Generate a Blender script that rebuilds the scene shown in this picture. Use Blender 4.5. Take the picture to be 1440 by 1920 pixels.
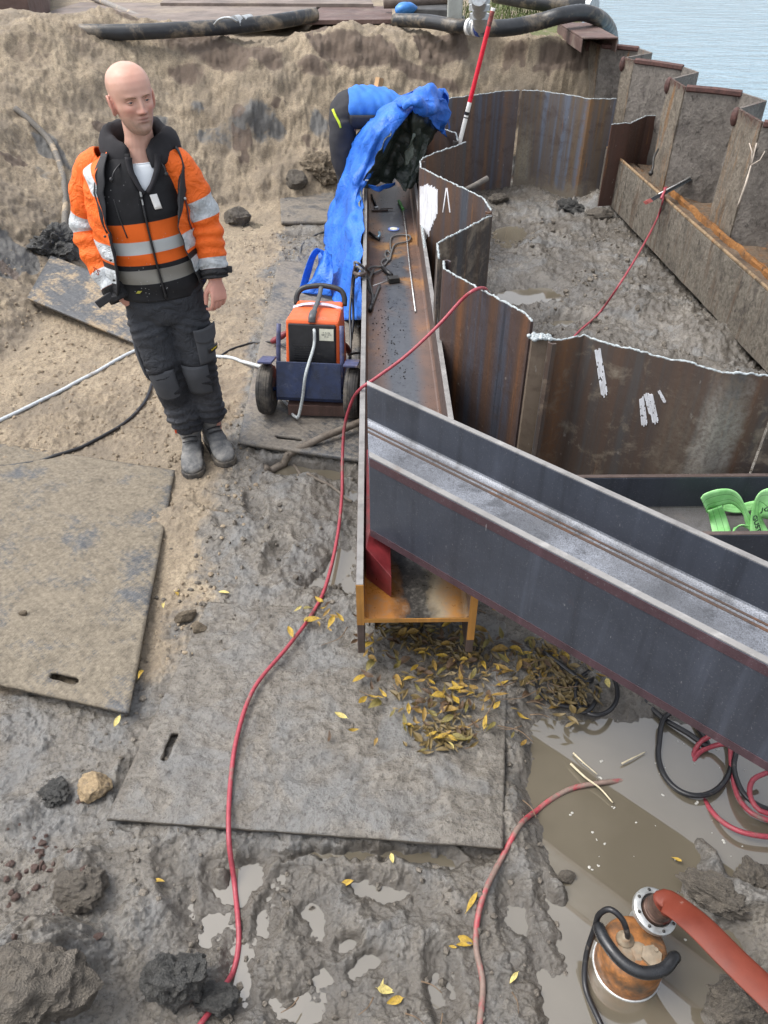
import bpy, bmesh, math, random
import numpy as np
from mathutils import Vector, Matrix, Euler

for o in list(bpy.data.objects): bpy.data.objects.remove(o)
S = bpy.context.scene
C = S.collection
random.seed(7)
RS = np.random.RandomState(11)

# ------------------------------------------------------------------ camera
F_PX, PITCH, CAM_H = 1442.0, math.radians(39.0), 2.305     # metres above the pit floor
cam = bpy.data.cameras.new('camera'); cam_o = bpy.data.objects.new('camera', cam); C.objects.link(cam_o)
cam_o.location = (0, 0, CAM_H); cam_o.rotation_euler = (math.radians(90) - PITCH, 0, 0)
cam.sensor_fit = 'HORIZONTAL'; cam.sensor_width = 36; cam.lens = 36 * F_PX / 1440
cam.clip_start = .05; cam.clip_end = 3000
S.camera = cam_o

# ------------------------------------------------------------------ world, sun, exposure (overcast day)
W = bpy.data.worlds.new('World'); S.world = W; W.use_nodes = True
wn = W.node_tree.nodes; wl = W.node_tree.links; wn.clear()
SUN_EL, SUN_AZ = math.radians(60), math.radians(272)
sky = wn.new('ShaderNodeTexSky'); sky.sky_type = 'NISHITA'; sky.sun_disc = False
sky.sun_elevation = SUN_EL; sky.sun_rotation = SUN_AZ; sky.dust_density = 3.0; sky.air_density = 1.0
hs = wn.new('ShaderNodeHueSaturation'); hs.inputs['Saturation'].default_value = .30
bg = wn.new('ShaderNodeBackground'); bg.inputs['Strength'].default_value = .15
wo = wn.new('ShaderNodeOutputWorld')
wl.new(sky.outputs[0], hs.inputs['Color']); wl.new(hs.outputs[0], bg.inputs[0]); wl.new(bg.outputs[0], wo.inputs[0])
sun = bpy.data.lights.new('sun', 'SUN'); sun.energy = 0.9; sun.angle = math.radians(35); sun.color = (1, .97, .92)
sun_o = bpy.data.objects.new('sun', sun); C.objects.link(sun_o)
sd = Vector((math.sin(SUN_AZ) * math.cos(SUN_EL), math.cos(SUN_AZ) * math.cos(SUN_EL), math.sin(SUN_EL)))
sun_o.rotation_euler = sd.to_track_quat('Z', 'Y').to_euler(); sun_o.location = (0, 0, 30)
vs = S.view_settings; vs.view_transform = 'Standard'; vs.look = 'None'; vs.gamma = 1; vs.exposure = 1.24; vs.use_curve_mapping = False

# ------------------------------------------------------------------ layout helpers: sight lines of the photograph met with real heights / distances
def ray(x, y):
    a = (x - 720) / F_PX; b = (960 - y) / F_PX
    return a, math.cos(PITCH) + b * math.sin(PITCH), -math.sin(PITCH) + b * math.cos(PITCH)
def P(x, y, z=0.):
    d = ray(x, y); t = (z - CAM_H) / d[2]; return Vector((d[0] * t, d[1] * t, z))
def D(x, y, Y):
    d = ray(x, y); t = Y / d[1]; return Vector((d[0] * t, Y, CAM_H + d[2] * t))

# ------------------------------------------------------------------ noise (numpy)
def _h(ix, iy, iz):
    n = ix.astype(np.int32).view(np.uint32) * np.uint32(374761393); n += iy.astype(np.int32).view(np.uint32) * np.uint32(668265263); n += iz.astype(np.int32).view(np.uint32) * np.uint32(2147483647)
    n ^= n >> np.uint32(13); n *= np.uint32(1274126177); n ^= n >> np.uint32(16); n *= np.uint32(2246822519); n ^= n >> np.uint32(15)
    return (n & np.uint32(0xffffff)).astype(np.float32) * np.float32(1. / 0xffffff)
def vn2(x, y, seed=0):
    x0 = np.floor(x); y0 = np.floor(y); fx = x - x0; fy = y - y0
    z = np.full_like(x0, seed)
    ux = fx * fx * fx * (fx * (fx * 6 - 15) + 10); uy = fy * fy * fy * (fy * (fy * 6 - 15) + 10)
    a = _h(x0, y0, z); b = _h(x0 + 1, y0, z); c = _h(x0, y0 + 1, z); d = _h(x0 + 1, y0 + 1, z)
    return ((a + (b - a) * ux) * (1 - uy) + (c + (d - c) * ux) * uy) * 2 - 1
def fbm(x, y, sc, oc=4, seed=0, gain=.5):
    r = 0; a = 1; t = 0; x = np.asarray(x, float) * sc; y = np.asarray(y, float) * sc
    for i in range(oc):
        r = r + a * vn2(x * math.cos(i) - y * math.sin(i) + 17.3 * i, x * math.sin(i) + y * math.cos(i) - 9.1 * i, seed + i); t += a
        a *= gain; x = x * 2.03; y = y * 2.03
    return r / t
def worley(x, y, sc, seed=0):
    x = np.asarray(x, float) * sc; y = np.asarray(y, float) * sc; x0 = np.floor(x); y0 = np.floor(y)
    best = np.full(x.shape, 9.); rid = np.zeros(x.shape)
    for i in (-1, 0, 1):
        for j in (-1, 0, 1):
            cx = x0 + i; cy = y0 + j
            px = cx + _h(cx, cy, np.full_like(cx, seed)); py = cy + _h(cx, cy, np.full_like(cx, seed + 5))
            d = (px - x) ** 2 + (py - y) ** 2
            m = d < best; best = np.where(m, d, best); rid = np.where(m, _h(cx, cy, np.full_like(cx, seed + 9)), rid)
    return np.sqrt(best), rid
def vn3(p, seed=0):
    q = np.floor(p); f = p - q; u = f * f * (3 - 2 * f); r = 0
    for i in (0, 1):
        for j in (0, 1):
            for k in (0, 1):
                w = (u[:, 0] if i else 1 - u[:, 0]) * (u[:, 1] if j else 1 - u[:, 1]) * (u[:, 2] if k else 1 - u[:, 2])
                r = r + w * _h(q[:, 0] + i + seed * 31, q[:, 1] + j, q[:, 2] + k)
    return r * 2 - 1
def fbm3(p, sc, oc=3, seed=0):
    p = np.asarray(p, float) * sc; r = 0; a = 1
    for i in range(oc): r = r + a * vn3(p + 11.7 * i, seed + i); a *= .5; p = p * 2.03
    return r
def sstep(a, b, x):
    t = np.clip((x - a) / (b - a), 0, 1); return t * t * (3 - 2 * t)

# ------------------------------------------------------------------ mesh builder
class MB:
    def __init__(s): s.v = []; s.f = []; s.uv = {}; s.m = []; s.cur = 0
    def add(s, vs, fs, uvs=None):
        o = len(s.v); s.v += [tuple(v) for v in vs]
        for i, f in enumerate(fs):
            if uvs: s.uv[len(s.f)] = [uvs[k] for k in f]
            s.f.append(tuple(k + o for k in f)); s.m.append(s.cur)
    def box(s, c, d, rot=None):
        c = Vector(c); h = Vector(d) / 2; vs = []
        for x in (-1, 1):
            for y in (-1, 1):
                for z in (-1, 1):
                    q = Vector((x * h.x, y * h.y, z * h.z))
                    if rot is not None: q = rot @ q
                    vs.append(c + q)
        s.add(vs, [(0, 1, 3, 2), (4, 6, 7, 5), (0, 4, 5, 1), (2, 3, 7, 6), (0, 2, 6, 4), (1, 5, 7, 3)]); return s
    def prism(s, poly, a, b, axis='z'):
        n = len(poly); vs = []
        for t in (a, b):
            for (u, v) in poly: vs.append((u, v, t) if axis == 'z' else (u, t, v) if axis == 'y' else (t, u, v))
        fs = [tuple(range(n - 1, -1, -1)), tuple(range(n, 2 * n))] + [(i, (i + 1) % n, n + (i + 1) % n, n + i) for i in range(n)]
        s.add(vs, fs); return s
    def loft(s, rings, cap=True, closed=True, uv=True):
        n = len(rings[0]); m = len(rings); vs = [p for r in rings for p in r]; fs = []
        uvs = [(j / n, i / max(1, m - 1)) for i in range(m) for j in range(n)]
        for i in range(m - 1):
            for j in range(n if closed else n - 1):
                k = (j + 1) % n; fs.append((i * n + j, i * n + k, (i + 1) * n + k, (i + 1) * n + j))
        if cap and closed: fs += [tuple(range(n - 1, -1, -1)), tuple(range((m - 1) * n, m * n))]
        s.add(vs, fs, uvs if uv else None); return s
    def tube(s, pts, r, n=8, cap=True, flat=1., up=None):
        pts = [Vector(p) for p in pts]; m = len(pts)
        rr = r if hasattr(r, '__len__') else [r] * m
        rings = []; N = None
        for i in range(m):
            t = (pts[min(i + 1, m - 1)] - pts[max(i - 1, 0)])
            if t.length < 1e-9: t = Vector((0, 0, 1))
            t.normalize()
            if N is None:
                N = Vector(up) if up else (Vector((0, 0, 1)) if abs(t.z) < .9 else Vector((1, 0, 0)))
            N = N - t * N.dot(t)
            if N.length < 1e-6: N = t.orthogonal()
            N.normalize(); B = t.cross(N)
            rings.append([pts[i] + N * (math.cos(2 * math.pi * k / n) * rr[i] * flat) + B * (math.sin(2 * math.pi * k / n) * rr[i]) for k in range(n)])
        s.loft(rings, cap); return s
    def lathe(s, prof, c=(0, 0, 0), n=32, M=None):
        rings = []
        for (r, z) in prof:
            ring = [Vector((r * math.cos(2 * math.pi * k / n), r * math.sin(2 * math.pi * k / n), z)) for k in range(n)]
            rings.append([(M @ q if M is not None else q) + Vector(c) for q in ring])
        s.loft(rings); return s
    def ball(s, c, r, n=16, m=10, M=None):
        prof = [(max(1e-4, math.sin(math.pi * i / m)), -math.cos(math.pi * i / m)) for i in range(m + 1)]
        rings = []
        for (a, z) in prof:
            ring = [Vector((a * math.cos(2 * math.pi * k / n) * r[0], a * math.sin(2 * math.pi * k / n) * r[1], z * r[2])) for k in range(n)]
            rings.append([(M @ q if M is not None else q) + Vector(c) for q in ring])
        s.loft(rings); return s
    def build(s, name, mat, parent=None, smooth=False, bevel=0, local=False):
        me = bpy.data.meshes.new(name); me.from_pydata([tuple(v) for v in s.v], [], s.f)
        mats = mat if isinstance(mat, (list, tuple)) else [mat]
        for q in mats: me.materials.append(q)
        if any(s.m): me.polygons.foreach_set('material_index', s.m)
        if s.uv:
            l = me.uv_layers.new(name='UVMap'); d = np.zeros((len(me.loops), 2), np.float32)
            for i, p in enumerate(me.polygons):
                if i in s.uv:
                    for k, li in enumerate(p.loop_indices): d[li] = s.uv[i][k]
            l.data.foreach_set('uv', d.ravel())
        if smooth: me.polygons.foreach_set('use_smooth', [True] * len(me.polygons))
        bm = bmesh.new(); bm.from_mesh(me); bmesh.ops.recalc_face_normals(bm, faces=bm.faces); bm.to_mesh(me); bm.free()
        if smooth == 'auto':
            me.set_sharp_from_angle(angle=math.radians(40))
        me.update()
        return link(name, me, parent, bevel, local)
def link(name, me, parent=None, bevel=0, local=False):
    o = bpy.data.objects.new(name, me); C.objects.link(o)
    if parent is not None:
        o.parent = parent
        if not local:
            w = wloc(parent); o.location = -w
    if bevel:
        b = o.modifiers.new('bevel', 'BEVEL'); b.width = bevel; b.segments = 2; b.limit_method = 'ANGLE'; b.angle_limit = math.radians(50)
    return o
def wloc(o):
    w = Vector((0, 0, 0))
    while o is not None: w += o.location; o = o.parent
    return w
def tag(o, label, cat, group=None):
    o['label'] = label; o['category'] = cat
    if group: o['group'] = group
    return o
def thing(name, label, cat, loc=(0, 0, 0), rz=0, group=None):
    o = bpy.data.objects.new(name, None); C.objects.link(o); o.location = loc; o.rotation_euler = (0, 0, rz); o.empty_display_size = .1
    return tag(o, label, cat, group)
def crom(pts, n=8):
    pts = [Vector(p) for p in pts]; out = []
    q = [pts[0] * 2 - pts[1]] + pts + [pts[-1] * 2 - pts[-2]]
    for i in range(1, len(q) - 2):
        for k in range(n):
            t = k / n; a, b, c, d = q[i - 1], q[i], q[i + 1], q[i + 2]
            out.append(.5 * ((2 * b) + (c - a) * t + (2 * a - 5 * b + 4 * c - d) * t * t + (3 * b - a - 3 * c + d) * t ** 3))
    out.append(pts[-1]); return out
def interp(tab, x):
    xs = [t[0] for t in tab]; return [float(np.interp(x, xs, [t[k] for t in tab])) for k in range(1, len(tab[0]))]
def coords(me):
    a = np.zeros(len(me.vertices) * 3); me.vertices.foreach_get('co', a); return a.reshape(-1, 3)
def setco(me, a): me.vertices.foreach_set('co', np.asarray(a, np.float32).ravel()); me.update()
def normals(me):
    a = np.zeros(len(me.vertices) * 3, np.float32); me.vertex_normals.foreach_get('vector', a); return a.reshape(-1, 3).astype(float)
def displace(o, fn):
    me = o.data; p = coords(me); n = normals(me); setco(me, p + n * fn(p)[:, None])
def bake(o, mods):
    """apply modifiers and keep the result as the object's own mesh"""
    for t, kw in mods:
        m = o.modifiers.new(t, t)
        for k, v in kw.items(): setattr(m, k, v)
    dg = bpy.context.evaluated_depsgraph_get(); dg.update(); ev = o.evaluated_get(dg)
    me = bpy.data.meshes.new_from_object(ev); mats = [q for q in o.data.materials]
    o.modifiers.clear(); o.data = me
    if not me.materials:
        for q in mats: me.materials.append(q)
    return o
def orient(me):
    """make every closed island of the mesh face outward"""
    bm = bmesh.new(); bm.from_mesh(me); seen = set()
    for f0 in bm.faces:
        if f0.index in seen: continue
        st = [f0]; isl = []; seen.add(f0.index)
        while st:
            f = st.pop(); isl.append(f)
            for e in f.edges:
                for g in e.link_faces:
                    if g.index not in seen: seen.add(g.index); st.append(g)
        c = isl[0].verts[0].co.copy(); vol = 0.
        for f in isl:
            v = [x.co - c for x in f.verts]
            for k in range(1, len(v) - 1): vol += v[0].dot(v[k].cross(v[k + 1]))
        if vol < 0: bmesh.ops.reverse_faces(bm, faces=isl)
    bm.to_mesh(me); bm.free()
def remesh(o, vox, sm=4, fac=.5):
    orient(o.data)
    bake(o, [('REMESH', dict(mode='VOXEL', voxel_size=vox, use_smooth_shade=True)), ('SMOOTH', dict(iterations=sm, factor=fac))])
    return o
def text(body, size, name, mat, parent, M, ext=.0006):
    cu = bpy.data.curves.new(name, 'FONT'); cu.body = body; cu.size = size; cu.extrude = ext; cu.align_x = 'CENTER'; cu.align_y = 'CENTER'
    t = bpy.data.objects.new(name, cu); C.objects.link(t)
    dg = bpy.context.evaluated_depsgraph_get(); me = bpy.data.meshes.new_from_object(t.evaluated_get(dg))
    bpy.data.objects.remove(t); me.transform(M); me.materials.clear(); me.materials.append(mat)
    return link(name, me, parent, 0, True)

# ------------------------------------------------------------------ material builder
class NM:
    def __init__(s, name):
        s.mat = bpy.data.materials.new(name); s.mat.use_nodes = True; s.nt = s.mat.node_tree; s.nt.nodes.clear()
        s.out = s.nt.nodes.new('ShaderNodeOutputMaterial'); s.b = s.nt.nodes.new('ShaderNodeBsdfPrincipled')
        s.nt.links.new(s.b.outputs[0], s.out.inputs[0]); s._tc = None
    def n(s, t, **k):
        q = s.nt.nodes.new(t)
        for a, v in k.items(): setattr(q, a, v)
        return q
    def L(s, a, b): s.nt.links.new(a, b)
    def put(s, sock, v):
        if hasattr(v, 'is_output'): s.L(v, sock)
        else: sock.default_value = (*v, 1) if isinstance(v, tuple) and len(v) == 3 and sock.type == 'RGBA' else v
    def tc(s, w='Object'):
        if not s._tc: s._tc = s.n('ShaderNodeTexCoord')
        return s._tc.outputs[w]
    def geo(s): return s.n('ShaderNodeNewGeometry').outputs['Position']
    def mapv(s, v, sc=(1, 1, 1), rot=(0, 0, 0), loc=(0, 0, 0)):
        q = s.n('ShaderNodeMapping'); s.L(v, q.inputs[0]); q.inputs['Scale'].default_value = sc; q.inputs['Rotation'].default_value = rot; q.inputs['Location'].default_value = loc; return q.outputs[0]
    def noise(s, sc, det=5, rough=.55, v=None, dist=0, out=0):
        q = s.n('ShaderNodeTexNoise'); s.L(v if v is not None else s.tc(), q.inputs['Vector'])
        q.inputs['Scale'].default_value = sc; q.inputs['Detail'].default_value = det; q.inputs['Roughness'].default_value = rough; q.inputs['Distortion'].default_value = dist
        return q.outputs[out]
    def voro(s, sc, v=None, feat='F1', out=0):
        q = s.n('ShaderNodeTexVoronoi'); q.feature = feat; s.L(v if v is not None else s.tc(), q.inputs['Vector']); q.inputs['Scale'].default_value = sc; return q.outputs[out]
    def wave(s, sc, v=None, dist=0, axis='X', det=2):
        q = s.n('ShaderNodeTexWave'); q.bands_direction = axis; s.L(v if v is not None else s.tc(), q.inputs['Vector']); q.inputs['Scale'].default_value = sc; q.inputs['Distortion'].default_value = dist; q.inputs['Detail'].default_value = det; return q.outputs[1]
    def ramp(s, f, stops, interp='LINEAR'):
        q = s.n('ShaderNodeValToRGB'); s.L(f, q.inputs[0]); q.color_ramp.interpolation = interp; e = q.color_ramp.elements
        while len(e) < len(stops): e.new(.5)
        for k, (p, c) in zip(e, stops):
            k.position = p; k.color = (c, c, c, 1) if not isinstance(c, tuple) else (*c, 1)
        return q.outputs[0]
    def mix(s, f, a, b, mode='MIX'):
        q = s.n('ShaderNodeMix', data_type='RGBA', blend_type=mode); s.put(q.inputs[0], f); s.put(q.inputs[6], a); s.put(q.inputs[7], b); return q.outputs[2]
    def ma(s, op, a, b=0., c=0.):
        q = s.n('ShaderNodeMath', operation=op); s.put(q.inputs[0], a); s.put(q.inputs[1], b); s.put(q.inputs[2], c); return q.outputs[0]
    def xyz(s, v=None):
        q = s.n('ShaderNodeSeparateXYZ'); s.L(v if v is not None else s.tc(), q.inputs[0]); return q.outputs
    def band(s, v, a, b, soft=.001):
        """1 where a < v < b"""
        return s.ma('MULTIPLY', s.step(v, a, soft), s.ma('SUBTRACT', 1., s.step(v, b, soft)))
    def step(s, v, a, soft=.001):
        q = s.n('ShaderNodeMapRange'); q.clamp = True; s.put(q.inputs[0], v); q.inputs[1].default_value = a - soft; q.inputs[2].default_value = a + soft; return q.outputs[0]
    def attr(s, nm): q = s.n('ShaderNodeAttribute', attribute_name=nm); return q.outputs['Fac']
    def bump(s, h, st=.3, dist=.01, prev=None):
        q = s.n('ShaderNodeBump'); s.put(q.inputs['Height'], h); q.inputs['Strength'].default_value = st; q.inputs['Distance'].default_value = dist
        if prev is not None: s.L(prev, q.inputs['Normal'])
        return q.outputs[0]
    def fin(s, col=None, rough=.5, metal=0., normal=None, spec=None, coat=None, ior=None):
        i = s.b.inputs
        if col is not None: s.put(i['Base Color'], col)
        s.put(i['Roughness'], rough); s.put(i['Metallic'], metal)
        if normal is not None: s.L(normal, i['Normal'])
        if spec is not None: s.put(i['Specular IOR Level'], spec)
        if coat is not None: s.put(i['Coat Weight'], coat)
        if ior is not None: i['IOR'].default_value = ior
        return s.mat
def simple(name, col, rough=.5, metal=0., sc=25, var=.35, bs=.15, bd=.003, dirt=None, dirt_amt=.5, spec=None):
    m = NM(name); n = m.noise(sc, 6, .6)
    d = tuple(c * (1 - var) for c in col); l = tuple(min(1, c * (1 + var)) for c in col)
    c = m.ramp(n, [(.3, d), (.7, l)])
    if dirt:
        k = m.ramp(m.noise(sc * .45, 7, .7, dist=.4), [(.62 - .3 * dirt_amt, 0.), (.78 - .2 * dirt_amt, 1.)])
        c = m.mix(k, c, dirt)
    r = m.ramp(m.noise(sc * 1.7, 4), [(.3, max(0, rough - .12)), (.7, min(1, rough + .12))])
    return m.fin(c, r, metal, m.bump(m.noise(sc * 4, 5), bs, bd), spec)
MUD = (.145, .122, .098); SAND = (.37, .285, .185)
# ================================================================== terrain
PIT = [(-2.5, -30), (-2.35, 3.6), (-2.22, 5.2), (-1.9, 6.4), (-1.35, 7.25), (.3, 7.78), (1.2, 8.0), (2.0, 8.08), (80, 8.1)]
def quay_x(Y): return 2.56 + (6.2 - Y) * .13
def sdf_pit(X, Y):
    best = np.full(X.shape, 1e9)
    for (ax, ay), (bx, by) in zip(PIT[:-1], PIT[1:]):
        dx, dy = bx - ax, by - ay; t = np.clip(((X - ax) * dx + (Y - ay) * dy) / (dx * dx + dy * dy), 0, 1)
        best = np.minimum(best, np.hypot(X - ax - t * dx, Y - ay - t * dy))
    poly = PIT + [(80, -30)]; ins = np.zeros(X.shape, bool); n = len(poly)
    for i in range(n):
        (x1, y1), (x2, y2) = poly[i], poly[(i + 1) % n]
        c = ((y1 > Y) != (y2 > Y)); d = (y2 - y1) if y2 != y1 else 1e-9
        ins ^= c & (X < (x2 - x1) * (Y - y1) / d + x1)
    return np.where(ins, -best, best)
def gauss(X, Y, px, py, rx, ry, rot=0, pw=2):
    c = P(px, py); dx = X - c.x; dy = Y - c.y; ca, sa = math.cos(rot), math.sin(rot)
    u = (dx * ca + dy * sa) / rx; v = (-dx * sa + dy * ca) / ry
    return np.exp(-((u * u + v * v) ** (pw / 2)))
WATER_Z = -.008
# puddles: reference position, radii in metres, depth
PUD = [(1190, 1470, .38, .25, .075, -.35), (1160, 1650, .16, .24, .06, 0), (1240, 1830, .20, .15, .06, .2), (1090, 1830, .12, .2, .05, 0), (1390, 1470, .25, .2, .05, -.5),
       (1400, 1625, .045, .04, .06, 0), (1405, 1790, .06, .05, .06, 0),
       (455, 1650, .085, .050, .07, 0), (400, 1735, .07, .05, .050, -.5), (450, 1830, .035, .11, .050, 0), (590, 1730, .035, .06, .058, .3), (595, 1830, .035, .025, .06, 0), (665, 1765, .05, .018, .052, .2),
       (715, 1675, .08, .028, .056, -.2), (740, 1610, .17, .012, .05, -.08), (625, 1610, .12, .012, .06, -.05), (560, 1890, .08, .03, .055, 0), (900, 1600, .05, .02, .05, 0), (690, 1815, .05, .018, .05, .3),
       (640, 1060, .055, .10, .065, 0), (590, 1090, .05, .04, .06, 0), (655, 1105, .03, .05, .055, 0), (655, 930, .03, .06, .06, 0),
       (985, 560, .28, .14, .07, .35), (955, 440, .16, .28, .065, 0), (1060, 605, .14, .07, .06, 0), (470, 425, .20, .22, .06, 0), (560, 445, .12, .08, .05, 0)]
MND = [(962, 1530, .05, .12, .030, 0), (955, 1400, .06, .14, .034, 0), (945, 1270, .07, .14, .03, 0), (900, 1165, .12, .07, .03, 0), (700, 1140, .2, .06, .02, 0), (480, 1130, .2, .06, .02, 0), (60, 1850, .16, .13, .15, 0), (130, 1800, .09, .07, .06, 0), (150, 1640, .085, .055, .06, .3), (180, 1690, .05, .03, .04, 0), (30, 1540, .1, .06, .04, 0), (1395, 1690, .11, .035, .065, -.45), (1330, 1600, .03, .08, .04, .2),
       (1440, 1770, .05, .05, .05, 0), (1390, 1880, .10, .06, .07, .3), (1050, 1660, .03, .06, .05, .1), (1040, 1780, .05, .10, .035, 0), (430, 1000, .18, .12, .03, 0), (560, 930, .12, .1, .03, 0), (330, 990, .16, .1, .03, 0),
       (350, 1850, .06, .05, .02, 0), (800, 1770, .1, .05, .025, .2), (700, 1740, .06, .03, .03, .2), (870, 1690, .07, .05, .03, 0), (420, 1640, .025, .035, .04, .3), (280, 1700, .05, .1, .015, 0),
       (600, 320, .26, .2, .22, 0), (540, 345, .14, .12, .16, 0), (480, 370, .12, .12, .1, 0), (110, 480, .12, .25, .18, 0), (1110, 395, .22, .12, .1, 0), (1000, 470, .1, .25, .05, 0), (1200, 590, .3, .2, .06, 0), (1330, 640, .3, .2, .07, 0)]
def terrain(X, Y):
    X = np.asarray(X, float); Y = np.asarray(Y, float)
    wx = X + .10 * fbm(X, Y, 1.3, 3, 3); wy = Y + .10 * fbm(X, Y, 1.3, 3, 8)
    d = sdf_pit(wx, wy)
    left = sstep(-1.2, -2.4, X)
    run = .70 + .55 * sstep(1.6, .6, X) + .75 * left
    t = np.clip(d / run, -.4, 1.6)
    ct = np.clip(t, 0, 1)
    top = 1.17 + .06 * fbm(X, Y, .8, 3, 40) + .20 * left * sstep(6.2, 8.6, Y) * sstep(9.2, 8.7, Y)
    bank = top * (.55 * ct + .45 * sstep(0, 1, ct))
    onbank = sstep(-.02, .12, t)
    inco = sstep(.42, .62, X) * sstep(2.75, 3.0, Y)             # inside the sheet-piled cell
    # base undulation and rough mud
    h = .034 + .012 * fbm(X, Y, 1.4, 3, 20)
    foot = fbm(X, Y, 5.2, 4, 25)
    rough = .55 + .45 * fbm(X, Y, .9, 2, 77)
    sandy = sstep(-.62, -.95, X + .22 * fbm(X, Y, 1.6, 4, 51)) * sstep(1.5, 2.1, Y + .4 * fbm(X, Y, 2, 3, 53))
    amp = (1 - .35 * sandy)
    h += amp * rough * (.016 * foot + .010 * fbm(X, Y, 13, 4, 30))
    rid = 1 - np.abs(fbm(X, Y, 9, 4, 60)); h += amp * .018 * (rid ** 4 - .4) * rough
    h += .0045 * fbm(X, Y, 42, 3, 31) + .0022 * fbm(X, Y, 110, 2, 32)
    # clods
    w1, r1 = worley(X + .02 * fbm(X, Y, 12, 2, 1), Y + .02 * fbm(X, Y, 12, 2, 2), 15, 2)
    w2, r2 = worley(X + .01 * fbm(X, Y, 25, 2, 3), Y + .01 * fbm(X, Y, 25, 2, 4), 34, 4)
    cl1 = np.sqrt(np.clip(.36 - w1 ** 2, 0, 1)) * (r1 > .72); cl2 = np.sqrt(np.clip(.30 - w2 ** 2, 0, 1)) * (r2 > .70)
    cm = sstep(.0, .35, fbm(X, Y, 2.3, 3, 90) + .25 * inco + .18 * sandy)
    h += (1 - .6 * inco) * cm * (.014 * cl1 * (1 - .4 * sandy) + .009 * cl2) + .004 * cl2
    # smooth tyre/boot smears
    lump = np.clip(fbm(X, Y, 11, 5, 71, .62), 0, 1) ** 1.3; lump2 = np.clip(fbm(X, Y, 26, 4, 73, .6), 0, 1)
    h += inco * (.045 * fbm(X, Y, 3.5, 4, 70) + .070 * lump * sstep(-.25, .25, fbm(X, Y, 1.7, 3, 74)) + .030 * lump2)
    h += (1 - inco) * (1 - sandy) * (.034 * lump * sstep(-.25, .25, fbm(X, Y, 2.1, 3, 75)) + .016 * lump2)
    h += sandy * (.026 * lump + .022 * lump2 + .010 * np.clip(fbm(X, Y, 48, 3, 79), 0, 1)) * sstep(-.5, .2, fbm(X, Y, 1.9, 3, 76))
    wp = .045 * fbm(X, Y, 6, 5, 14, .6)
    low = np.clip(gauss(X, Y, 560, 1760, .42, .26, 0, 4) + gauss(X, Y, 640, 1000, .16, .42, 0, 4) + gauss(X, Y, 1000, 560, .42, .4, .4, 3) + .8 * gauss(X, Y, 850, 1760, .3, .25, 0, 4), 0, 1)
    h -= .022 * low
    wq = .03 * fbm(X, Y, 15, 4, 19, .6)
    for i, (px, py, rx, ry, dep, rot) in enumerate(PUD):
        if i < 5 or (px > 900 and py < 700): g = gauss(X + wp, Y - wp, px, py, rx * 1.25, ry * 1.25, rot, 4); h = h * (1 - .45 * g) - dep * .8 * g
        else: g = gauss(X + wp + wq, Y - wp + wq, px, py, rx * 1.35, ry * 1.35, rot, 2.6); h = h * (1 - .45 * g) - dep * .50 * g
    for (px, py, rx, ry, a, rot) in MND:
        g = gauss(X + wp * .7, Y + wp * .7, px, py, rx, ry, rot, 3); h += a * g * (1 + .35 * fbm(X, Y, 16, 3, 15))
    # hole below the mat by the welder
    h -= .22 * gauss(X, Y, 545, 885, .10, .06, -.1, 4) + .1 * gauss(X, Y, 610, 890, .10, .06, -.1, 4)
    # boot prints
    for (px, py, rot, sz) in [(330, 1650, .5, 1.), (520, 1690, -.3, 1.), (790, 1600, 1.2, 1), (480, 960, .3, 1), (520, 1050, -.2, 1), (250, 1090 + 400, .2, 1), (830, 1850, .1, 1), (960, 1700, -.1, 1), (400, 960, 1.0, 1)]:
        g = gauss(X, Y, px, py, .05 * sz, .13 * sz, rot, 6); rimg = gauss(X, Y, px, py, .075 * sz, .165 * sz, rot, 6) - g
        h += -.020 * g + .010 * np.clip(rimg, 0, 1)
    # bank relief
    br = .11 * fbm(X, Y, 2.2, 5, 101, .6) + .09 * lump * sstep(-.2, .2, fbm(X, Y, 1.6, 3, 78)) + .035 * lump2 + .05 * (1 - np.abs(fbm(X, Y, 5, 4, 105))) ** 2 + .02 * fbm(X, Y, 16, 4, 109) + .03 * cl1 * (.4 + .6 * cm)
    mid = onbank * sstep(1.5, .95, t)
    h = h * (1 - onbank) + onbank * (bank + .30 * br * (.35 + .65 * mid) + .010 * fbm(X, Y, 12, 4, 111) + .004 * cl2)
    # dark overhang of topsoil: notch under the crest on the back bank
    notch = np.exp(-((t - .86 + .10 * fbm(X, Y, 1.5, 2, 120)) / .07) ** 2) * sstep(-.2, .5, fbm(X, Y, 1.3, 2, 121)) * (1 - left)
    h -= .16 * notch
    # near bank on which the photographer stands (behind the frame)
    h += .62 * sstep(.42, -.35, Y)
    # lake side of the old quay
    out = sstep(.06, .22, X - quay_x(Y)); h = h * (1 - out) - 1.6 * out
    # masks
    clay = np.clip(sstep(.18, .42, fbm(X, Y, 1.5, 4, 131) + .25 * np.exp(-((t - .25) / .25) ** 2) - .10) * onbank * sstep(.75, .45, t), 0, 1)
    soil = onbank * np.exp(-((t - .87) / .13) ** 4) * sstep(-.35, .15, fbm(X, Y, 1.9, 4, 140)) * (1 - .55 * left)
    sand = np.maximum(sandy, onbank)
    return h, sand, clay, soil, t
GRID = {}
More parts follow.
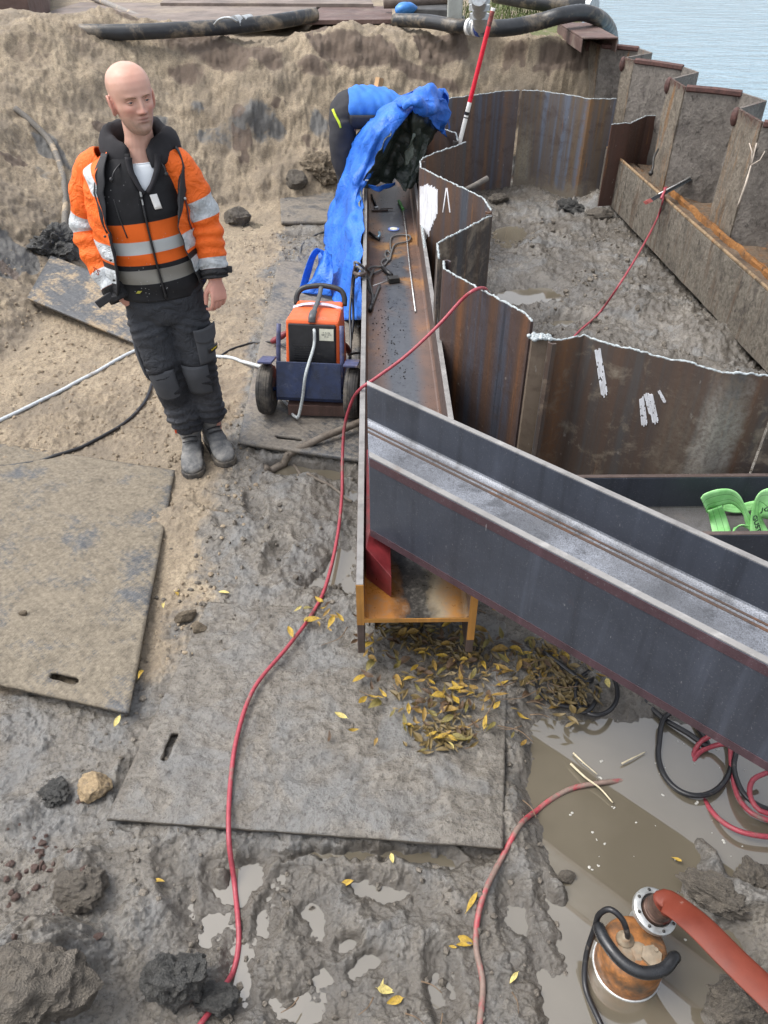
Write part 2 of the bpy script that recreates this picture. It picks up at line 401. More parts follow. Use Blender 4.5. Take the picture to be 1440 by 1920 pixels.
def ground_h(X, Y):
    """bilinear look-up in the built ground sheet"""
    X = np.asarray(X, float); Y = np.asarray(Y, float); r, u, H = GRID['r'], GRID['u'], GRID['h']
    i = np.clip(np.searchsorted(r, Y) - 1, 0, len(r) - 2); fy = (Y - r[i]) / (r[i + 1] - r[i]); U = X / (.95 + .44 * np.clip(Y, 0, 10.2))
    j = np.clip(np.searchsorted(u, U) - 1, 0, len(u) - 2); fx = (U - u[j]) / (u[j + 1] - u[j])
    return (H[i, j] * (1 - fx) + H[i, j + 1] * fx) * (1 - fy) + (H[i + 1, j] * (1 - fx) + H[i + 1, j + 1] * fx) * fy
def gz(x, y): return float(ground_h(np.array([x]), np.array([y]))[0])
def G(px, py, off=0.):
    """point where the sight line meets the terrain"""
    d = ray(px, py); t = np.linspace(.6, 14, 2600); X = d[0] * t; Y = d[1] * t; Z = CAM_H + d[2] * t
    k = np.argmax(Z <= np.maximum(ground_h(X, Y), WATER_Z) + off); return Vector((X[k], Y[k], Z[k]))

def ground_material():
    m = NM('pit_ground'); v = m.geo()
    n1 = m.noise(2.2, 8, .62, v); n2 = m.noise(14, 8, .65, v, .4); n3 = m.noise(70, 6, .7, v); n4 = m.noise(5, 6, .6, v, .6); n5 = m.noise(240, 3, .7, v)
    mud = m.mix(m.ramp(n2, [(.3, 0.), (.72, 1.)]), (.105, .092, .076), (.235, .212, .178))
    mud = m.mix(m.ramp(n4, [(.46, 0.), (.62, .85)]), mud, m.mix(n3, (.12, .121, .118), (.23, .228, .220)))
    mud = m.mix(m.ramp(n3, [(.50, 0.), (.64, .8)]), mud, (.060, .052, .044))
    mud = m.mix(m.ramp(n5, [(.60, 0.), (.74, .5)]), mud, (.30, .28, .25))
    mud = m.mix(m.ma('MULTIPLY', m.attr('wet'), .75), mud, m.mix(n3, (.055, .048, .040), (.125, .110, .092)))
    sand = m.mix(m.ramp(n2, [(.30, 0.), (.70, 1.)]), (.205, .158, .105), (.40, .325, .225))
    sand = m.mix(m.ramp(n3, [(.44, 0.), (.62, .75)]), sand, (.155, .118, .080))
    sand = m.mix(m.ramp(n5, [(.5, 0.), (.7, .45)]), sand, (.48, .41, .31))
    sand = m.mix(m.ramp(n1, [(.46, 0.), (.62, .6)]), sand, (.165, .135, .102))
    sand = m.mix(m.ma('MULTIPLY', m.attr('damp'), .5), sand, m.mix(n2, (.10, .082, .062), (.20, .165, .125)))
    sf = m.ma('ADD', m.attr('sand'), m.ma('MULTIPLY', m.ma('SUBTRACT', n2, .5), .9))
    col = m.mix(m.ramp(sf, [(.35, 0.), (.65, 1.)]), mud, sand)
    cf = m.ma('ADD', m.attr('clay'), m.ma('MULTIPLY', m.ma('SUBTRACT', n2, .5), .8))
    col = m.mix(m.ramp(cf, [(.4, 0.), (.6, 1.)]), col, m.mix(n3, (.05, .05, .048), (.14, .132, .12)))
    so = m.ma('ADD', m.attr('soil'), m.ma('MULTIPLY', m.ma('SUBTRACT', n2, .5), .9))
    col = m.mix(m.ramp(so, [(.4, 0.), (.62, .9)]), col, m.mix(n3, (.055, .04, .032), (.16, .115, .085)))
    tp = m.ma('ADD', m.attr('grass'), m.ma('MULTIPLY', m.ma('SUBTRACT', n2, .5), 1.2))
    col = m.mix(m.ramp(tp, [(.45, 0.), (.65, .9)]), col, m.mix(n3, (.06, .075, .02), (.14, .16, .05)))
    wetr = m.ramp(m.ma('SUBTRACT', n4, m.ma('MULTIPLY', m.attr('wet'), .15)), [(.36, .10), (.62, .38)])
    rough = m.mix(m.ramp(sf, [(.3, 0.), (.7, 1.)]), wetr, (.92, .92, .92))
    rough = m.mix(m.ramp(cf, [(.4, 0.), (.6, .8)]), rough, (.5, .5, .5))
    b = m.bump(n2, .55, .03); b = m.bump(n3, .7, .010, b); b = m.bump(n5, .55, .0025, b)
    return m.fin(col, rough, 0., b, .6)

M_GROUND = ground_material()
def onb_(t): return sstep(-.02, .12, t)
def build_ground():
    rows = np.concatenate([[-30, -12, -5, -2.5, -1.2, -.6, -.2, .1, .3], np.geomspace(.42, 10.2, 1000), [10.4, 10.8, 11.5, 12.5, 14, 17, 22, 30, 45, 80, 150, 300]])
    u = np.linspace(-1, 1, 780)
    tail = np.array([1.06, 1.2, 1.5, 2.2, 4, 9, 25])
    u = np.concatenate([-tail[::-1], u, tail])
    half = .95 + .44 * np.clip(rows, 0, 10.2)
    X = u[None, :] * half[:, None]; Y = np.repeat(rows[:, None], len(u), 1)
    h, sand, clay, soil, t = terrain(X, Y)
    GRID.update(r=rows, u=u, h=h)
    # grass strip on the upper ground by the lake
    grass = sstep(1.02, 1.25, t) * sstep(.6, 1.2, X) * sstep(2.45, 2.1, X) * sstep(8.6, 8.95, Y) * (.45 + .55 * fbm(X, Y, 3, 3, 150))
    nr, nc = X.shape; me = bpy.data.meshes.new('ground')
    co = np.stack([X, Y, h], -1).reshape(-1, 3)
    # lumps and slumps of the bank: displaced along the slope's own normal
    gy, gx = np.gradient(h); gx = gx / np.gradient(X, axis=1); gy = gy / np.gradient(Y, axis=0)
    k = np.ones(9) / 9
    for _ in range(2): gx = np.apply_along_axis(lambda r: np.convolve(np.pad(r, 4, 'edge'), k, 'valid'), 1, gx); gy = np.apply_along_axis(lambda r: np.convolve(np.pad(r, 4, 'edge'), k, 'valid'), 1, gy)
    nn = np.stack([-gx, -gy, np.ones_like(gx)], -1).reshape(-1, 3); nn /= np.linalg.norm(nn, axis=1)[:, None]
    ob_ = (onb_(t) * sstep(1.45, 1.05, t) * (X < quay_x(Y) - .05)).ravel(); sel = np.where((ob_ > .01) & (Y.ravel() < 10) & (Y.ravel() > .3))[0]; p = co[sel]
    big = fbm3(p, 2.6, 4, 7); mid_ = fbm3(p * np.array([1, 1, 1.3]), 7, 4, 17); clod = np.clip(fbm3(p, 13, 3, 27), 0, 2); fine_ = fbm3(p, 38, 2, 37)
    zone = sstep(-.3, .5, fbm3(p, 1.4, 2, 47)); lf = sstep(-1.3, -2.1, p[:, 0]); zone = zone * (1 - .75 * lf); stre = fbm3(p * np.array([.28, 1., .28]), 16, 3, 67)
    co[sel] = p + nn[sel] * (ob_[sel] * (.070 * big * (1 - .4 * lf) + .014 * stre * lf + .035 * np.abs(mid_) * (1 - .6 * lf) + .036 * clod * (.15 + .85 * zone) + .010 * fine_))[:, None]
    h = co[:, 2].reshape(h.shape); GRID['h'] = h; co = co.astype(np.float32)
    so3 = soil.ravel().copy(); so3[sel] = np.maximum(so3[sel], .9 * sstep(.55, .9, fbm3(p, 3.1, 4, 57) + .45 * zone - .1) * ob_[sel]); soil = so3.reshape(soil.shape)
    i = np.arange(nr - 1)[:, None] * nc + np.arange(nc - 1)[None, :]
    f = np.stack([i, i + 1, i + nc + 1, i + nc], -1).reshape(-1, 4).astype(np.int32)
    me.vertices.add(len(co)); me.vertices.foreach_set('co', co.ravel())
    me.loops.add(f.size); me.loops.foreach_set('vertex_index', f.ravel())
    me.polygons.add(len(f)); me.polygons.foreach_set('loop_start', np.arange(0, f.size, 4, dtype=np.int32))
    me.polygons.foreach_set('use_smooth', np.ones(len(f), bool))
    me.update(calc_edges=True)
    for (px, py, z, rx, ry) in [(405, 245, .55, .26, .10), (372, 225, .6, .1, .08), (490, 295, .28, .22, .14), (455, 320, .18, .2, .12), (600, 255, .45, .16, .14), (520, 250, .5, .10, .08)]:
        q_ = P(px, py, z); clay = np.maximum(clay, np.exp(-((X - q_.x) / rx) ** 2 - ((Y - q_.y) / ry) ** 2) * (.75 + .5 * fbm(X, Y, 5, 3, 181)))
    for (px, py, z, rx, ry) in [(490, 120, 1.0, .34, .10), (582, 116, 1.02, .2, .10), (350, 130, .98, .22, .12), (800, 95, 1.08, .5, .07), (980, 120, 1.0, .45, .10), (250, 110, 1.0, .15, .1), (1070, 110, 1.05, .2, .12)]:
        q_ = P(px, py, z); soil = np.maximum(soil, np.exp(-((X - q_.x) / rx) ** 2 - ((Y - q_.y) / ry) ** 2) * (.9 + .6 * fbm(X, Y, 5, 3, 183)))
    damp = np.clip(sstep(.55, .05, t) * onb_(t) + .6 * sstep(.1, .4, fbm(X, Y, 1.2, 4, 160)), 0, 1) * sstep(-.35, .25, fbm(X, Y, 3.1, 4, 161) + .25)
    for nm, a in (('sand', sand), ('clay', clay), ('soil', soil), ('grass', grass), ('damp', damp), ('wet', np.clip(sstep(.045, .0, h) + .8 * sstep(.42, .62, X) * sstep(2.75, 3., Y) * sstep(-.4, .2, fbm(X, Y, 2.2, 4, 171)), 0, 1))):
        at = me.attributes.new(nm, 'FLOAT', 'POINT'); at.data.foreach_set('value', np.ascontiguousarray(a.ravel().astype(np.float32)))
    me.materials.append(M_GROUND)
    o = link('ground', me); o['kind'] = 'structure'; o['label'] = 'muddy excavation floor with sandy banks'
    return o
build_ground()

def water_mats():
    m = NM('muddy_puddle'); v = m.geo()
    c = m.mix(m.ramp(m.noise(3, 4, .5, v), [(.35, 0.), (.65, 1.)]), (.115, .099, .072), (.145, .126, .094))
    puddle = m.fin(c, .02, 0., m.bump(m.noise(7, 2, .4, v), .02, .01), None, None, 2.2)
    m = NM('lake_water'); v = m.mapv(m.geo(), (1., 2.6, 1))
    w = m.noise(1.3, 5, .6, v, .3); w2 = m.noise(6, 3, .5, v)
    b = m.bump(w, .55, .12); b = m.bump(w2, .35, .03, b)
    lake = m.fin((.20, .30, .36), .06, 0., b, None, None, 1.33)
    return puddle, lake
M_PUD, M_LAKE = water_mats()
q = MB(); q.add([(-1.6, .3, WATER_Z), (2.35, .3, WATER_Z), (2.35, 7.4, WATER_Z), (-1.6, 7.4, WATER_Z)], [(0, 1, 2, 3)]); o = q.build('puddle_water', M_PUD); o['kind'] = 'structure'
q = MB(); q.add([(quay_x(-300) + .06, -300, .42), (1500, -300, .42), (1500, 1500, .42), (quay_x(300) + .06, 300, .42)], [(0, 1, 2, 3)]); o = q.build('lake_water', M_LAKE); o['kind'] = 'structure'
# ================================================================== steel materials
def beam_mat(name, base=(.046, .053, .070), rust=(.20, .085, .035), amt=.5, rough=.42, sky_sheen=0., axis=None):
    m = NM(name); n = m.noise(6, 7, .62, dist=.3); n2 = m.noise(45, 6, .7); n3 = m.noise(180, 3, .6)
    c = m.ramp(n, [(.25, tuple(x * .75 for x in base)), (.6, base), (.8, tuple(x * 1.5 for x in base))])
    k = m.ramp(m.noise(3.2, 9, .72, dist=.5), [(.72 - .3 * amt, 0.), (.86 - .25 * amt, 1.)])
    c = m.mix(k, c, m.ramp(n2, [(.3, tuple(x * .5 for x in rust)), (.7, rust)]))
    if sky_sheen:
        fr = m.ma('MULTIPLY', m.ramp(m.noise(260, 5, .75), [(.36, .05), (.60, 1.)]), m.ramp(m.noise(3, 6, .6), [(.30, .15), (.62, 1.)]))
        c = m.mix(m.ma('MULTIPLY', fr, sky_sheen), c, (.36, .385, .44))  # pale bluish speckle paints the sky's reflection into the web colour
    st = m.noise(1., 6, .62, m.mapv(m.geo(), (14, 14, .8))); c = m.mix(m.ramp(st, [(.52, 0.), (.66, .55)]), c, tuple(x * .45 for x in base)); c = m.mix(m.ramp(st, [(.30, .4), (.42, 0.)]), c, tuple(min(1, x * 1.9) for x in base))
    c = m.mix(m.ramp(m.noise(90, 3, .6, m.mapv(m.geo(), (1, 1, .3))), [(.70, 0.), (.75, .5)]), c, (.26, .26, .27))
    c = m.mix(m.ramp(n3, [(.6, 0.), (.75, .35)]), c, (.25, .25, .26))
    r = m.ramp(n2, [(.3, rough - .1), (.75, rough + .2)])
    return m.fin(c, r, .1, m.bump(n2, .25, .002), .5)
def pile_mat(name, seed=0, base=(.105, .066, .045), blue=(.052, .058, .072), amt=.5, mudz=None, light=0., bands=()):
    """rolled steel, streaks run down the pile"""
    m = NM(name); v = m.mapv(m.geo(), (11, 11, .35), loc=(seed * 3.1, seed * 1.7, seed)); g = m.geo()
    st = m.noise(1., 6, .6, v); st2 = m.noise(3.2, 4, .6, v); n = m.noise(9, 8, .7, g, .4); n2 = m.noise(60, 5, .7, g)
    c = m.ramp(st, [(.30, tuple(x * .8 for x in blue)), (.36, tuple(x * 1.35 for x in blue)), (.46, tuple(.5 * (a + b) for a, b in zip(base, blue))), (.58, base), (.72, (base[0] * 1.7, base[1] * 1.35, base[2] * .95))])
    c = m.mix(m.ramp(n, [(.50, 0.), (.72, .75)]), c, (.058, .038, .03))
    c = m.mix(m.ma('MULTIPLY', m.ramp(st2, [(.62, 0.), (.72, 1.)]), m.ramp(n, [(.4, .0), (.6, .8)])), c, (.26, .13, .055))
    c = m.mix(m.ramp(m.noise(38, 4, .6, m.mapv(g, (1, 1, .5))), [(.68, 0.), (.74, .55)]), c, (.30, .28, .25))
    if light: c = m.mix(m.ramp(n, [(.55 - light * .3, 0.), (.75 - light * .3, .9)]), c, m.mix(n2, (.20, .165, .125), (.36, .31, .24)))
    for (x0, x1, zt_, col, s_) in bands:        # stains and mud smears with a place of their own
        X_ = m.ma('ADD', m.xyz(g)[0], m.ma('MULTIPLY', m.ma('SUBTRACT', n, .5), .10)); Z_ = m.ma('ADD', m.xyz(g)[2], m.ma('MULTIPLY', m.ma('SUBTRACT', n, .5), .5))
        k = m.ma('MULTIPLY', m.band(X_, x0, x1, .02), m.ma('SUBTRACT', 1., m.step(Z_, zt_, .12))); k = m.ma('MULTIPLY', m.ma('MULTIPLY', k, s_), m.ramp(n2, [(.32, .25), (.6, 1.)])); c = m.mix(k, c, col)
    if mudz is not None:
        z = m.xyz(g)[2]; k = m.ma('ADD', m.ma('MULTIPLY', m.ma('SUBTRACT', mudz, z), 3.5), m.ma('MULTIPLY', m.ma('SUBTRACT', n, .5), 2.2))
        c = m.mix(m.ramp(k, [(.35, 0.), (.7, .95)]), c, m.mix(n2, (.12, .10, .078), (.25, .215, .17)))
    return m.fin(c, m.ramp(n2, [(.3, .38), (.75, .72)]), .15, m.bump(n, .3, .006, m.bump(n2, .3, .002)), .45)
M_BEAM = beam_mat('mill_scale_steel', rust=(.085, .052, .048), amt=.34, rough=.38)
M_BEAMW = beam_mat('wet_web_steel', base=(.085, .088, .095), amt=.15, rough=.30, sky_sheen=.85)
M_EDGE = beam_mat('scuffed_flange_edge', base=(.26, .25, .24), amt=.35, rough=.5, rust=(.2, .12, .08))
M_RUSTB = beam_mat('rusty_waler_steel', base=(.095, .070, .062), rust=(.30, .13, .05), amt=.45, rough=.38)
M_FRESH = beam_mat('flame_cut_orange_rust', base=(.42, .20, .045), rust=(.30, .11, .02), amt=.4, rough=.6)
M_PURPLE = beam_mat('purplish_flange_rim', base=(.066, .036, .044), rust=(.13, .06, .05), amt=.4, rough=.5)
M_RED = simple('dark_red_primer', (.17, .022, .026), .38, 0, 14, .45, dirt=(.12, .05, .045), dirt_amt=.45)
M_LINE = beam_mat('rust_line', base=(.085, .060, .048), rust=(.24, .095, .03), amt=.75, rough=.7)
def slag_mat():
    m = NM('torch_cut_slag'); n = m.noise(70, 5, .7)
    return m.fin(m.ramp(n, [(.3, (.14, .15, .15)), (.52, (.36, .40, .41)), (.75, (.62, .66, .67))]), .5, 0., m.bump(n, .7, .005))
M_SLAG = slag_mat()
def chalk_mat():
    m = NM('white_chalk_paint'); n = m.noise(16, 7, .75, m.mapv(m.geo(), (1.6, 1.6, .35)))
    return m.fin(m.ramp(n, [(.30, (.42, .40, .39)), (.5, (.70, .71, .74)), (.7, (.80, .81, .84))]), .85, 0.)
M_CHALK = chalk_mat()

# ================================================================== H-beams
def hbeam(root, A, B, z0, hgt, dep, tf=.024, tw=.016, cutA=0., cutB=0., mats=None, web_extra=None, side=1):
    """H-section lying on its side: A,B are plan points on the left flange's outer face; the second flange lies `dep` to the right (side=1).
    cutA / cutB shift the far flange ends along the beam (mitred ends)."""
    A = Vector((A[0], A[1], 0)); B = Vector((B[0], B[1], 0)); t = (B - A).normalized(); n = Vector((t.y, -t.x, 0)) * side
    mf, mw, me_ = mats
    def slab(name, o0, o1, za, zb, mat, bevel=.003, parent=root):
        def end(P0, o, cut): return P0 + n * o + t * (cut * o / dep)
        q = MB(); pts = []
        for z in (za, zb):
            pts += [end(A, o0, cutA) + Vector((0, 0, z)), end(B, o0, cutB) + Vector((0, 0, z)), end(B, o1, cutB) + Vector((0, 0, z)), end(A, o1, cutA) + Vector((0, 0, z))]
        q.add(pts, [(3, 2, 1, 0), (4, 5, 6, 7), (0, 1, 5, 4), (1, 2, 6, 5), (2, 3, 7, 6), (3, 0, 4, 7)])
        return q.build(name, mat, parent, bevel=bevel)
    f1 = slab('flange', 0, tf, z0, z0 + hgt, mf); f2 = slab('flange', dep - tf, dep, z0, z0 + hgt, mf)
    w = slab('web', tf, dep - tf, z0 + hgt / 2 - tw / 2, z0 + hgt / 2 + tw / 2, mw, 0)
    # root fillets
    for (o, sg) in ((tf, 1), (dep - tf, -1)):
        q = MB(); zt = z0 + hgt / 2 + tw / 2; r = .022; rings = []
        for (P0, cut) in ((A, cutA), (B, cutB)):
            ring = []
            for (a, b) in ((-.002, -.002), (r, -.002), (r * .42, r * .10), (r * .10, r * .42), (-.002, r)):
                oo = o + sg * a; ring.append(P0 + n * oo + t * (cut * oo / dep) + Vector((0, 0, zt + b)))
            rings.append(ring)
        q.loft(rings, uv=False); q.build('fillet', mw, w)
    # scuffed top edges
    for (a, b, fl) in ((.0015, tf - .0015, f1), (dep - tf + .0015, dep - .0015, f2)):
        slab('edge', a, b, z0 + hgt - .002, z0 + hgt + .0025, me_, 0, fl)
    return f1, w, f2, t, n

# main waler beam running away from the camera
BZ, BH, BDEP = .155, .345, .415
a0 = P(667, 1097, BZ + BH); a1 = P(683, 335, BZ + BH); dirm = (a1 - a0).normalized(); a1 = a0 + dirm * 5.35
main = thing('steel_beam', 'long rusty H-beam lying flat with tools and the red hose on it', 'steel beam', (a0.x, a0.y, BZ))
def web_mat():
    m = NM('waler_web_steel'); x, y, z = m.xyz(m.geo()); n = m.noise(3, 7, .65, m.geo(), .5); n2 = m.noise(40, 6, .7, m.geo()); g = m.geo()
    u = m.ma('ADD', m.ma('ADD', x, m.ma('MULTIPLY', y, .0165)), m.ma('MULTIPLY', m.ma('SUBTRACT', n, .5), .09))
    # rust along both root fillets, bluish mill scale between
    k = m.ramp(m.ma('ABSOLUTE', m.ma('SUBTRACT', u, .155)), [(.055, 0.), (.115, 1.)])
    c = m.ramp(n2, [(.3, (.050, .055, .064)), (.7, (.115, .122, .138))])
    c = m.mix(m.ma('MULTIPLY', k, .85), c, m.ramp(n, [(.3, (.11, .072, .056)), (.55, (.20, .115, .08)), (.7, (.34, .16, .065))]))
    p = m.ma('MULTIPLY', m.band(y, 4.6, 5.6, .4), m.ramp(n, [(.5, 0.), (.62, 1.)])); c = m.mix(p, c, m.ramp(n2, [(.3, (.28, .12, .03)), (.7, (.45, .25, .09))]))
    near = m.ma('SUBTRACT', 1., m.step(m.ma('ADD', y, m.ma('MULTIPLY', n, .5)), 2.45, .18))
    c2 = m.ramp(m.ma('ADD', x, m.ma('MULTIPLY', m.ma('SUBTRACT', n, .5), .25)), [(.0, (.42, .17, .035)), (.06, (.035, .032, .03)), (.15, (.05, .046, .04)), (.19, (.30, .24, .16)), (.26, (.42, .20, .06)), (.31, (.12, .10, .07)), (.36, (.4, .17, .04))])
    c = m.mix(near, c, m.mix(m.ramp(n2, [(.5, 0.), (.7, .5)]), c2, (.22, .2, .17)))
    return m.fin(c, m.ramp(n2, [(.3, .22), (.7, .48)]), .2, m.bump(n2, .2, .002), .5)
M_WEB1 = web_mat()
f1, w1, f2, tm, nm_ = hbeam(main, a0, a1, BZ, BH, BDEP, .026, .018, 0, 0, (M_RUSTB, M_WEB1, M_EDGE))
# fresh flame-cut end faces of the beam
q = MB(); e = .0025
for (o0, o1, za, zb) in ((0, .026, BZ + BH * .44, BZ + BH), (BDEP - .026, BDEP, BZ + BH * .2, BZ + BH), (.026, BDEP - .026, BZ + BH / 2 - .009, BZ + BH / 2 + .009)):
    c0 = a0 + nm_ * o0 - tm * e; c1 = a0 + nm_ * o1 - tm * e
    q.add([(c0.x, c0.y, za), (c1.x, c1.y, za), (c1.x, c1.y, zb), (c0.x, c0.y, zb)] + [(c.x + tm.x * .004, c.y + tm.y * .004, z) for c, z in ((c0, za), (c1, za), (c1, zb), (c0, zb))],
          [(0, 1, 2, 3), (4, 7, 6, 5), (0, 4, 5, 1), (1, 5, 6, 2), (2, 6, 7, 3), (3, 7, 4, 0)])
q.build('cut_end', M_FRESH, main)
# red stiffener bracket under the cross beam
q = MB(); b0 = a0 + nm_ * .032 + tm * .10; zb = BZ + BH / 2 + .0095
for (o0, o1, s0, s1, z0_, z1_) in ((.0, .105, .0, .75, 0, .0),):
    pass
def bl(o, s, z): return b0 + nm_ * o + tm * s + Vector((0, 0, 0)) - Vector((0, 0, b0.z)) + Vector((0, 0, zb + z))
q.add([bl(.0, .10, 0), bl(.09, .0, 0), bl(.09, .72, 0), bl(.0, .72, 0), bl(.0, .10, .15), bl(.09, .0, .10), bl(.09, .72, .15), bl(.0, .72, .15)],
      [(0, 3, 2, 1), (4, 5, 6, 7), (0, 1, 5, 4), (1, 2, 6, 5), (2, 3, 7, 6), (3, 0, 4, 7)])
q.build('stiffener', M_RED, main, bevel=.003)
# weld seam lumps along the right flange
q = MB(); rs = random.Random(3)
for i in range(70):
    s = 3.1 + i * .012; c = a0 + nm_ * (BDEP - .012) + tm * s; q.ball((c.x + rs.uniform(-.004, .004), c.y, BZ + BH + .003), (.008, .007, .005), 6, 4)
q.build('weld_spatter', M_SLAG, main, True)

# diagonal cross beam resting on the main beam
CZ = BZ + BH + .004; CH = .34
c0 = P(688, 714, CZ + CH); cdir = (P(1440, 1054, CZ + CH) - c0).normalized(); cend = c0 + cdir * 3.2
near0 = P(692, 857, CZ + CH)
cn = Vector((cdir.y, -cdir.x, 0)); cdep = (near0 - c0).dot(cn); cutA = (near0 - c0).dot(cdir)
cross = thing('steel_beam', 'big blue-black H-beam lying diagonally across the rusty one, pale sky sheen painted on its wet web', 'steel beam', (c0.x, c0.y, CZ))
g1, gw, g2, tcx, ncx = hbeam(cross, c0, cend, CZ, CH, cdep, .024, .016, cutA, cutA, (M_BEAM, M_BEAMW, M_EDGE))
# rust lines along the web and purplish rims along the near flange
def strip(root, o0, o1, z0_, z1_, mat, name, s0=.0, s1=3.2):
    q = MB(); pts = []
    for z in (z0_, z1_):
        for (s, o) in ((s0, o0), (s1, o0), (s1, o1), (s0, o1)):
            p = c0 + cdir * (s + cutA * o / cdep) + ncx * o; pts.append((p.x, p.y, z))
    q.add(pts, [(3, 2, 1, 0), (4, 5, 6, 7), (0, 1, 5, 4), (1, 2, 6, 5), (2, 3, 7, 6), (3, 0, 4, 7)]); return q.build(name, mat, root)
zw = CZ + CH / 2 + .008
strip(gw, .052, .060, zw - .001, zw + .0025, M_LINE, 'rust_line'); strip(gw, .072, .083, zw - .001, zw + .002, M_LINE, 'rust_line')
strip(g2, cdep - .004, cdep + .002, CZ - .002, CZ + .028, M_PURPLE, 'rim'); strip(g2, cdep - .004, cdep + .0015, CZ + CH - .035, CZ + CH - .003, M_PURPLE, 'rim')

# third beam behind, carrying the slings
d0 = P(1062, 891, .5); d1 = P(1440, 888, .5); ddir = (d1 - d0).normalized(); d1 = d0 + ddir * 2.4
third = thing('steel_beam', 'dark H-beam in front of the near sheet piles holding the green slings', 'steel beam', (d0.x, d0.y, .16))
M_WEB3 = beam_mat('dirty_web', base=(.075, .066, .058), amt=.4, rough=.6, sky_sheen=.25)
hbeam(third, d0, d1, .16, .34, .372, .022, .016, 0, 0, (M_BEAM, M_WEB3, M_RUSTB))

# ================================================================== sheet piles of the cell
PT = .87
def pile(name_label, pts, mat, z0=-.35, z1=PT, thick=.013, hooks=(1, 1), slag=True, wav=.0, cat='sheet pile', group='sheet piles of the work cell', tilt=None, sub=.022, slagmat=None, lip=.035):
    pts = [Vector((p[0], p[1], 0)) for p in pts]
    # resample with rounded bends
    fine = []
    for i in range(len(pts) - 1):
        n = max(2, int((pts[i + 1] - pts[i]).length / sub))
        for k in range(n): fine.append(pts[i].lerp(pts[i + 1], k / n))
    fine.append(pts[-1])
    for _ in range(0): fine = [fine[0]] + [(fine[i - 1] + fine[i] * 2 + fine[i + 1]) / 4 for i in range(1, len(fine) - 1)] + [fine[-1]]
    c = sum(fine, Vector()) / len(fine)
    root = thing('sheet_pile', name_label, cat, (c.x, c.y, z0), 0, group)
    m = len(fine); L = []; R = []
    for i in range(m):
        t = (fine[min(i + 1, m - 1)] - fine[max(i - 1, 0)]).normalized(); n = Vector((t.y, -t.x, 0)) * thick / 2; L.append(fine[i] + n); R.append(fine[i] - n)
    rs = random.Random(int(c.x * 1000)); top = [z1 + (wav * math.sin(i * .7 + c.x * 9) + rs.uniform(-.003, .003)) for i in range(m)]
    def tl(p, z):
        if tilt: return Vector((p.x + tilt[0] * (z - z0), p.y + tilt[1] * (z - z0), z))
        return Vector((p.x, p.y, z))
    zs = [z0, z0 + (z1 - z0) * .5, None]
    q = MB(); rings = []
    for i in range(m):
        ring = [tl(L[i], z0), tl(L[i], (z0 + top[i]) / 2), tl(L[i], top[i]), tl(R[i], top[i]), tl(R[i], (z0 + top[i]) / 2), tl(R[i], z0)]
        rings.append(ring)
    q.loft(rings, uv=False); q.build('pile_wall', mat, root, 'auto')
    # interlock hooks at both ends
    for e, on in zip((0, -1), hooks):
        if not on: continue
        p = fine[e]; t = (fine[0] - fine[1] if e == 0 else fine[-1] - fine[-2]).normalized(); n = Vector((t.y, -t.x, 0)) * (1 if on > 0 else -1)
        prof = [p - t * .005, p + t * .012 + n * .004, p + t * .018 + n * .018, p + t * .008 + n * .030, p - t * .008 + n * .030]
        q = MB(); rings = []
        for i, a in enumerate(prof):
            tt = (prof[min(i + 1, 4)] - prof[max(i - 1, 0)]).normalized(); nn = Vector((tt.y, -tt.x, 0)) * .005
            rings.append([tl(a + nn, z0), tl(a + nn, z1), tl(a - nn, z1), tl(a - nn, z0)])
        q.loft(rings, uv=False); q.build('interlock', mat, root)
    if slag:
        q = MB(); pp = [tl(fine[i], top[i] + .001) for i in range(m)]; pf = []
        for i in range(m - 1):
            for k in range(3): pf.append(pp[i].lerp(pp[i + 1], k / 3) + Vector((rs.uniform(-.002, .002), rs.uniform(-.002, .002), rs.uniform(-.0015, .003))))
        pf.append(pp[-1]); q.tube(pf, [.0050 + rs.uniform(-.0022, .0025) for _ in pf], 6, flat=.8)
        q.build('cut_edge', slagmat or M_SLAG, root, True)
    return root
def chalk(root, polys, name='chalk_mark', off=.004, split=0):
    q = MB(); rs = random.Random(17)
    if split:                                   # dry chalk: ragged parallel scratches instead of a solid bar
        out = []
        for a, b, c, d in polys:
            for k in range(split):
                u0, u1 = (k + .08) / split, (k + rs.uniform(.72, 1.0)) / split; t = rs.uniform(0, .12)
                while t < 1 - .05:
                    t1 = min(1 - rs.uniform(0, .08), t + rs.uniform(.15, .6)); L = lambda u, v: a.lerp(b, u).lerp(d.lerp(c, u), v); w_ = rs.uniform(-.15, .15) / split
                    out.append([L(u0, t), L(u1, t), L(u1 + w_, t1), L(u0 + w_, t1)]); t = t1 + rs.uniform(.005, .06)
        polys = out
    for quad in polys:
        quad = [Vector(p) for p in quad]; n = (quad[1] - quad[0]).cross(quad[-1] - quad[0]).normalized()
        if n.dot(Vector((0, 0, CAM_H)) - quad[0]) < 0: n = -n
        k = len(quad); q.add([p + n * off for p in quad] + [p - n * .002 for p in quad], [tuple(range(k)), tuple(range(2 * k - 1, k - 1, -1))] + [(i, k + i, k + (i + 1) % k, (i + 1) % k) for i in range(k)])
    ob = q.build(name, M_CHALK, root); ob['kind'] = 'stuff'; return ob
def T(*px): return [P(x, y, PT) for x, y in px]
def on_wall(a, b, px, py):
    """sight line met with the vertical plane through plan points a, b"""
    d = Vector(ray(px, py)); n = Vector((b.y - a.y, a.x - b.x, 0)); t = n.dot(a - Vector((0, 0, CAM_H)) + Vector((0, 0, CAM_H - a.z))) / n.dot(d)
    t = (n.x * a.x + n.y * a.y) / (n.x * d.x + n.y * d.y); return Vector((0, 0, CAM_H)) + d * t
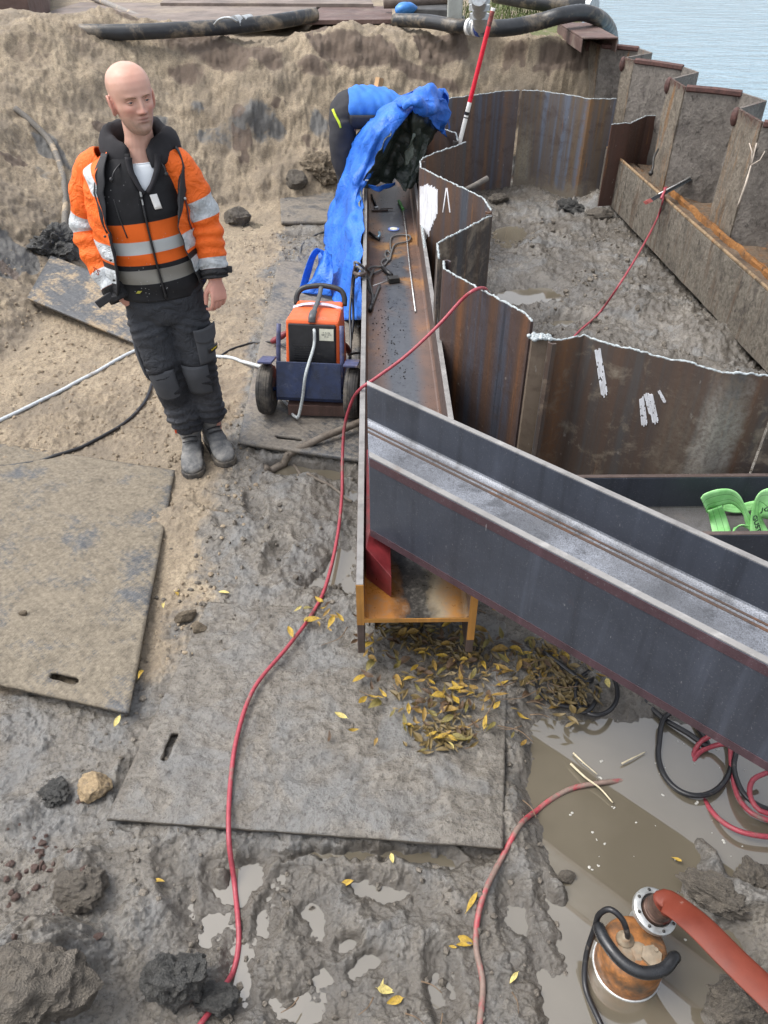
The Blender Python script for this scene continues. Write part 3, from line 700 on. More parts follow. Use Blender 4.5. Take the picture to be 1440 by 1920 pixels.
pm = [pile_mat('pile_steel_%s' % nm, i * 2.3 + 1, **kw) for i, (nm, kw) in enumerate([
    ('near', dict(base=(.11, .07, .05), blue=(.062, .058, .056), light=.10, bands=[(1.27, 1.42, .78, (.30, .285, .25), .85), (1.14, 1.26, .70, (.16, .135, .105), .5), (.70, .80, 1.2, (.17, .078, .032), .6)])), ('brown', dict(base=(.10, .058, .04), blue=(.05, .054, .07))), ('scuffed', dict(base=(.07, .055, .046), blue=(.05, .052, .058), light=.2)), ('marked', dict(base=(.105, .062, .042))),
    ('streaked', dict(base=(.12, .072, .05), blue=(.055, .054, .058))), ('dark', dict(base=(.085, .05, .036), blue=(.05, .046, .044))), ('backa', dict(base=(.13, .092, .075), blue=(.085, .094, .120), mudz=.12, bands=[(1.10, 1.14, 1.2, (.20, .11, .06), .7)])), ('backb', dict(base=(.135, .098, .066), blue=(.095, .110, .142), mudz=.25, bands=[(1.80, 1.84, 1.2, (.25, .13, .05), .8), (1.26, 1.40, .5, (.30, .27, .20), .7)])), ('short', dict(base=(.095, .05, .038), blue=(.07, .045, .038)))])]
# near wall
v = T((1440, 705), (1375, 702), (1160, 650), (1095, 631), (1034, 638))
ext = v[0] + (v[0] - v[1]).normalized() * 1.0
p1 = pile('wide brown sheet pile with chalk strokes beside the third beam', [v[4], v[3], v[2], v[1], v[0] + Vector((.06, .0, 0))], pm[0], hooks=(-1, 0), wav=.004)
A_, B_ = v[1], v[2]; C_, D_ = v[2], v[3]
def stroke(a, b, px):
    return [on_wall(a, b, x, y) for x, y in px]
for st_ in ([stroke(C_, D_, [(1115, 645), (1126, 641), (1142, 738), (1130, 748)]), stroke(A_, B_, [(1199, 742), (1207, 734), (1216, 795), (1204, 800)]), stroke(A_, B_, [(1207, 734), (1212, 730), (1226, 775), (1219, 778)]), stroke(A_, B_, [(1214, 729), (1224, 732), (1237, 790), (1225, 796)]), stroke(A_, B_, [(1233, 730), (1237, 727), (1251, 752), (1246, 755)])]): chalk(p1, [st_], off=.010, split=6)
p1b = pile('sheet pile at the right frame edge beyond a dark seam, rust spot', [v[0] + Vector((.075, .0, 0)), v[0] + Vector((.12, -.02, 0)), v[0] + Vector((.45, .28, 0)), v[0] + Vector((.85, .28, 0))], pm[2], hooks=(0, 0), wav=.004)
# narrow grey interlock strip between the near piles
v3 = T((1030, 636), (1000, 632), (999, 604))
p2s = pile('narrow grey corner sheet pile strip between two brown piles', [v3[0], v3[1] + Vector((.002, 0, 0)), v3[1].lerp(v3[2], .25)], pile_mat('strip_steel', 40, base=(.17, .13, .095), blue=(.14, .115, .09)), hooks=(0, 0), wav=.003)
q = MB(); rs = random.Random(5)
for i in range(40):
    c = v3[0].lerp(v3[1], rs.random()) + Vector((rs.uniform(-.025, .02), rs.uniform(-.02, .02), 0)); q.ball((c.x, c.y, PT + rs.uniform(0, .008)), (rs.uniform(.006, .013),) * 2 + (.008,), 7, 5)
q.build('slag_lump', M_SLAG, p2s, True)
v = T((998, 603), (984, 588), (846, 513), (833, 506), (832, 490))
p2 = pile('brown sheet pile over whose top the red hose bends', v, pm[1], hooks=(0, 1))
v = T((823, 486), (820, 458), (838, 447), (905, 412), (921, 405))
p3 = pile('grey scuffed sheet pile behind the red hose, leaning edge bare', v, pm[2], hooks=(0, -1))
v = T((921, 396), (906, 372), (886, 362), (806, 324), (789, 314), (788, 304))
p4 = pile('rust-brown sheet pile with a broad white chalk patch', v, pm[3], hooks=(1, 0))
A_, B_ = v[2], v[3]
rs = random.Random(9); polys = []; 
for i in range(13):
    x = 789 + i * 2.55; y0 = 343 + abs(i - 4) * 1.0 + rs.uniform(0, 5); y1 = 449 - max(0, i - 4) * 5.2 - max(0, 4 - i) * 6 + rs.uniform(-7, 5)
    polys.append(stroke(A_, B_, [(x, y0), (x + 2.9, y0 - 1), (x + 2.7, y1), (x + .3, y1 + rs.uniform(-3, 4))]))
chalk(p4, polys, off=.0095)
chalk(p4, [stroke(A_, B_, [(838, 352), (840, 352), (833, 398), (831.6, 398)]), stroke(A_, B_, [(839, 352), (841, 352), (846.5, 398), (845, 398)])], 'chalk_line', .0095)
q = MB(); q.tube([P(872, 356, .80), P(890, 348, .83), P(914, 334, .86)], [.016, .018, .017], 8); tag(q.build('hose_end', simple('muddy_stub', (.13, .115, .10), .8, 0, 20, .4), None, True), 'short muddy hose end leaning behind the chalk-marked sheet pile', 'hose')
v = T((788, 302), (800, 293), (858, 273), (873, 267))
p5 = pile('grey-brown sheet pile just in front of the survey pole', v, pm[4], hooks=(-1, 0))
v = T((858, 264), (855, 250), (840, 245), (790, 231), (770, 224))
p6 = pile('dark sheet pile half under the hanging tarp', v, pm[5], hooks=(1, 0))
# back wall
v = T((826, 188), (850, 184), (890, 179), (945, 171), (974, 170))
p7 = pile('blue-brown sheet pile of the back wall, behind the survey pole', v, pm[6], hooks=(0, 0))
v = T((979, 170), (1015, 171), (1062, 178), (1108, 186), (1156, 186))
p8 = pile('bluish sheet pile of the back wall next to the old quay', v, pm[7], hooks=(0, 0), z0=-.2)
v = [P(1147, 233, .77), P(1182, 231, .77), P(1212, 218, .77), P(1244, 216, .77)]
p9 = pile('short rusty cut-off sheet pile between back wall and old quay', v, pm[8], hooks=(0, 0), z0=.1, z1=.77)

# ================================================================== old quay: waler and sheet piles
def old_mat(name, base, hi, rust=(.30, .13, .04), ra=.3, dark=(.06, .048, .04), rz=None):
    m = NM(name); g = m.geo(); n = m.noise(5, 9, .7, g, .4); n2 = m.noise(38, 7, .72, g, .3); st = m.noise(1.4, 7, .65, m.mapv(g, (9, 9, .9)))
    c = m.ramp(n2, [(.28, base), (.72, hi)])
    c = m.mix(m.ramp(n, [(.50, 0.), (.66, .75)]), c, dark)
    c = m.mix(m.ma('MULTIPLY', m.ramp(st, [(.64 - ra * .3, 0.), (.76 - ra * .3, 1.)]), m.ramp(n2, [(.35, .3), (.6, 1.)])), c, rust)
    if rz:
        z = m.xyz(g)[2]; k = m.ma('ADD', m.ma('MULTIPLY', m.ma('SUBTRACT', z, rz), 8.), m.ma('MULTIPLY', m.ma('SUBTRACT', n2, .5), 2.4)); c = m.mix(m.ramp(k, [(.3, 0.), (.8, 1.)]), c, m.mix(n2, (.045, .022, .02), (.12, .055, .045)))
    ch = m.noise(17, 8, .75, m.mapv(g, (1, 1, .6)), .6); c = m.mix(m.ramp(ch, [(.56, 0.), (.64, .8)]), c, tuple(x * .8 for x in dark)); c = m.mix(m.ramp(ch, [(.30, .7), (.38, 0.)]), c, tuple(min(1, x * 1.25) for x in hi))
    return m.fin(c, .85, 0., m.bump(n2, .8, .02, m.bump(ch, .8, .035)), .3)
M_WAL = old_mat('crusted_waler', (.085, .074, .060), (.29, .258, .21), ra=.36, rust=(.11, .066, .040), dark=(.055, .046, .040))
M_WALTOP = old_mat('waler_top_silt', (.105, .075, .052), (.25, .185, .13), ra=.3)
M_QUAY = old_mat('silted_pile', (.155, .138, .122), (.29, .262, .230), ra=.0, dark=(.085, .075, .068), rz=1.12)
M_QUAYW = old_mat('crusted_pile_web', (.13, .108, .084), (.31, .27, .215), ra=.4, rust=(.26, .14, .06), dark=(.10, .082, .065), rz=1.08)
M_ORUST = old_mat('orange_rust_scale', (.26, .105, .03), (.46, .23, .08), ra=.6)
wA = P(1136, 278, .48); wB = P(1440, 547, .48); wd = (wB - wA).normalized(); wB2 = wA + wd * 6.2; wn_ = Vector((-wd.y, wd.x, 0))
wal = thing('quay_waler', 'crusted brown steel waler with a rusty top running along the old quay piles', 'waler', (wA.x, wA.y, .1))
def wbox(name, s0, s1, o0, o1, z0_, z1_, mat, parent, rough=0.):
    q = MB(); ns = int((s1 - s0) / .02); rs = random.Random(4); rings = []
    for i in range(ns + 1):
        s = s0 + (s1 - s0) * i / ns; j = [fbm(np.array([s]), np.array([k * 3.]), 9, 3, 3)[0] * rough for k in range(4)]
        def pt(o, z): p = wA + wd * s + wn_ * o; return Vector((p.x, p.y, z))
        rings.append([pt(o0 + j[0], z0_), pt(o0 + j[0], (z0_ + z1_) / 2), pt(o0 + j[1] * .5, z1_ - .012), pt(o0 + .012, z1_ + j[1]), pt((o0 + o1) / 2, z1_ + j[2]), pt(o1, z1_ + j[3]), pt(o1, z0_)])
    q.loft(rings, uv=False); return q.build(name, mat, parent, 'auto')
wbox('face_plate', 0, 6.2, 0, .03, .09, .485, M_WAL, wal, .004)
wbox('silt_fill', .02, 6.2, .032, .165, .10, .425, M_WALTOP, wal, .014)
wbox('rust_flange', .75, 6.2, .166, .19, .1, .462, M_ORUST, wal, .010)
wbox('silt_bank', .3, 6.2, .192, .62, .10, .40, M_WALTOP, wal, .03)
q = MB(); q.tube([wA + wd * s + wn_ * .012 + Vector((0, 0, .006)) for s in np.linspace(0, 6.2, 120)], .012, 6); q.build('lip', old_mat('lip_rust', (.25, .16, .09), (.45, .33, .2)), wal, True)
# old U-shaped piles along the lake
def qpile(label, prof, z1=1.16):
    prof = [Vector((a, b, 0)) for a, b in prof]
    root = thing('quay_sheet_pile', label, 'sheet pile', (prof[0].x, prof[0].y, 0), 0, 'old sheet piles of the quay')
    def plate(name, a, b, mat, z0_=-.6, z1_=z1, th=.022, n=18, nz=26, amp=.014):
        t = (b - a).normalized(); nn = Vector((t.y, -t.x, 0)); q = MB()
        if nn.x - nn.y * .5 > 0: nn = -nn                        # nn: visible (pit) side
        f = []; bk = []; us = np.linspace(0, 1, n); zs = np.linspace(z0_, z1_, nz)
        uu, zz = np.meshgrid(us, zs); dd = amp * fbm(uu * (b - a).length + a.y * 3.3, zz, 7, 4, 9) + amp * .5 * fbm(uu * (b - a).length + a.y, zz, 22, 3, 5)
        for i in range(nz):
            for k in range(n):
                p = a.lerp(b, us[k]); w = th / 2 + dd[i, k] * min(1, (z1_ - zs[i]) * 9); f.append((p.x + nn.x * w, p.y + nn.y * w, zs[i])); bk.append((p.x - nn.x * th / 2, p.y - nn.y * th / 2, zs[i]))
        fs = []; N = n * nz
        for i in range(nz - 1):
            for k in range(n - 1):
                a0_ = i * n + k; fs.append((a0_, a0_ + 1, a0_ + n + 1, a0_ + n)); fs.append((N + a0_, N + a0_ + n, N + a0_ + n + 1, N + a0_ + 1))
        for i in range(nz - 1): fs += [(i * n, (i + 1) * n, N + (i + 1) * n, N + i * n), (i * n + n - 1, N + i * n + n - 1, N + (i + 1) * n + n - 1, (i + 1) * n + n - 1)]
        for k in range(n - 1): fs += [((nz - 1) * n + k, (nz - 1) * n + k + 1, N + (nz - 1) * n + k + 1, N + (nz - 1) * n + k)]
        q.add(f + bk, fs); return q.build(name, mat, root, 'auto')
    names = ['flange', 'pan', 'flange', 'web']; ms = [M_QUAYW, M_QUAY, M_QUAY, M_QUAY]
    for i in range(4): plate(names[i], prof[i], prof[i + 1], ms[i])
    a, b = prof[1], prof[2]; q = MB(); q.tube([(a.x, a.y - .012, z1 - .004), ((a.x + b.x) / 2, (a.y + b.y) / 2 - .012, z1 - .002), (b.x, b.y - .012, z1 - .006)], .022, 6, flat=1.1); q.build('rusty_rim', M_RIM, root, 'auto')
    q = MB(); a = prof[0]; q.ball((a.x - .01, a.y, z1 - .05), (.03, .035, .06), 10, 8); q.build('interlock_bulb', M_RIM, root, 'auto')
    return root
M_RIM = simple('rim_rust', (.075, .034, .028), .7, 0, 40, .5)
qpile('farthest old sheet pile, below the steel cap by the bank', [(2.02, 8.75), (2.06, 8.42), (2.36, 8.25), (2.41, 7.99), (2.125, 7.75)])
qpile('old quay sheet pile second from the bank, orange rust on its edge', [(2.11, 7.735), (2.165, 7.60), (2.48, 7.29), (2.53, 7.05), (2.245, 6.775)])
qpile('tall silted quay sheet pile behind the black bar', [(2.228, 6.758), (2.24, 6.408), (2.579, 6.216), (2.649, 5.947), (2.385, 5.71)], 1.165)
qpile('old quay sheet pile with the bare twig, at the right edge', [(2.374, 5.697), (2.385, 5.30), (2.73, 5.12), (2.79, 4.85), (2.52, 4.6)], 1.165)
qpile('nearest old quay sheet pile, almost out of frame', [(2.51, 4.585), (2.52, 4.2), (2.87, 4.02), (2.93, 3.75), (2.66, 3.5)], 1.16)
# ================================================================== ground mats (ribbed plastic plates)
def mat_material(name, dirt_a, dirt_b, cover, rough=.6):
    m = NM(name); n = m.noise(4.5, 8, .68, m.geo(), .4); n2 = m.noise(55, 6, .7, m.geo()); n3 = m.noise(16, 6, .65, m.geo(), .5)
    t1 = m.wave(26, m.mapv(m.tc(), (1, 1, 1), (0, 0, .7)), 1.5); t2 = m.wave(9, m.mapv(m.tc(), (1, 1, 1), (0, 0, -.8)), .6)
    tread = m.ma('MULTIPLY', m.ramp(t1, [(.5, 0.), (.7, 1.)]), m.ramp(t2, [(.35, 0.), (.5, 1.)]))
    base = m.ramp(n2, [(.3, (.045, .047, .050)), (.7, (.115, .118, .122))])
    dirt = m.mix(m.ramp(n2, [(.3, 0.), (.7, 1.)]), dirt_a, dirt_b)
    dirt = m.mix(m.ramp(n3, [(.5, 0.), (.7, .5)]), dirt, tuple(x * .55 for x in dirt_a))
    k = m.ma('ADD', n, m.ma('MULTIPLY', m.ma('SUBTRACT', n2, .5), .35)); k = m.ma('SUBTRACT', k, m.ma('MULTIPLY', tread, .06))
    f = m.ramp(k, [(.62 - .36 * cover, 0.), (.72 - .30 * cover, 1.)])
    b = m.bump(tread, .5, .004); b = m.bump(n2, .5, .004, b)
    return m.fin(m.mix(f, base, dirt), m.mix(f, (.42, .42, .42), (rough, rough, rough)), 0., b, .45)
def ground_mat(label, o, U, V, mat, th=.014, slots=(), amp=.006, cell=.016, rim=None):
    o, U, V = Vector(o), Vector(U), Vector(V); w, l = U.length, V.length; u, v = U / w, V / l; N = u.cross(v).normalized()
    nx, ny = int(w / cell), int(l / cell); xs = np.linspace(0, w, nx + 1); ys = np.linspace(0, l, ny + 1); XX, YY = np.meshgrid(xs, ys)
    keep = np.ones((ny, nx), bool); PX, PY = XX.copy(), YY.copy()
    for (sx, sy, hl, r, ax) in slots:
        ex, ey = (hl, 0) if ax == 'x' else (0, hl)
        tx = np.clip(((XX - sx) * ex + (YY - sy) * ey) / (hl * hl), -1, 1); dx = XX - sx - tx * ex; dy = YY - sy - tx * ey; dd = np.hypot(dx, dy)
        ins = dd < r + cell * .35
        keep &= ~(ins[:-1, :-1] & ins[1:, :-1] & ins[:-1, 1:] & ins[1:, 1:])
        sc = np.where(ins & (dd > 1e-6), r / np.maximum(dd, 1e-6), 1); PX = np.where(ins, sx + tx * ex + dx * sc, PX); PY = np.where(ins, sy + tx * ey + dy * sc, PY)
    wx = o.x + PX * u.x + PY * v.x; wy = o.y + PX * u.y + PY * v.y
    edge = np.minimum(np.minimum(PX, w - PX), np.minimum(PY, l - PY))
    h = amp * (.5 + fbm(wx, wy, 9, 4, 33) * .8 + .8 * (1 - np.abs(fbm(wx, wy, 17, 3, 36))) ** 3 - .3 + .7 * np.clip(fbm(wx, wy, 30, 4, 38, .6), 0, 1)) * np.clip(edge / .05, 0, 1)
    q = MB(); vs = [o + u * PX[i, j] + v * PY[i, j] + N * h[i, j] for i in range(ny + 1) for j in range(nx + 1)]
    n1 = nx + 1
    q.add(vs, [(i * n1 + j, i * n1 + j + 1, (i + 1) * n1 + j + 1, (i + 1) * n1 + j) for i in range(ny) for j in range(nx) if keep[i, j]])
    ob = q.build('ground_mat', mat, None, True)
    md = ob.modifiers.new('thickness', 'SOLIDIFY'); md.thickness = th; md.offset = -1
    if N.z < 0: md.offset = 1
    if rim: ob.data.materials.append(rim); md.material_offset_rim = 1
    return tag(ob, label, 'ground mat', 'plastic ground mats')
M_MATS = mat_material('sandy_mat', (.115, .096, .072), (.26, .222, .165), .84, .9)
M_MATM = mat_material('muddy_mat', (.072, .062, .051), (.165, .147, .122), 1.25, .30)
M_MATG = mat_material('grey_dusty_mat', (.135, .118, .095), (.24, .21, .175), .74, .7)
M_MATB = mat_material('bare_mat', (.22, .165, .108), (.38, .30, .20), .36, .8)
a = P(241, 1336, .095); b = P(-140, 1252, .095); c = P(313, 960, .055); U = (b - a); V = (c - a); V = V + V.normalized() * .35; U = U.normalized() * 1.2
ground_mat('sandy ground mat at the left edge with an oval hand slot near its corner', a + U, -U, V, M_MATS, .016, [(1.2 - .27, .085, .042, .019, 'x')], .006)
a = P(199, 1535, .070); b = P(943, 1590, .062); U = b - a; V = P(390, 1128, .040) - a
ground_mat('muddy ground mat in the foreground crossed by the red hose', a, U, V, M_GROUND, .016, [(.10, .27, .045, .014, 'y')], .011, .008, rim=M_MATM)
a = P(446, 829, .085); U = P(672, 862, .085) - a; V = P(522, 488, .045) - a
ground_mat('grey ground mat under the orange welding machine', a, U.normalized() * .66, V, M_MATG, .018, [(.27, .10, .065, .014, 'x')], .005)
a = P(527, 415, .07); U = P(640, 415, .07) - a; V = P(524, 357, .05) - a
ground_mat('small pale plate with two holes at the foot of the sand bank', a, U, V, M_MATG, .03, [(.08, .15, .012, .012, 'x'), (.06, .62, .014, .012, 'x')], .004)
a = G(98, 488, .03); b = G(52, 562, .03); c = G(262, 650, .03); a.z += .02
ground_mat('dark bare ground mat lying up the sand slope behind the standing man', b, c - b, a - b, M_MATB, .016, (), .005)
a = P(560, 488, .035); U = P(700, 500, .035) - a; V = P(565, 440, .03) - a
ground_mat('mud-covered mat between the small pale plate and the blue tarp', a, U, V, M_MATG, .012, (), .008)

# ================================================================== hoses and cables
def cable_mat(name, col, dirt=MUD, amt=.4, rough=.45):
    m = NM(name); n = m.noise(9, 7, .7, m.geo(), .4); n2 = m.noise(90, 4, .6, m.geo())
    c = m.ramp(n2, [(.3, tuple(x * .75 for x in col)), (.7, tuple(min(1, x * 1.2) for x in col))])
    f = m.ramp(n, [(.70 - .35 * amt, 0.), (.78 - .30 * amt, .9)])
    return m.fin(m.mix(f, c, m.mix(n2, tuple(x * .8 for x in dirt), tuple(x * 1.7 for x in dirt))), m.mix(f, (rough,) * 3, (.7,) * 3), 0., m.bump(n2, .3, .002), .5)
M_CRED = cable_mat('red_hose_rubber', (.33, .05, .068), amt=.42)
M_CREDM = cable_mat('muddy_red_hose', (.40, .04, .06), amt=.85)
M_CBLK = cable_mat('black_cable', (.016, .016, .018), amt=.30, rough=.35)
M_CGRY = cable_mat('grey_cable', (.11, .11, .11), amt=.35)
M_CWHT = cable_mat('pale_hose', (.52, .56, .58), (.25, .2, .14), amt=.25)
M_CBRN = cable_mat('muddy_old_hose', (.13, .105, .08), amt=.7, rough=.7)
def lay(pts, r, n=10, follow=True, sink=.15):
    """pts: (px,py) on the terrain, (px,py,z) at a height, or a Vector"""
    out = []; fl = []
    for p in pts:
        if isinstance(p, Vector): out.append(p); fl.append(0.)
        elif len(p) == 3: out.append(P(*p)); fl.append(0.)
        else: out.append(G(p[0], p[1], r)); fl.append(1.)
    c = crom(out, n)
    if follow:
        X = np.array([p.x for p in c]); Y = np.array([p.y for p in c]); h = ground_h(X, Y); k = np.ones(5) / 5; h = np.convolve(np.pad(h, 2, 'edge'), k, 'valid')
        h = np.maximum(h, WATER_Z - .004)
        for i, p in enumerate(c):
            f = min(fl[i // n], fl[min(len(fl) - 1, i // n + 1)])
            if f: p.z = h[i] + r * (1 - sink)
    return c
def cable(name, label, cat, pts, r, mat, group=None, follow=True, n=10, seg=8, sink=.15):
    q = MB(); q.tube(lay(pts, r, n, follow, sink), r, seg); return tag(q.build(name, mat, None, True), label, cat, group)
zf = BZ + BH + .012
# the foreground mat carries the red hose, so it lies on that plane
hz = .082
cable('red_hose', 'long red hose winding from the foreground mud over the rusty beam to a pile top', 'hose',
      [(330, 1990), (385, 1910), (432, 1835), (448, 1760), (440, 1660), (429, 1570, .085), (432, 1470, hz), (446, 1375, hz), (478, 1288, hz), (540, 1212, hz), (586, 1150, .06), (612, 1095, .05), (632, 1010, .05), (641, 930, .06), (642, 860, .14), (646, 800, .27), (660, 752, .42), (676, 729, zf), (700, 712, .55), (760, 668, .63), (820, 612, .74), (862, 566, .84), (884, 547, PT + .028), (903, 540, PT + .02), (914, 546, .82), (920, 566, .6)], .0078, M_CRED, n=12)
# dirty tape / couplings on that hose
q = MB(); a = P(862, 566, .84); b = P(875, 554, .862); q.tube([a, a.lerp(b, .5), b], [.013, .0145, .012], 8)
cable('red_hose', 'mud-caked red hose dipping into the big puddle', 'hose', [(895, 1990), (900, 1915), (905, 1845), (892, 1765), (905, 1685), (950, 1592), (1000, 1525), (1062, 1482), (1132, 1467, .0), (1190, 1464, -.03)], .0085, M_CREDM)
cable('black_cable', 'thin black cable curving over the sand left of the standing man', 'cable', [(-60, 876), (40, 868), (125, 850), (215, 805), (265, 760), (288, 705), (296, 660)], .0095, M_CBLK)
cable('pale_hose', 'pale grey hose crossing the sand behind the man to the welder', 'hose', [(-60, 812), (0, 788), (90, 745), (180, 698), (262, 655), (330, 655), (395, 667), (450, 677), (492, 688, .12), (522, 694, .16)], .0105, M_CWHT)
cable('thin_cable', 'thin dark cable from the man towards the red clamp on the mat', 'cable', [(405, 672), (440, 652), (480, 643), (512, 642, .085), (540, 652, .09)], .006, M_CBLK)
cable('grey_cable', 'grey cable curling on the mud beside the blue tarp', 'cable', [(562, 486, .04), (566, 460, .045), (588, 442, .045), (622, 430, .05)], .008, M_CGRY, follow=False)
cable('muddy_hose', 'thick mud-covered hose at the mat edge below the welder', 'hose', [(495, 872), (540, 852), (600, 822, .12), (640, 806, .13), (690, 785, .14)], .019, M_CBRN)
cable('muddy_cable', 'thin muddy cable hanging into the hole below the mat', 'cable', [(538, 850, .07), (552, 872), (580, 890), (625, 915), (660, 940)], .007, M_CBRN)
# coils by the big puddle
w0 = -.004
def ring(cx, cy, rx, ry, rot, z, a0=0, a1=360, n=26):
    o = []
    for i in range(n + 1):
        a = math.radians(a0 + (a1 - a0) * i / n); x, y = rx * math.cos(a), ry * math.sin(a); c_, s_ = math.cos(rot), math.sin(rot); o.append(P(cx + x * c_ - y * s_, cy + x * s_ + y * c_, z + .012 * math.sin(a * 1.5)))
    return o
def coil(name, label, cat, chains, r, mat, group=None):
    root = None; q = MB(); 
    for ch in chains: q.tube(crom(ch, 3), r, 8)
    return tag(q.build(name, mat, None, True), label, cat, group)
coil('black_cable', 'black cable coiled in small loops on the leaves beside the puddle', 'cable', [[P(1018, 1222, .05), P(1050, 1245, .05), P(1095, 1278, .05)] + ring(1098, 1300, 22, 36, .2, .03, -60, 200, 16) + [P(1085, 1315, .03)], ring(1118, 1299, 40, 42, 0, .035, -250, 120, 24), [P(1004, 1268, .035), P(1008, 1290, .035), P(1030, 1315, .03), P(1070, 1326, .03), P(1105, 1325, .03)]], .0085, M_CBLK)
coil('black_cable', 'black cable forming one wide loop on the puddle', 'cable', [[P(1262, 1332, .05), P(1242, 1352, .02)] + ring(1303, 1417, 68, 76, -.35, .008, 215, -75, 26) + [P(1330, 1400, .012), P(1290, 1375, .012), P(1240, 1345, .006), P(1205, 1310, .01), P(1180, 1282, .05)]], .0095, M_CBLK)
coil('red_cable', 'red and black cables looping under the diagonal beam at the right edge', 'cable', [[P(1338, 1376, .06), P(1310, 1395, .01), P(1297, 1430, -.02), P(1300, 1480, -.03)], [P(1368, 1394, .05), P(1340, 1398, .02), P(1310, 1412, .0), P(1295, 1440, -.025)], [P(1370, 1395, .05), P(1372, 1440, .02), P(1382, 1490, .02), P(1410, 1525, .03), P(1460, 1545, .03)], [P(1440, 1448, .05), P(1412, 1462, .045), P(1406, 1490, .04), P(1425, 1520, .04), P(1470, 1530, .04)], [P(1320, 1500, -.015), P(1342, 1530, .002), P(1372, 1552, .02), P(1410, 1565, .03), P(1470, 1572, .03)]], .0085, M_CRED)
coil('black_cable', 'black cable beside the red loops at the right edge', 'cable', [[P(1382, 1404, .05), P(1376, 1440, .03), P(1392, 1485, .03), P(1425, 1512, .035), P(1475, 1528, .035)]], .009, M_CBLK)
cable('red_line', 'thin red cord hanging from the black bar down into the pit mud', 'cord', [Vector(P(1246, 352, .52)), Vector(P(1243, 375, .49)), Vector(D(1232, 410, 6.0)), Vector(D(1205, 462, 5.5)), Vector(D(1165, 528, 4.9)), (1125, 585), (1085, 622), (1070, 640)], .007, M_CRED, follow=False)
cable('old_hose', 'weathered grey hose sticking out of the left sand bank', 'hose', [G(28, 203, .03), G(58, 228, .03), G(95, 268, .025), G(118, 330, .02), G(122, 400, .02), G(116, 480, .015)], .026, cable_mat('weathered_hose', (.16, .145, .125), SAND, .5, .8), follow=False)
cable('old_hose', 'curved muddy hose end below the bare mat corner', 'hose', [D(296, 66, 8.9), D(270, 38, 9.6), D(222, 16, 10.2), D(165, -8, 11.)], .035, cable_mat('grey_old_hose', (.22, .2, .18), SAND, .4, .7), follow=False)['label'] = 'grey muddy hose coming over the crest at the top left'

# ================================================================== welding machine on its trolley
M_ORG = simple('orange_enamel', (.72, .12, .028), .38, 0, 12, .12, dirt=(.20, .13, .08), dirt_amt=.12)
M_BLKP = simple('black_panel', (.014, .014, .016), .42, 0, 30, .4, dirt=(.10, .09, .075), dirt_amt=.1)
M_RUB = simple('tyre_rubber', (.03, .028, .027), .75, 0, 20, .4, dirt=(.15, .13, .105), dirt_amt=.55)
M_BLUEP = simple('scratched_navy_plate', (.010, .020, .062), .35, 0, 18, .5, dirt=(.07, .08, .12), dirt_amt=.12)
M_LAV = simple('faded_lavender_paint', (.065, .072, .15), .5, 0, 25, .3, dirt=(.3, .2, .1), dirt_amt=.3)
M_STK = simple('sticker_paper', (.62, .62, .50), .6, 0, 60, .1)
M_INK = simple('sticker_ink', (.04, .04, .04), .6)
wr = thing('welding_machine', 'orange welding machine with black panel on a two-wheeled blue trolley', 'welder', (-.395, 3.60, .085), math.radians(-5))
T0 = Matrix.Translation((0, .10, .12)) @ Matrix.Rotation(math.radians(-13), 4, 'X')     # machine leans back
def mb_t(q, M): q.v = [tuple(M @ Vector(v)) for v in q.v]; return q
def rbox(c, d, r=.02, n=3):
    """box with rounded vertical-front edges via bevel modifier at build"""
    return MB().box(c, d)
body = MB()
body.add([T0 @ Vector(v) for v in [(-.15, 0, 0), (.15, 0, 0), (.15, .30, 0), (-.15, .30, 0), (-.143, .008, .345), (.143, .008, .345), (.128, .30, .395), (-.128, .30, .395)]], [(3, 2, 1, 0), (4, 5, 6, 7), (0, 1, 5, 4), (1, 2, 6, 5), (2, 3, 7, 6), (3, 0, 4, 7)])
bo = body.build('body', M_ORG, wr, bevel=.014, local=True)
pn = mb_t(MB().box((0, -.001, .165), (.255, .014, .325)), T0).build('front_panel', M_BLKP, wr, bevel=.008, local=True)
for k in range(14): mb_t(MB().box((-.045, -.010, .045 + k * .013), (.11, .004, .005)), T0).build('vent_slat', M_BLKP, pn, local=True)
st = mb_t(MB().box((.078, -.0092, .275), (.076, .003, .062)), T0).build('sticker', M_STK, pn, local=True)
text('V  A  Hz\n400 V  32 A\nIP 23', .011, 'print', M_INK, st, T0 @ Matrix.Translation((.078, -.0108, .275)) @ Matrix.Rotation(math.radians(90), 4, 'X'))
mb_t(MB().lathe([(.001, 0), (.022, 0), (.02, .018), (.001, .02)], n=12, M=Matrix.Rotation(math.radians(90), 3, 'X')), T0 @ Matrix.Translation((-.06, -.008, .085))).build('knob', M_BLKP, pn, 'auto', local=True)
mb_t(MB().box((-.055, -.028, .09), (.05, .01, .014), Matrix.Rotation(.5, 3, 'Y')), T0).build('knob_grip', M_BLKP, pn, bevel=.003, local=True)
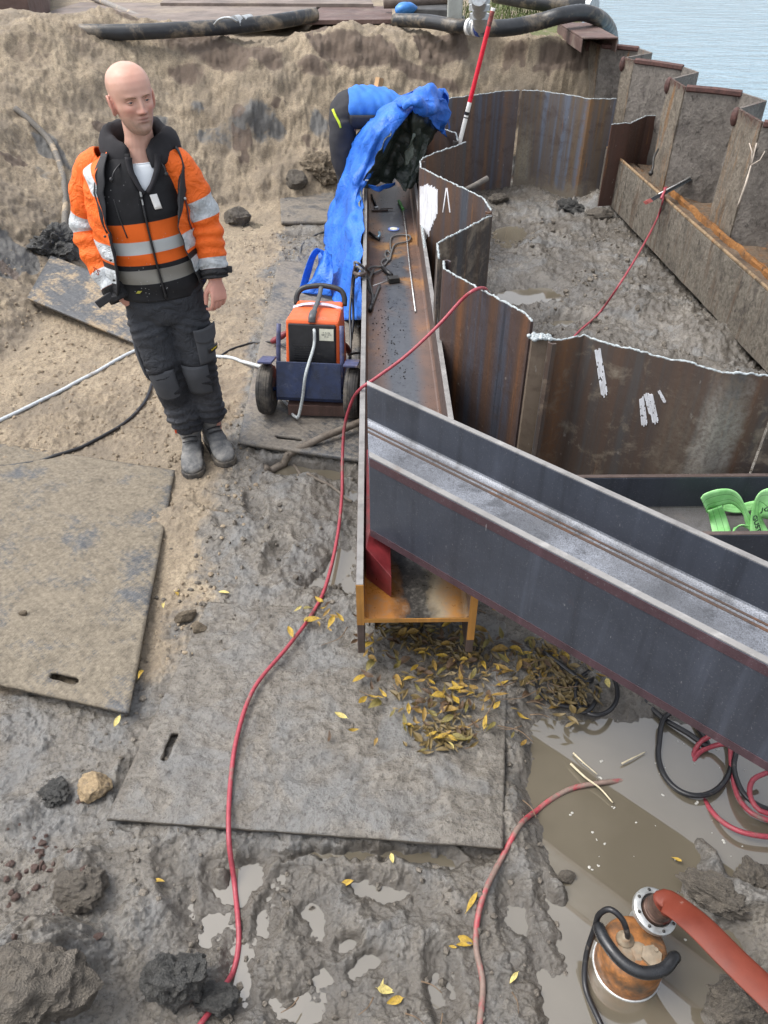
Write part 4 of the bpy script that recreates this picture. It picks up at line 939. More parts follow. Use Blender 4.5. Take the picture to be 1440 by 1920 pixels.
# handle: arch across the back and a strap over the roof
h = MB(); pts = [T0 @ Vector(p) for p in [(-.135, .285, .37), (-.132, .30, .42), (-.10, .315, .455), (0, .325, .47), (.10, .315, .455), (.132, .30, .42), (.135, .285, .37)]]; h.tube(crom(pts, 5), .015, 10, flat=.7); hb = h.build('handle', M_BLKP, wr, True, local=True)
h = MB(); pts = [T0 @ Vector(p) for p in [(.0, .0, .335), (.0, .02, .37), (.0, .14, .395), (.0, .26, .425), (0, .32, .465)]]; h.tube(crom(pts, 5), [.02] * 8 + [.013] * 13, 10, flat=.6); h.build('strap', simple('grey_strap', (.075, .08, .085), .5), wr, True, local=True)
h = MB(); h.tube(crom([T0 @ Vector(p) for p in [(-.137, .20, .372), (-.06, .205, .392), (.05, .20, .392), (.136, .20, .372)]], 4), .016, 8, flat=.22); h.build('tape', simple('lavender_tape', (.52, .50, .62), .45, 0, 30, .2, dirt=(.3, .12, .08), dirt_amt=.3), wr, True, local=True)
# trolley
q = MB(); q.add([(-.175, -.05, .118), (.175, -.05, .118), (.172, .008, .30), (-.172, .008, .30), (-.175, -.043, .118), (.175, -.043, .118), (.172, .015, .30), (-.172, .015, .30)], [(0, 1, 2, 3), (7, 6, 5, 4), (0, 4, 5, 1), (1, 5, 6, 2), (2, 6, 7, 3), (3, 7, 4, 0)]); q.build('kick_plate', M_BLUEP, wr, bevel=.004, local=True)
MB().box((0, .16, .10), (.36, .38, .02)).build('platform', M_BLUEP, wr, bevel=.003, local=True)
MB().tube([(-.24, 0, .14), (.24, 0, .14)], .011, 10).build('axle', M_BLUEP, wr, True, local=True)
for sx in (-1, 1):
    R = Matrix.Rotation(math.radians(90), 3, 'Y')
    prof = [(.06, -.033), (.108, -.040), (.127, -.033), (.133, -.020), (.135, 0), (.133, .020), (.127, .033), (.108, .040), (.06, .033)]
    wq = MB(); wq.lathe(prof, (sx * .232, 0, .136), 36, R); wo_ = wq.build('wheel', M_RUB, wr, 'auto', local=True)
    wq = MB(); wq.lathe([(.001, -.03), (.045, -.030), (.062, -.036), (.062, .036), (.045, .030), (.001, .028)], (sx * .232, 0, .136), 24, R); wq.build('rim', M_BLKP, wo_, 'auto', local=True)
    wq = MB()
    for k in range(4): wq.lathe([(.1325, -.003), (.1365, 0), (.1325, .003)], (sx * .232 + (k - 1.5) * .012, 0, .136), 36, R)
    wq.build('tread_rib', M_RUB, wo_, True, local=True)
    MB().box((sx * .225, .03, .295), (.075, .13, .012), Matrix.Rotation(-.25, 3, 'X')).build('mudguard', M_LAV, wr, bevel=.003, local=True)
    MB().tube(crom([(sx * .165, .03, .12), (sx * .17, .06, .28), (sx * .165, .12, .46)], 4), .012, 8).build('side_bar', M_LAV, wr, True, local=True)
    MB().box((sx * .15, .0, .155), (.02, .012, .10)).build('bracket', M_BLKP, wr, local=True)
q = MB(); q.tube(crom([T0 @ Vector((.012, -.008, .30)), T0 @ Vector((.018, -.03, .29)), T0 @ Vector((.016, -.05, .22)), Vector((-.005, -.055, .27)), Vector((-.025, -.075, .15)), Vector((-.045, -.10, .06)), Vector((-.055, -.11, .035))], 6), .0085, 10); q.build('power_cable', cable_mat('grey_white_cable', (.40, .43, .43), amt=.15), wr, True, local=True)
q = MB(); q.tube(crom([(-.055, -.11, .035), (-.09, -.06, .02), (-.12, .02, .018), (-.2, .12, .015)], 5), .0085, 8); q.build('power_cable', cable_mat('white_cable', (.5, .52, .52), amt=.15), wr, True, local=True)
# red clamp and cables at the machine's sides
q = MB(); q.tube(crom([P(508, 642, .10), P(522, 634, .12), P(540, 622, .16)], 5), [.012, .016, .02, .022, .02, .018, .02, .022, .02, .016, .012], 8); tag(q.build('earth_clamp', simple('dark_red_rubber', (.16, .02, .028), .5, 0, 30, .4), None, True), 'dark red cable clamp left of the orange welder', 'clamp')
q = MB(); q.tube(crom([P(640, 640, .28), P(652, 655, .22), P(654, 664, .16)], 5), [.012, .014, .016, .018, .018, .018, .018, .016, .014, .012, .01], 8); tag(q.build('cable_plug', simple('dark_red_rubber_b', (.10, .02, .02), .5, 0, 30, .4), None, True), 'dark red plug right of the orange welder', 'plug')
cable('welding_cable', 'black welding cables hanging over the beam flange beside the welder', 'cable', [P(654, 664, .16), P(668, 662, .15), P(690, 660, .12)], .008, M_CBLK, follow=False)
q = MB()
for pts in ([(671, 500, .53), (664, 505, .50), (660, 535, .40), (656, 590, .28), (658, 640, .18), (657, 690, .10), (664, 715, .10)], [(672, 505, .53), (664, 525, .46), (662, 560, .34), (662, 610, .22), (652, 700, .10), (668, 725, .10)]):
    q.tube(crom([P(*p) for p in pts], 8), .0075, 8)
tag(q.build('welding_cable', M_CBLK, None, True), 'pair of black cables dropping from the beam to the mat right of the welder', 'cable')
# rusty angle iron in front of the trolley
a = P(541, 778, .10); b = P(672, 782, .10); t = (b - a).normalized(); n = Vector((-t.y, t.x, 0)); q = MB()
prof = [(0, 0), (.055, 0), (.055, .055), (.049, .055), (.049, .006), (0, .006)]; prof = [(0, 0), (0, .06), (.06, .06), (.06, .053), (.007, .053), (.007, 0)]
q.loft([[p + n * u + Vector((0, 0, w)) for u, w in prof] for p in (a, b)], uv=False); tag(q.build('angle_iron', beam_mat('angle_rust', (.11, .062, .05), (.2, .1, .06), .5, .6), None), 'short rusty angle iron lying in front of the trolley wheels', 'steel bar')

# ================================================================== tools on the main beam
ZW = BZ + BH / 2 + .010
M_DKST = simple('dark_tool_steel', (.05, .048, .045), .45, .5, 60, .3); M_GRN = simple('green_grip', (.09, .35, .07), .5, 0, 40, .2)
M_BRT = simple('bright_steel', (.55, .56, .56), .3, .6, 60, .2)
tl_ = thing('chipping_hammer', 'chipping hammer with dark handle lying near the tarp opening', 'hammer', P(705, 380, ZW))
q = MB(); q.tube([P(697, 366, ZW + .012), P(701, 376, ZW + .012), P(705, 388, ZW + .014)], [.012, .011, .008], 8); q.build('handle', M_BLKP, tl_, True)
q = MB(); q.tube([P(702, 390, ZW + .014), P(709, 389, ZW + .014)], .011, 6); q.build('head', M_BRT, tl_, 'auto')
q = MB(); q.box(P(712, 394, ZW + .006), (.13, .022, .010), Matrix.Rotation(.06, 3, 'Z')); q.box(P(725, 391, ZW + .012), (.10, .012, .006), Matrix.Rotation(.12, 3, 'Z')); tag(q.build('steel_strap', M_RUSTB, None), 'small flat rusty steel strap beside the chipping hammer', 'steel strap')
rd = thing('scraper_rod', 'long thin steel rod with a green grip along the right flange', 'rod', P(758, 385, ZW))
q = MB(); q.tube([P(748, 377, ZW + .014), P(756, 393, ZW + .014)], .012, 10); q.build('grip', M_GRN, rd, 'auto')
q = MB(); q.tube([P(756, 393, ZW + .014), P(762, 440, ZW + .012), P(768, 500, ZW + .010), P(779, 584, ZW + .008)], .005, 6); q.build('shaft', M_BRT, rd, True)
q = MB(); q.lathe([(.001, 0), (.042, 0), (.042, .004), (.001, .005)], P(738, 430, ZW + .002), 28); dk = tag(q.build('grinding_disc', simple('blue_disc', (.14, .20, .48), .5, 0, 30, .3), None, 'auto'), 'blue and white grinding disc lying flat on the beam web', 'disc')
q = MB(); q.lathe([(.012, .0052), (.028, .0052), (.028, .0062), (.012, .0062)], P(738, 430, ZW + .002), 24); q.build('paper_label', M_STK, dk, 'auto')
cl_ = thing('welding_torch', 'small black and blue torch handle on the beam web', 'torch', P(702, 443, ZW))
q = MB(); q.tube([P(693, 437, ZW + .016), P(703, 444, ZW + .016), P(711, 449, ZW + .014)], [.012, .014, .011], 8); q.build('handle', M_BLKP, cl_, True)
q = MB(); q.tube([P(708, 447, ZW + .016), P(712, 441, ZW + .025), P(711, 436, ZW + .03)], [.010, .009, .011], 8); q.build('nozzle', simple('blue_grey_metal', (.20, .32, .42), .35, .4), cl_, True)
mg = thing('electrode_holder', 'black electrode holder with a steel clamp block on the beam web', 'electrode holder', P(738, 522, ZW))
q = MB(); q.tube([P(718, 502, ZW + .016), P(726, 510, ZW + .018), P(734, 516, ZW + .018)], [.014, .016, .013], 10); q.build('grip', M_BLKP, mg, True)
q = MB(); q.box(P(738, 524, ZW + .018), (.07, .055, .035), Matrix.Rotation(.25, 3, 'Z')); q.build('clamp_block', M_DKST, mg, bevel=.004)
q = MB(); q.tube([P(699, 536, ZW + .03), P(730, 525, ZW + .02)], .0035, 6); q.build('electrode', M_BRT, mg, True)
q = MB(); q.tube(crom([P(*p) for p in [(718, 502, ZW + .016), (716, 490, ZW + .01), (733, 480, ZW + .01), (726, 470, ZW + .012), (722, 478, ZW + .01), (730, 488, ZW + .008), (735, 470, ZW + .01), (742, 458, ZW + .01), (766, 452, ZW + .012), (768, 442, ZW + .012), (748, 441, ZW + .01), (734, 446, ZW + .008), (732, 462, ZW + .008), (733, 476, ZW + .008), (720, 498, ZW + .008), (700, 500, ZW + .01), (690, 505, ZW + .012), (700, 512, ZW + .012), (715, 506, ZW + .012)]], 6), .0065, 8); tag(q.build('cable_tangle', M_CGRY, None, True), 'thin grey cable looped on the web above the electrode holder', 'cable')
q = MB()
for pts in ([(666, 502, .52), (665, 492, .545), (672, 494, .55), (684, 505, .50), (692, 530, .42), (699, 560, ZW + .02), (693, 580, ZW + .02)], [(664, 512, .50), (670, 500, .545), (680, 510, .53), (690, 540, .40), (701, 555, ZW + .02)], [(668, 520, .50), (676, 512, .54), (690, 524, .42), (700, 506, ZW + .014)], [(712, 535, ZW + .01), (704, 555, ZW + .01), (695, 578, ZW + .012)]):
    q.tube(crom([P(*p) for p in pts], 6), .0085, 8)
tag(q.build('cable_bundle', M_CGRY, None, True), 'bundle of grey cables bent over the left beam flange', 'cable')
q = MB(); q.tube([P(697, 572, ZW + .014), P(694, 582, ZW + .014)], [.013, .011], 8); tag(q.build('cable_end', M_BLKP, None, True), 'black cable plug lying against the left flange', 'plug')
rk = thing('spring_clamp', 'rusty clamp gripping the left flange by the cable bundle', 'clamp', P(676, 520, BZ + BH))
for px in (664.5, 686):
    q = MB(); q.tube([P(px, 498, .56), P(px + 1, 512, .50)], [.006, .01], 8); q.build('jaw', M_RUSTB, rk, True)
q = MB(); q.tube(crom([P(665, 512, .52), P(675, 516, .535), P(686, 512, .52)], 4), .011, 8); q.build('hinge', M_RUSTB, rk, True)
# small debris on the web
q = MB(); rs = random.Random(12)
for i in range(120):
    py = rs.uniform(560, 712); px = rs.uniform(698, 690 + 90 * (py - 300) / 420); p = P(px, py, ZW); s = rs.uniform(.001, .005); q.ball((p.x, p.y, ZW + s * .4), (s, s * rs.uniform(.6, 1.5), s * .6), 6, 4)
ob = q.build('grit', simple('grit', (.03, .028, .026), .6), None, True); ob['kind'] = 'stuff'; ob['label'] = 'dark grit and slag crumbs on the beam web'

# ================================================================== survey pole
sp = thing('survey_pole', 'red and white survey pole leaning behind the sheet piles', 'survey pole', D(842, 345, 6.2))
pa, pb = D(848, 322, 6.2), D(925, 15, 6.2)
def seg(t0, t1, name, mat, r=.016): q = MB(); q.tube([pa.lerp(pb, t0), pa.lerp(pb, t1)], r, 14); return q.build(name, mat, sp, 'auto')
M_PR = simple('pole_red', (.62, .012, .035), .35, 0, 30, .1); M_PW = simple('pole_white', (.78, .77, .74), .4, 0, 20, .08, dirt=(.45, .4, .33), dirt_amt=.25)
seg(-.6, .455, 'white_section', M_PW); seg(.455, .90, 'red_section', M_PR); seg(.90, .985, 'worn_tip', simple('pole_worn', (.30, .06, .05), .6, 0, 40, .6, dirt=(.07, .04, .04), dirt_amt=.6)); seg(.985, 1.0, 'end_cap', M_PW, .0155)
seg(.375, .395, 'ring', M_BLKP, .0175); seg(.355, .362, 'ring', M_BLKP, .0168)

# ================================================================== bar and clutter on the waler
br = thing('steel_bar', 'black steel bar with a red end lying across the old waler', 'steel bar', P(1270, 350, .50))
pa, pb = P(1213, 379, .50), P(1325, 319, .56); q = MB(); t = (pb - pa).normalized()
q.tube([pa, pb], .024, 4, flat=.6); q.build('shaft', simple('dark_painted_steel', (.035, .042, .048), .35, .3, 30, .4), br, 'auto')
q = MB(); q.tube([pa - t * .012, pa + t * .045], .0255, 4, flat=.62); q.build('red_end', simple('dull_red', (.30, .08, .07), .6), br, 'auto')
q = MB(); q.tube([pa + (pb - pa) * s + Vector((-.004, -.008, .016)) for s in (.18, .93)], .006, 6); q.build('added_highlight', M_BRT, br, True)  # thin bright tube added as the highlight along the bar's upper edge
q = MB(); q.tube([P(1240, 372, .53), P(1248, 354, .535), P(1250, 352, .50)], .010, 8); tag(q.build('cord_loop', M_CRED, None, True), 'loop of red cord around the black bar', 'cord')
q = MB(); q.tube(crom([D(1234, 280, 6.62), D(1226, 296, 6.55), D(1224, 315, 6.5), D(1219, 328, 6.45)], 5), [.009] * 12 + [.012, .018, .02, .012], 8); tag(q.build('chain_hook', M_DKST, None, True), 'dark hook hanging on the old waler', 'hook')
tw = MB(); base = D(1383, 388, 5.2); s1 = D(1408, 310, 5.25)
tw.tube(crom([base, D(1398, 345, 5.2), s1, D(1419, 268, 5.3)], 5), [.007] * 8 + [.005] * 8, 6)
tw.tube([s1, D(1410, 285, 5.27), D(1405, 268, 5.3)], [.005, .004, .003], 5); tw.tube([s1, D(1425, 300, 5.22), D(1434, 284, 5.2)], [.005, .004, .003], 5)
tag(tw.build('bare_twig', simple('pale_wood', (.50, .43, .36), .8), None, True), 'pale bare twig hanging in front of the right quay pile', 'twig')

# ================================================================== green slings on the third beam
def sling_mat():
    m = NM('green_webbing'); uv = m.tc('UV'); s = m.xyz(uv); n = m.noise(14, 6, .6); n2 = m.noise(120, 3, .6)
    c = m.ramp(n, [(.3, (.20, .55, .16)), (.55, (.34, .72, .28)), (.75, (.45, .82, .38))])
    l = m.ma('MAXIMUM', m.band(s[0], .30, .32, .004), m.band(s[0], .66, .68, .004)); c = m.mix(l, c, (.07, .22, .05))
    c = m.mix(m.ramp(m.noise(4, 5, .6), [(.62, 0.), (.75, .6)]), c, (.16, .17, .12))
    return m.fin(c, .7, 0., m.bump(n2, .4, .002), .3)
M_SLG = sling_mat()
def ribbon(pts, wid, n=8, th=.004):
    """pts: list of (Vector edgeA, Vector edgeB)"""
    A = crom([p[0] for p in pts], n); B = crom([p[1] for p in pts], n); q = MB(); vs = []; uvs = []; k = 7
    for i in range(len(A)):
        for j in range(k): vs.append(A[i].lerp(B[i], j / (k - 1))); uvs.append((j / (k - 1), i / len(A)))
    q.add(vs, [(i * k + j, i * k + j + 1, (i + 1) * k + j + 1, (i + 1) * k + j) for i in range(len(A) - 1) for j in range(k - 1)], uvs); return q
def sol(o, th=.004): m_ = o.modifiers.new('thickness', 'SOLIDIFY'); m_.thickness = th; m_.offset = 0; return o
zs = .16 + .17 + .012
sl = thing('lifting_sling', 'green webbing sling folded in loops on the third beam', 'sling', P(1370, 960, zs))
# standing arch: left loop
r1 = ribbon([(P(1326, 962, .42), P(1314, 934, .50)), (P(1329, 955, .43), P(1322, 926, .52)), (P(1345, 950, .45), P(1345, 918, .535)), (P(1372, 945, .45), P(1370, 918, .53)), (P(1392, 962, .42), P(1388, 930, .50)), (P(1399, 985, .37), P(1400, 955, .44)), (P(1407, 998, .345), P(1412, 975, .39))], 0)
sol(r1.build('loop', M_SLG, sl, True))
r2 = ribbon([(P(1327, 958, .44), P(1354, 948, .455)), (P(1332, 980, .375), P(1362, 970, .385)), (P(1338, 1008, .345), P(1372, 1003, .345)), (P(1345, 1040, .343), P(1380, 1035, .343))], 0)
sol(r2.build('strand', M_SLG, sl, True))
r3 = ribbon([(P(1356, 958, .36), P(1356, 944, .39)), (P(1380, 962, .352), P(1382, 946, .38)), (P(1400, 960, .355), P(1408, 940, .40)), (P(1418, 955, .37), P(1425, 938, .42))], 0)
sol(r3.build('strand', M_SLG, sl, True))
r4 = ribbon([(P(1372, 1000, .345), P(1376, 990, .36)), (P(1388, 986, .37), P(1390, 984, .385)), (P(1404, 992, .36), P(1408, 986, .37)), (P(1430, 1000, .345), P(1430, 990, .355))], 0)
sol(r4.build('strand', M_SLG, sl, True))
sl2 = thing('lifting_sling', 'second green sling loop with dark lettering at the right frame edge', 'sling', P(1430, 960, zs))
r5 = ribbon([(P(1406, 1002, .345), P(1446, 1006, .345)), (P(1407, 975, .40), P(1435, 985, .38)), (P(1412, 945, .47), P(1427, 965, .43)), (P(1424, 924, .53), P(1421, 950, .46)), (P(1446, 915, .55), P(1422, 955, .45)), (P(1480, 918, .54), P(1432, 972, .42)), (P(1500, 930, .52), P(1480, 972, .42))], 0)
sol(r5.build('loop', M_SLG, sl2, True))
M_STAMP = simple('stamp_ink', (.03, .075, .035), .7)
def tx(body, size, a, b, c, par):
    """text with origin a, x axis towards b, y axis towards c"""
    x = (b - a).normalized(); y = (c - a); y = (y - x * y.dot(x)).normalized(); z = x.cross(y); w = wloc(par)
    M = Matrix((x, y, z)).transposed().to_4x4(); M.translation = a - w + z * .004
    return text(body, size, 'print', M_STAMP, par, M, .002)
tx('GUST', .030, P(1417, 982, .40), P(1422, 999, .365), P(1432, 980, .395), sl2)
tx('JG', .034, P(1435, 954, .47), P(1450, 952, .475), P(1435, 944, .50), sl2)
# ================================================================== submersible pump in the puddle
M_PUMP = simple('pump_orange_rust', (.33, .135, .04), .5, 0, 30, .5, dirt=(.085, .062, .042), dirt_amt=.62)
M_CAST = simple('muddy_casting', (.26, .21, .15), .6, 0, 22, .4, dirt=(.30, .13, .04), dirt_amt=.35)
M_ALU = simple('cast_aluminium', (.50, .51, .50), .38, .7, 40, .25, dirt=(.25, .22, .18), dirt_amt=.2)
pc = P(1182, 1806, .03); pc.y += .01
pu = thing('submersible_pump', 'orange submersible pump standing in the big puddle', 'pump', (pc.x, pc.y, -.078), math.radians(8))
R_ = .089
q = MB(); q.lathe([(.001, 0), (R_, 0), (R_ * 1.02, .05), (R_, .10), (R_ * .99, .165), (R_ * .93, .182), (R_ * .80, .19), (.001, .192)], n=48); q.build('housing', M_PUMP, pu, 'auto', local=True)
q = MB(); q.lathe([(R_ * .99, .066), (R_ * 1.05, .068), (R_ * 1.05, .074), (R_ * .99, .076)], n=48); q.build('rim', M_ALU, pu, 'auto', local=True)
q = MB(); q.lathe([(.001, 0), (.028, 0), (.028, .012), (.001, .014)], (.03, -.03, .19), 6); q.lathe([(.001, 0), (.006, 0), (.006, .004), (.001, .004)], (.045, -.02, .203), 6); q.build('inspection_cover', M_CAST, pu, 'auto', local=True)
q = MB(); q.lathe([(.001, 0), (.026, 0), (.022, .012), (.012, .016), (.012, .026), (.001, .027)], (-.022, .02, .188), 14); q.ball((-.03, -.012, .188), (.026, .034, .007), 12, 6); q.ball((.0, -.01, .188), (.034, .03, .006), 12, 6); q.build('gland_boss', M_CAST, pu, True, local=True)
# padded carrying handle
hp = [(-.075, .055, .18), (-.088, .05, .215), (-.086, .01, .225), (-.062, -.042, .225), (-.02, -.074, .225), (.035, -.075, .225), (.075, -.052, .225), (.082, -.046, .20), (.078, -.04, .17)]
q = MB(); c = crom(hp, 6); q.tube(c, [.013] * 6 + [.0165] * (len(c) - 14) + [.013] * 8, 12); q.build('handle', simple('black_foam_grip', (.016, .017, .019), .32, 0, 30, .4), pu, True, local=True)
q = MB()
for sx, sy in ((-.078, .05), (.078, -.042)): q.box((sx, sy, .17), (.024, .02, .05), Matrix.Rotation(.6, 3, 'Z'))
q.build('handle_bracket', M_CAST, pu, bevel=.003, local=True)
q = MB(); q.tube(crom([(-.02, .02, .195), (-.022, .02, .225), (-.035, .045, .262), (-.06, .07, .27), (-.082, .075, .235), (-.092, .06, .19), (-.118, .02, .12), (-.135, -.04, .08), (-.13, -.12, .09), (-.118, -.20, .10), (-.112, -.30, .13), (-.11, -.42, .16)], 8), .008, 10); q.build('power_cable', M_CBLK, pu, True, local=True)
# outlet coupling, stacked rings on a short neck
R2 = Matrix.Rotation(math.radians(8), 3, 'X') @ Matrix.Rotation(math.radians(12), 3, 'Y'); oc = (.052, .075, .15)
q = MB(); q.lathe([(.032, 0), (.032, .06), (.040, .07), (.058, .074), (.061, .079), (.061, .092), (.056, .096), (.044, .097), (.041, .090), (.041, .08), (.036, .078), (.001, .078)], oc, 36, R2); cp = q.build('outlet_coupling', M_ALU, pu, 'auto', local=True)
q = MB()
for k in range(8):
    a = k * math.pi / 4; p = R2 @ Vector((.0525 * math.cos(a), .0525 * math.sin(a), .097)); q.ball((p.x + oc[0], p.y + oc[1], p.z + oc[2]), (.005, .005, .004), 6, 4)
ob = q.build('bolt', M_DKST, cp, True, local=True); ob['kind'] = 'stuff'
q = MB(); q.lathe([(.036, .075), (.037, .10), (.034, .102), (.036, .108), (.034, .112), (.036, .118), (.033, .135), (.001, .135)], oc, 24, R2); q.build('hose_tail', simple('rusty_clamp', (.10, .06, .045), .5, .3, 40, .4), pu, 'auto', local=True)
# red lay-flat hose
hm = NM('red_layflat_hose'); n = hm.noise(8, 6, .65, hm.geo()); n2 = hm.noise(110, 4, .6, hm.geo()); wv = hm.wave(70, hm.tc('UV'), .4, 'X')
cc = hm.ramp(n, [(.3, (.105, .018, .009)), (.7, (.175, .034, .017))]); cc = hm.mix(hm.ma('MULTIPLY', hm.ramp(n, [(.66, 0.), (.72, 1.)]), hm.ramp(n2, [(.45, 0.), (.55, .8)])), cc, (.52, .42, .36))
M_LAY = hm.fin(cc, hm.ramp(n, [(.35, .42), (.65, .62)]), 0., hm.bump(wv, .15, .002, hm.bump(n2, .3, .0015)), .4)
w_ = Vector((pc.x, pc.y, -.078)); Rz = Matrix.Rotation(math.radians(8), 3, 'Z')
nk = w_ + Rz @ (Vector(oc) + R2 @ Vector((0, 0, .12)))
hp = [nk - Vector((0, 0, .03)), nk + Vector((.006, -.004, .012)), P(1258, 1695, nk.z + .035), P(1310, 1735, .27), P(1375, 1800, .285), P(1440, 1862, .30), P(1530, 1950, .32)]
c = crom(hp, 8); m_ = len(c); q = MB(); rings = []
for i, p in enumerate(c):
    t = (c[min(i + 1, m_ - 1)] - c[max(i - 1, 0)]).normalized(); s = min(1, i / 16.)
    up = Vector((0, 0, 1)) - t * t.z if abs(t.z) < .95 else Vector((1, 1, 0)); up = up - t * up.dot(t); up.normalize(); sd_ = t.cross(up)
    wd_ = .035 + .004 * s; hh = .033 * (1 - s) + .010 * s
    rings.append([p + sd_ * (math.cos(a) * wd_) + up * (math.copysign(abs(math.sin(a)) ** 1.3, math.sin(a)) * hh) for a in np.linspace(0, 2 * math.pi, 21)[:-1]])
q.loft(rings); ob = q.build('layflat_hose', M_LAY, None, True); tag(ob, 'wide red lay-flat hose leading away from the pump outlet', 'hose')

# ================================================================== stones, clods, rubble
def rock_mesh(name, seed, cuts=10, sub=3, nz=.12, flat=1., fine=.03, dmin=.62, dmax=.92):
    bm = bmesh.new(); bmesh.ops.create_icosphere(bm, subdivisions=sub, radius=1); rs = random.Random(seed)
    co = np.array([v.co[:] for v in bm.verts])
    for _ in range(cuts):
        n = np.array([rs.gauss(0, 1) for _ in range(3)]); n /= np.linalg.norm(n); d = rs.uniform(dmin, dmax); k = co @ n; co = co - np.outer(np.clip(k - d, 0, None), n)
    nn = co / np.linalg.norm(co, axis=1)[:, None]; co = co + nn * (nz * fbm3(co, 1.6, 3, seed) + fine * 1.6 * fbm3(co, 6, 4, seed + 3) + fine * (1 - 2 * np.abs(fbm3(co, 3.5, 3, seed + 6))))[:, None]; co[:, 2] *= flat
    for v, p in zip(bm.verts, co): v.co = p
    me = bpy.data.meshes.new(name); bm.to_mesh(me); bm.free(); me.polygons.foreach_set('use_smooth', [True] * len(me.polygons)); me.set_sharp_from_angle(angle=math.radians(38)); return me
def rock(name, label, cat, px, py, size, mat, seed, group=None, sink=.25, z=None, rz=0., cuts=10, sub=5, **kw):
    me = rock_mesh(name, seed, cuts, sub, **kw); me.materials.append(mat); o = link(name, me)
    p = G(px, py) if z is None else P(px, py, z); o.location = (p.x, p.y, p.z + size[2] * (1 - 2 * sink)); o.scale = size; o.rotation_euler = (0, 0, rz); return tag(o, label, cat, group)
M_STONE = simple('ochre_sandstone', (.36, .265, .155), .85, 0, 5, .35, .5, .1, dirt=(.13, .11, .09), dirt_amt=.35)
M_CLODD = simple('black_clay', (.065, .064, .060), .5, 0, 4, .45, .6, .12, dirt=(.12, .115, .105), dirt_amt=.4)
M_CLODG = simple('grey_mud_clod', (.155, .135, .110), .7, 0, 5, .4, .7, .12, dirt=(.22, .19, .15), dirt_amt=.4)
M_CLODS = simple('sandy_clod', (.25, .20, .14), .9, 0, 5, .4, .7, .12)
M_CRUMB = simple('sand_lump', (.27, .215, .15), .95, 0, 3, .4)
M_BRK = simple('brick_rubble', (.115, .072, .060), .8, 0, 5, .45, .6, .1, dirt=(.13, .105, .085), dirt_amt=.35)
rock('stone', 'ochre sandstone lump beside the corner of the foreground mat', 'stone', 180, 1484, (.058, .052, .045), M_STONE, 5, sink=.2, cuts=14)
rock('mud_clod', 'black clay clod under the red hose at the bottom edge', 'clod', 338, 1842, (.085, .075, .085), M_CLODD, 8, sink=.22, nz=.2, fine=.06)
rock('mud_clod', 'low black clay clod right of the bigger one at the bottom edge', 'clod', 408, 1880, (.06, .05, .04), M_CLODD, 18, sink=.3, nz=.2, fine=.06)
rock('mud_clod', 'big grey mud heap in the bottom left corner', 'clod', 70, 1850, (.13, .115, .10), M_CLODG, 21, sink=.42, nz=.22, fine=.05, cuts=6)
rock('mud_clod', 'grey mud lump above the big heap, bottom left', 'clod', 150, 1670, (.075, .06, .05), M_CLODG, 27, sink=.35, nz=.22, fine=.06)
rock('stone', 'flat sandy stone tilted on another between the two mats', 'stone', 352, 1162, (.050, .022, .03), M_CLODS, 33, rz=.5, sink=.1, cuts=16)
rock('stone', 'round sandy stone right of the flat tilted stone', 'stone', 374, 1184, (.032, .028, .028), M_CLODS, 35, sink=.15)
rock('stone', 'pebble lying on the sandy mat at the left edge', 'stone', 44, 1152, (.018, .012, .011), M_CLODS, 36, z=.09, sink=.1)
rock('mud_clod', 'grey lump at the foot of the bank right of the man', 'clod', 444, 420, (.13, .10, .10), M_CLODG, 41, sink=.25, cuts=12)
rock('mud_clod', 'dark wedge of clay behind the small pale plate', 'clod', 556, 347, (.12, .09, .09), M_CLODG, 44, sink=.2, cuts=14)
rock('mud_clod', 'sandy clod heap left of the bent worker', 'clod', 604, 330, (.19, .13, .14), M_CLODS, 45, sink=.3, nz=.25, fine=.08)
rock('mud_clod', 'grey-blue clay slab in the cell in front of the old waler', 'clod', 1122, 408, (.13, .08, .05), M_CLODG, 47, sink=.2, cuts=12)
rock('mud_clod', 'dark clay lump below the bluish back wall pile', 'clod', 1070, 398, (.12, .09, .08), M_CLODD, 49, sink=.3, nz=.25, fine=.08)
rock('mud_clod', 'muddy clod at the foot of the back wall, left of the seam', 'clod', 935, 378, (.10, .07, .06), M_CLODG, 50, sink=.3, nz=.2, fine=.06)
rock('mud_clod', 'wet mud ridge lump beside the pump hose', 'clod', 1345, 1685, (.10, .05, .045), M_CLODG, 52, sink=.35, nz=.25, fine=.08, rz=-.5)
rock('mud_clod', 'mud lump at the right edge of the puddle', 'clod', 1410, 1655, (.05, .055, .04), M_CLODG, 53, sink=.35, nz=.25, fine=.08)
rock('mud_clod', 'mud block below the red lay-flat hose in the bottom right corner', 'clod', 1385, 1885, (.09, .06, .06), M_CLODG, 56, sink=.35, nz=.22, fine=.07)
rock('mud_clod', 'small muddy lump at the puddle edge left of the pump', 'clod', 1062, 1648, (.028, .02, .02), M_CLODG, 57, sink=.2)
rock('mud_clod', 'dark clay crumble left of the ochre stone', 'clod', 105, 1490, (.06, .05, .03), M_CLODD, 58, sink=.3, nz=.3, fine=.1)
rock('mud_clod', 'black clay spill at the upper corner of the bare mat', 'clod', 108, 470, (.16, .22, .14), M_CLODD, 60, sink=.35, nz=.3, fine=.1)
rs = random.Random(77); rub = [rock_mesh('brick_fragment', 200 + i, 26, 3, nz=.05, fine=.02, dmin=.42, dmax=.75) for i in range(10)]
for me in rub: me.materials.append(M_BRK); me.set_sharp_from_angle(angle=math.radians(16))
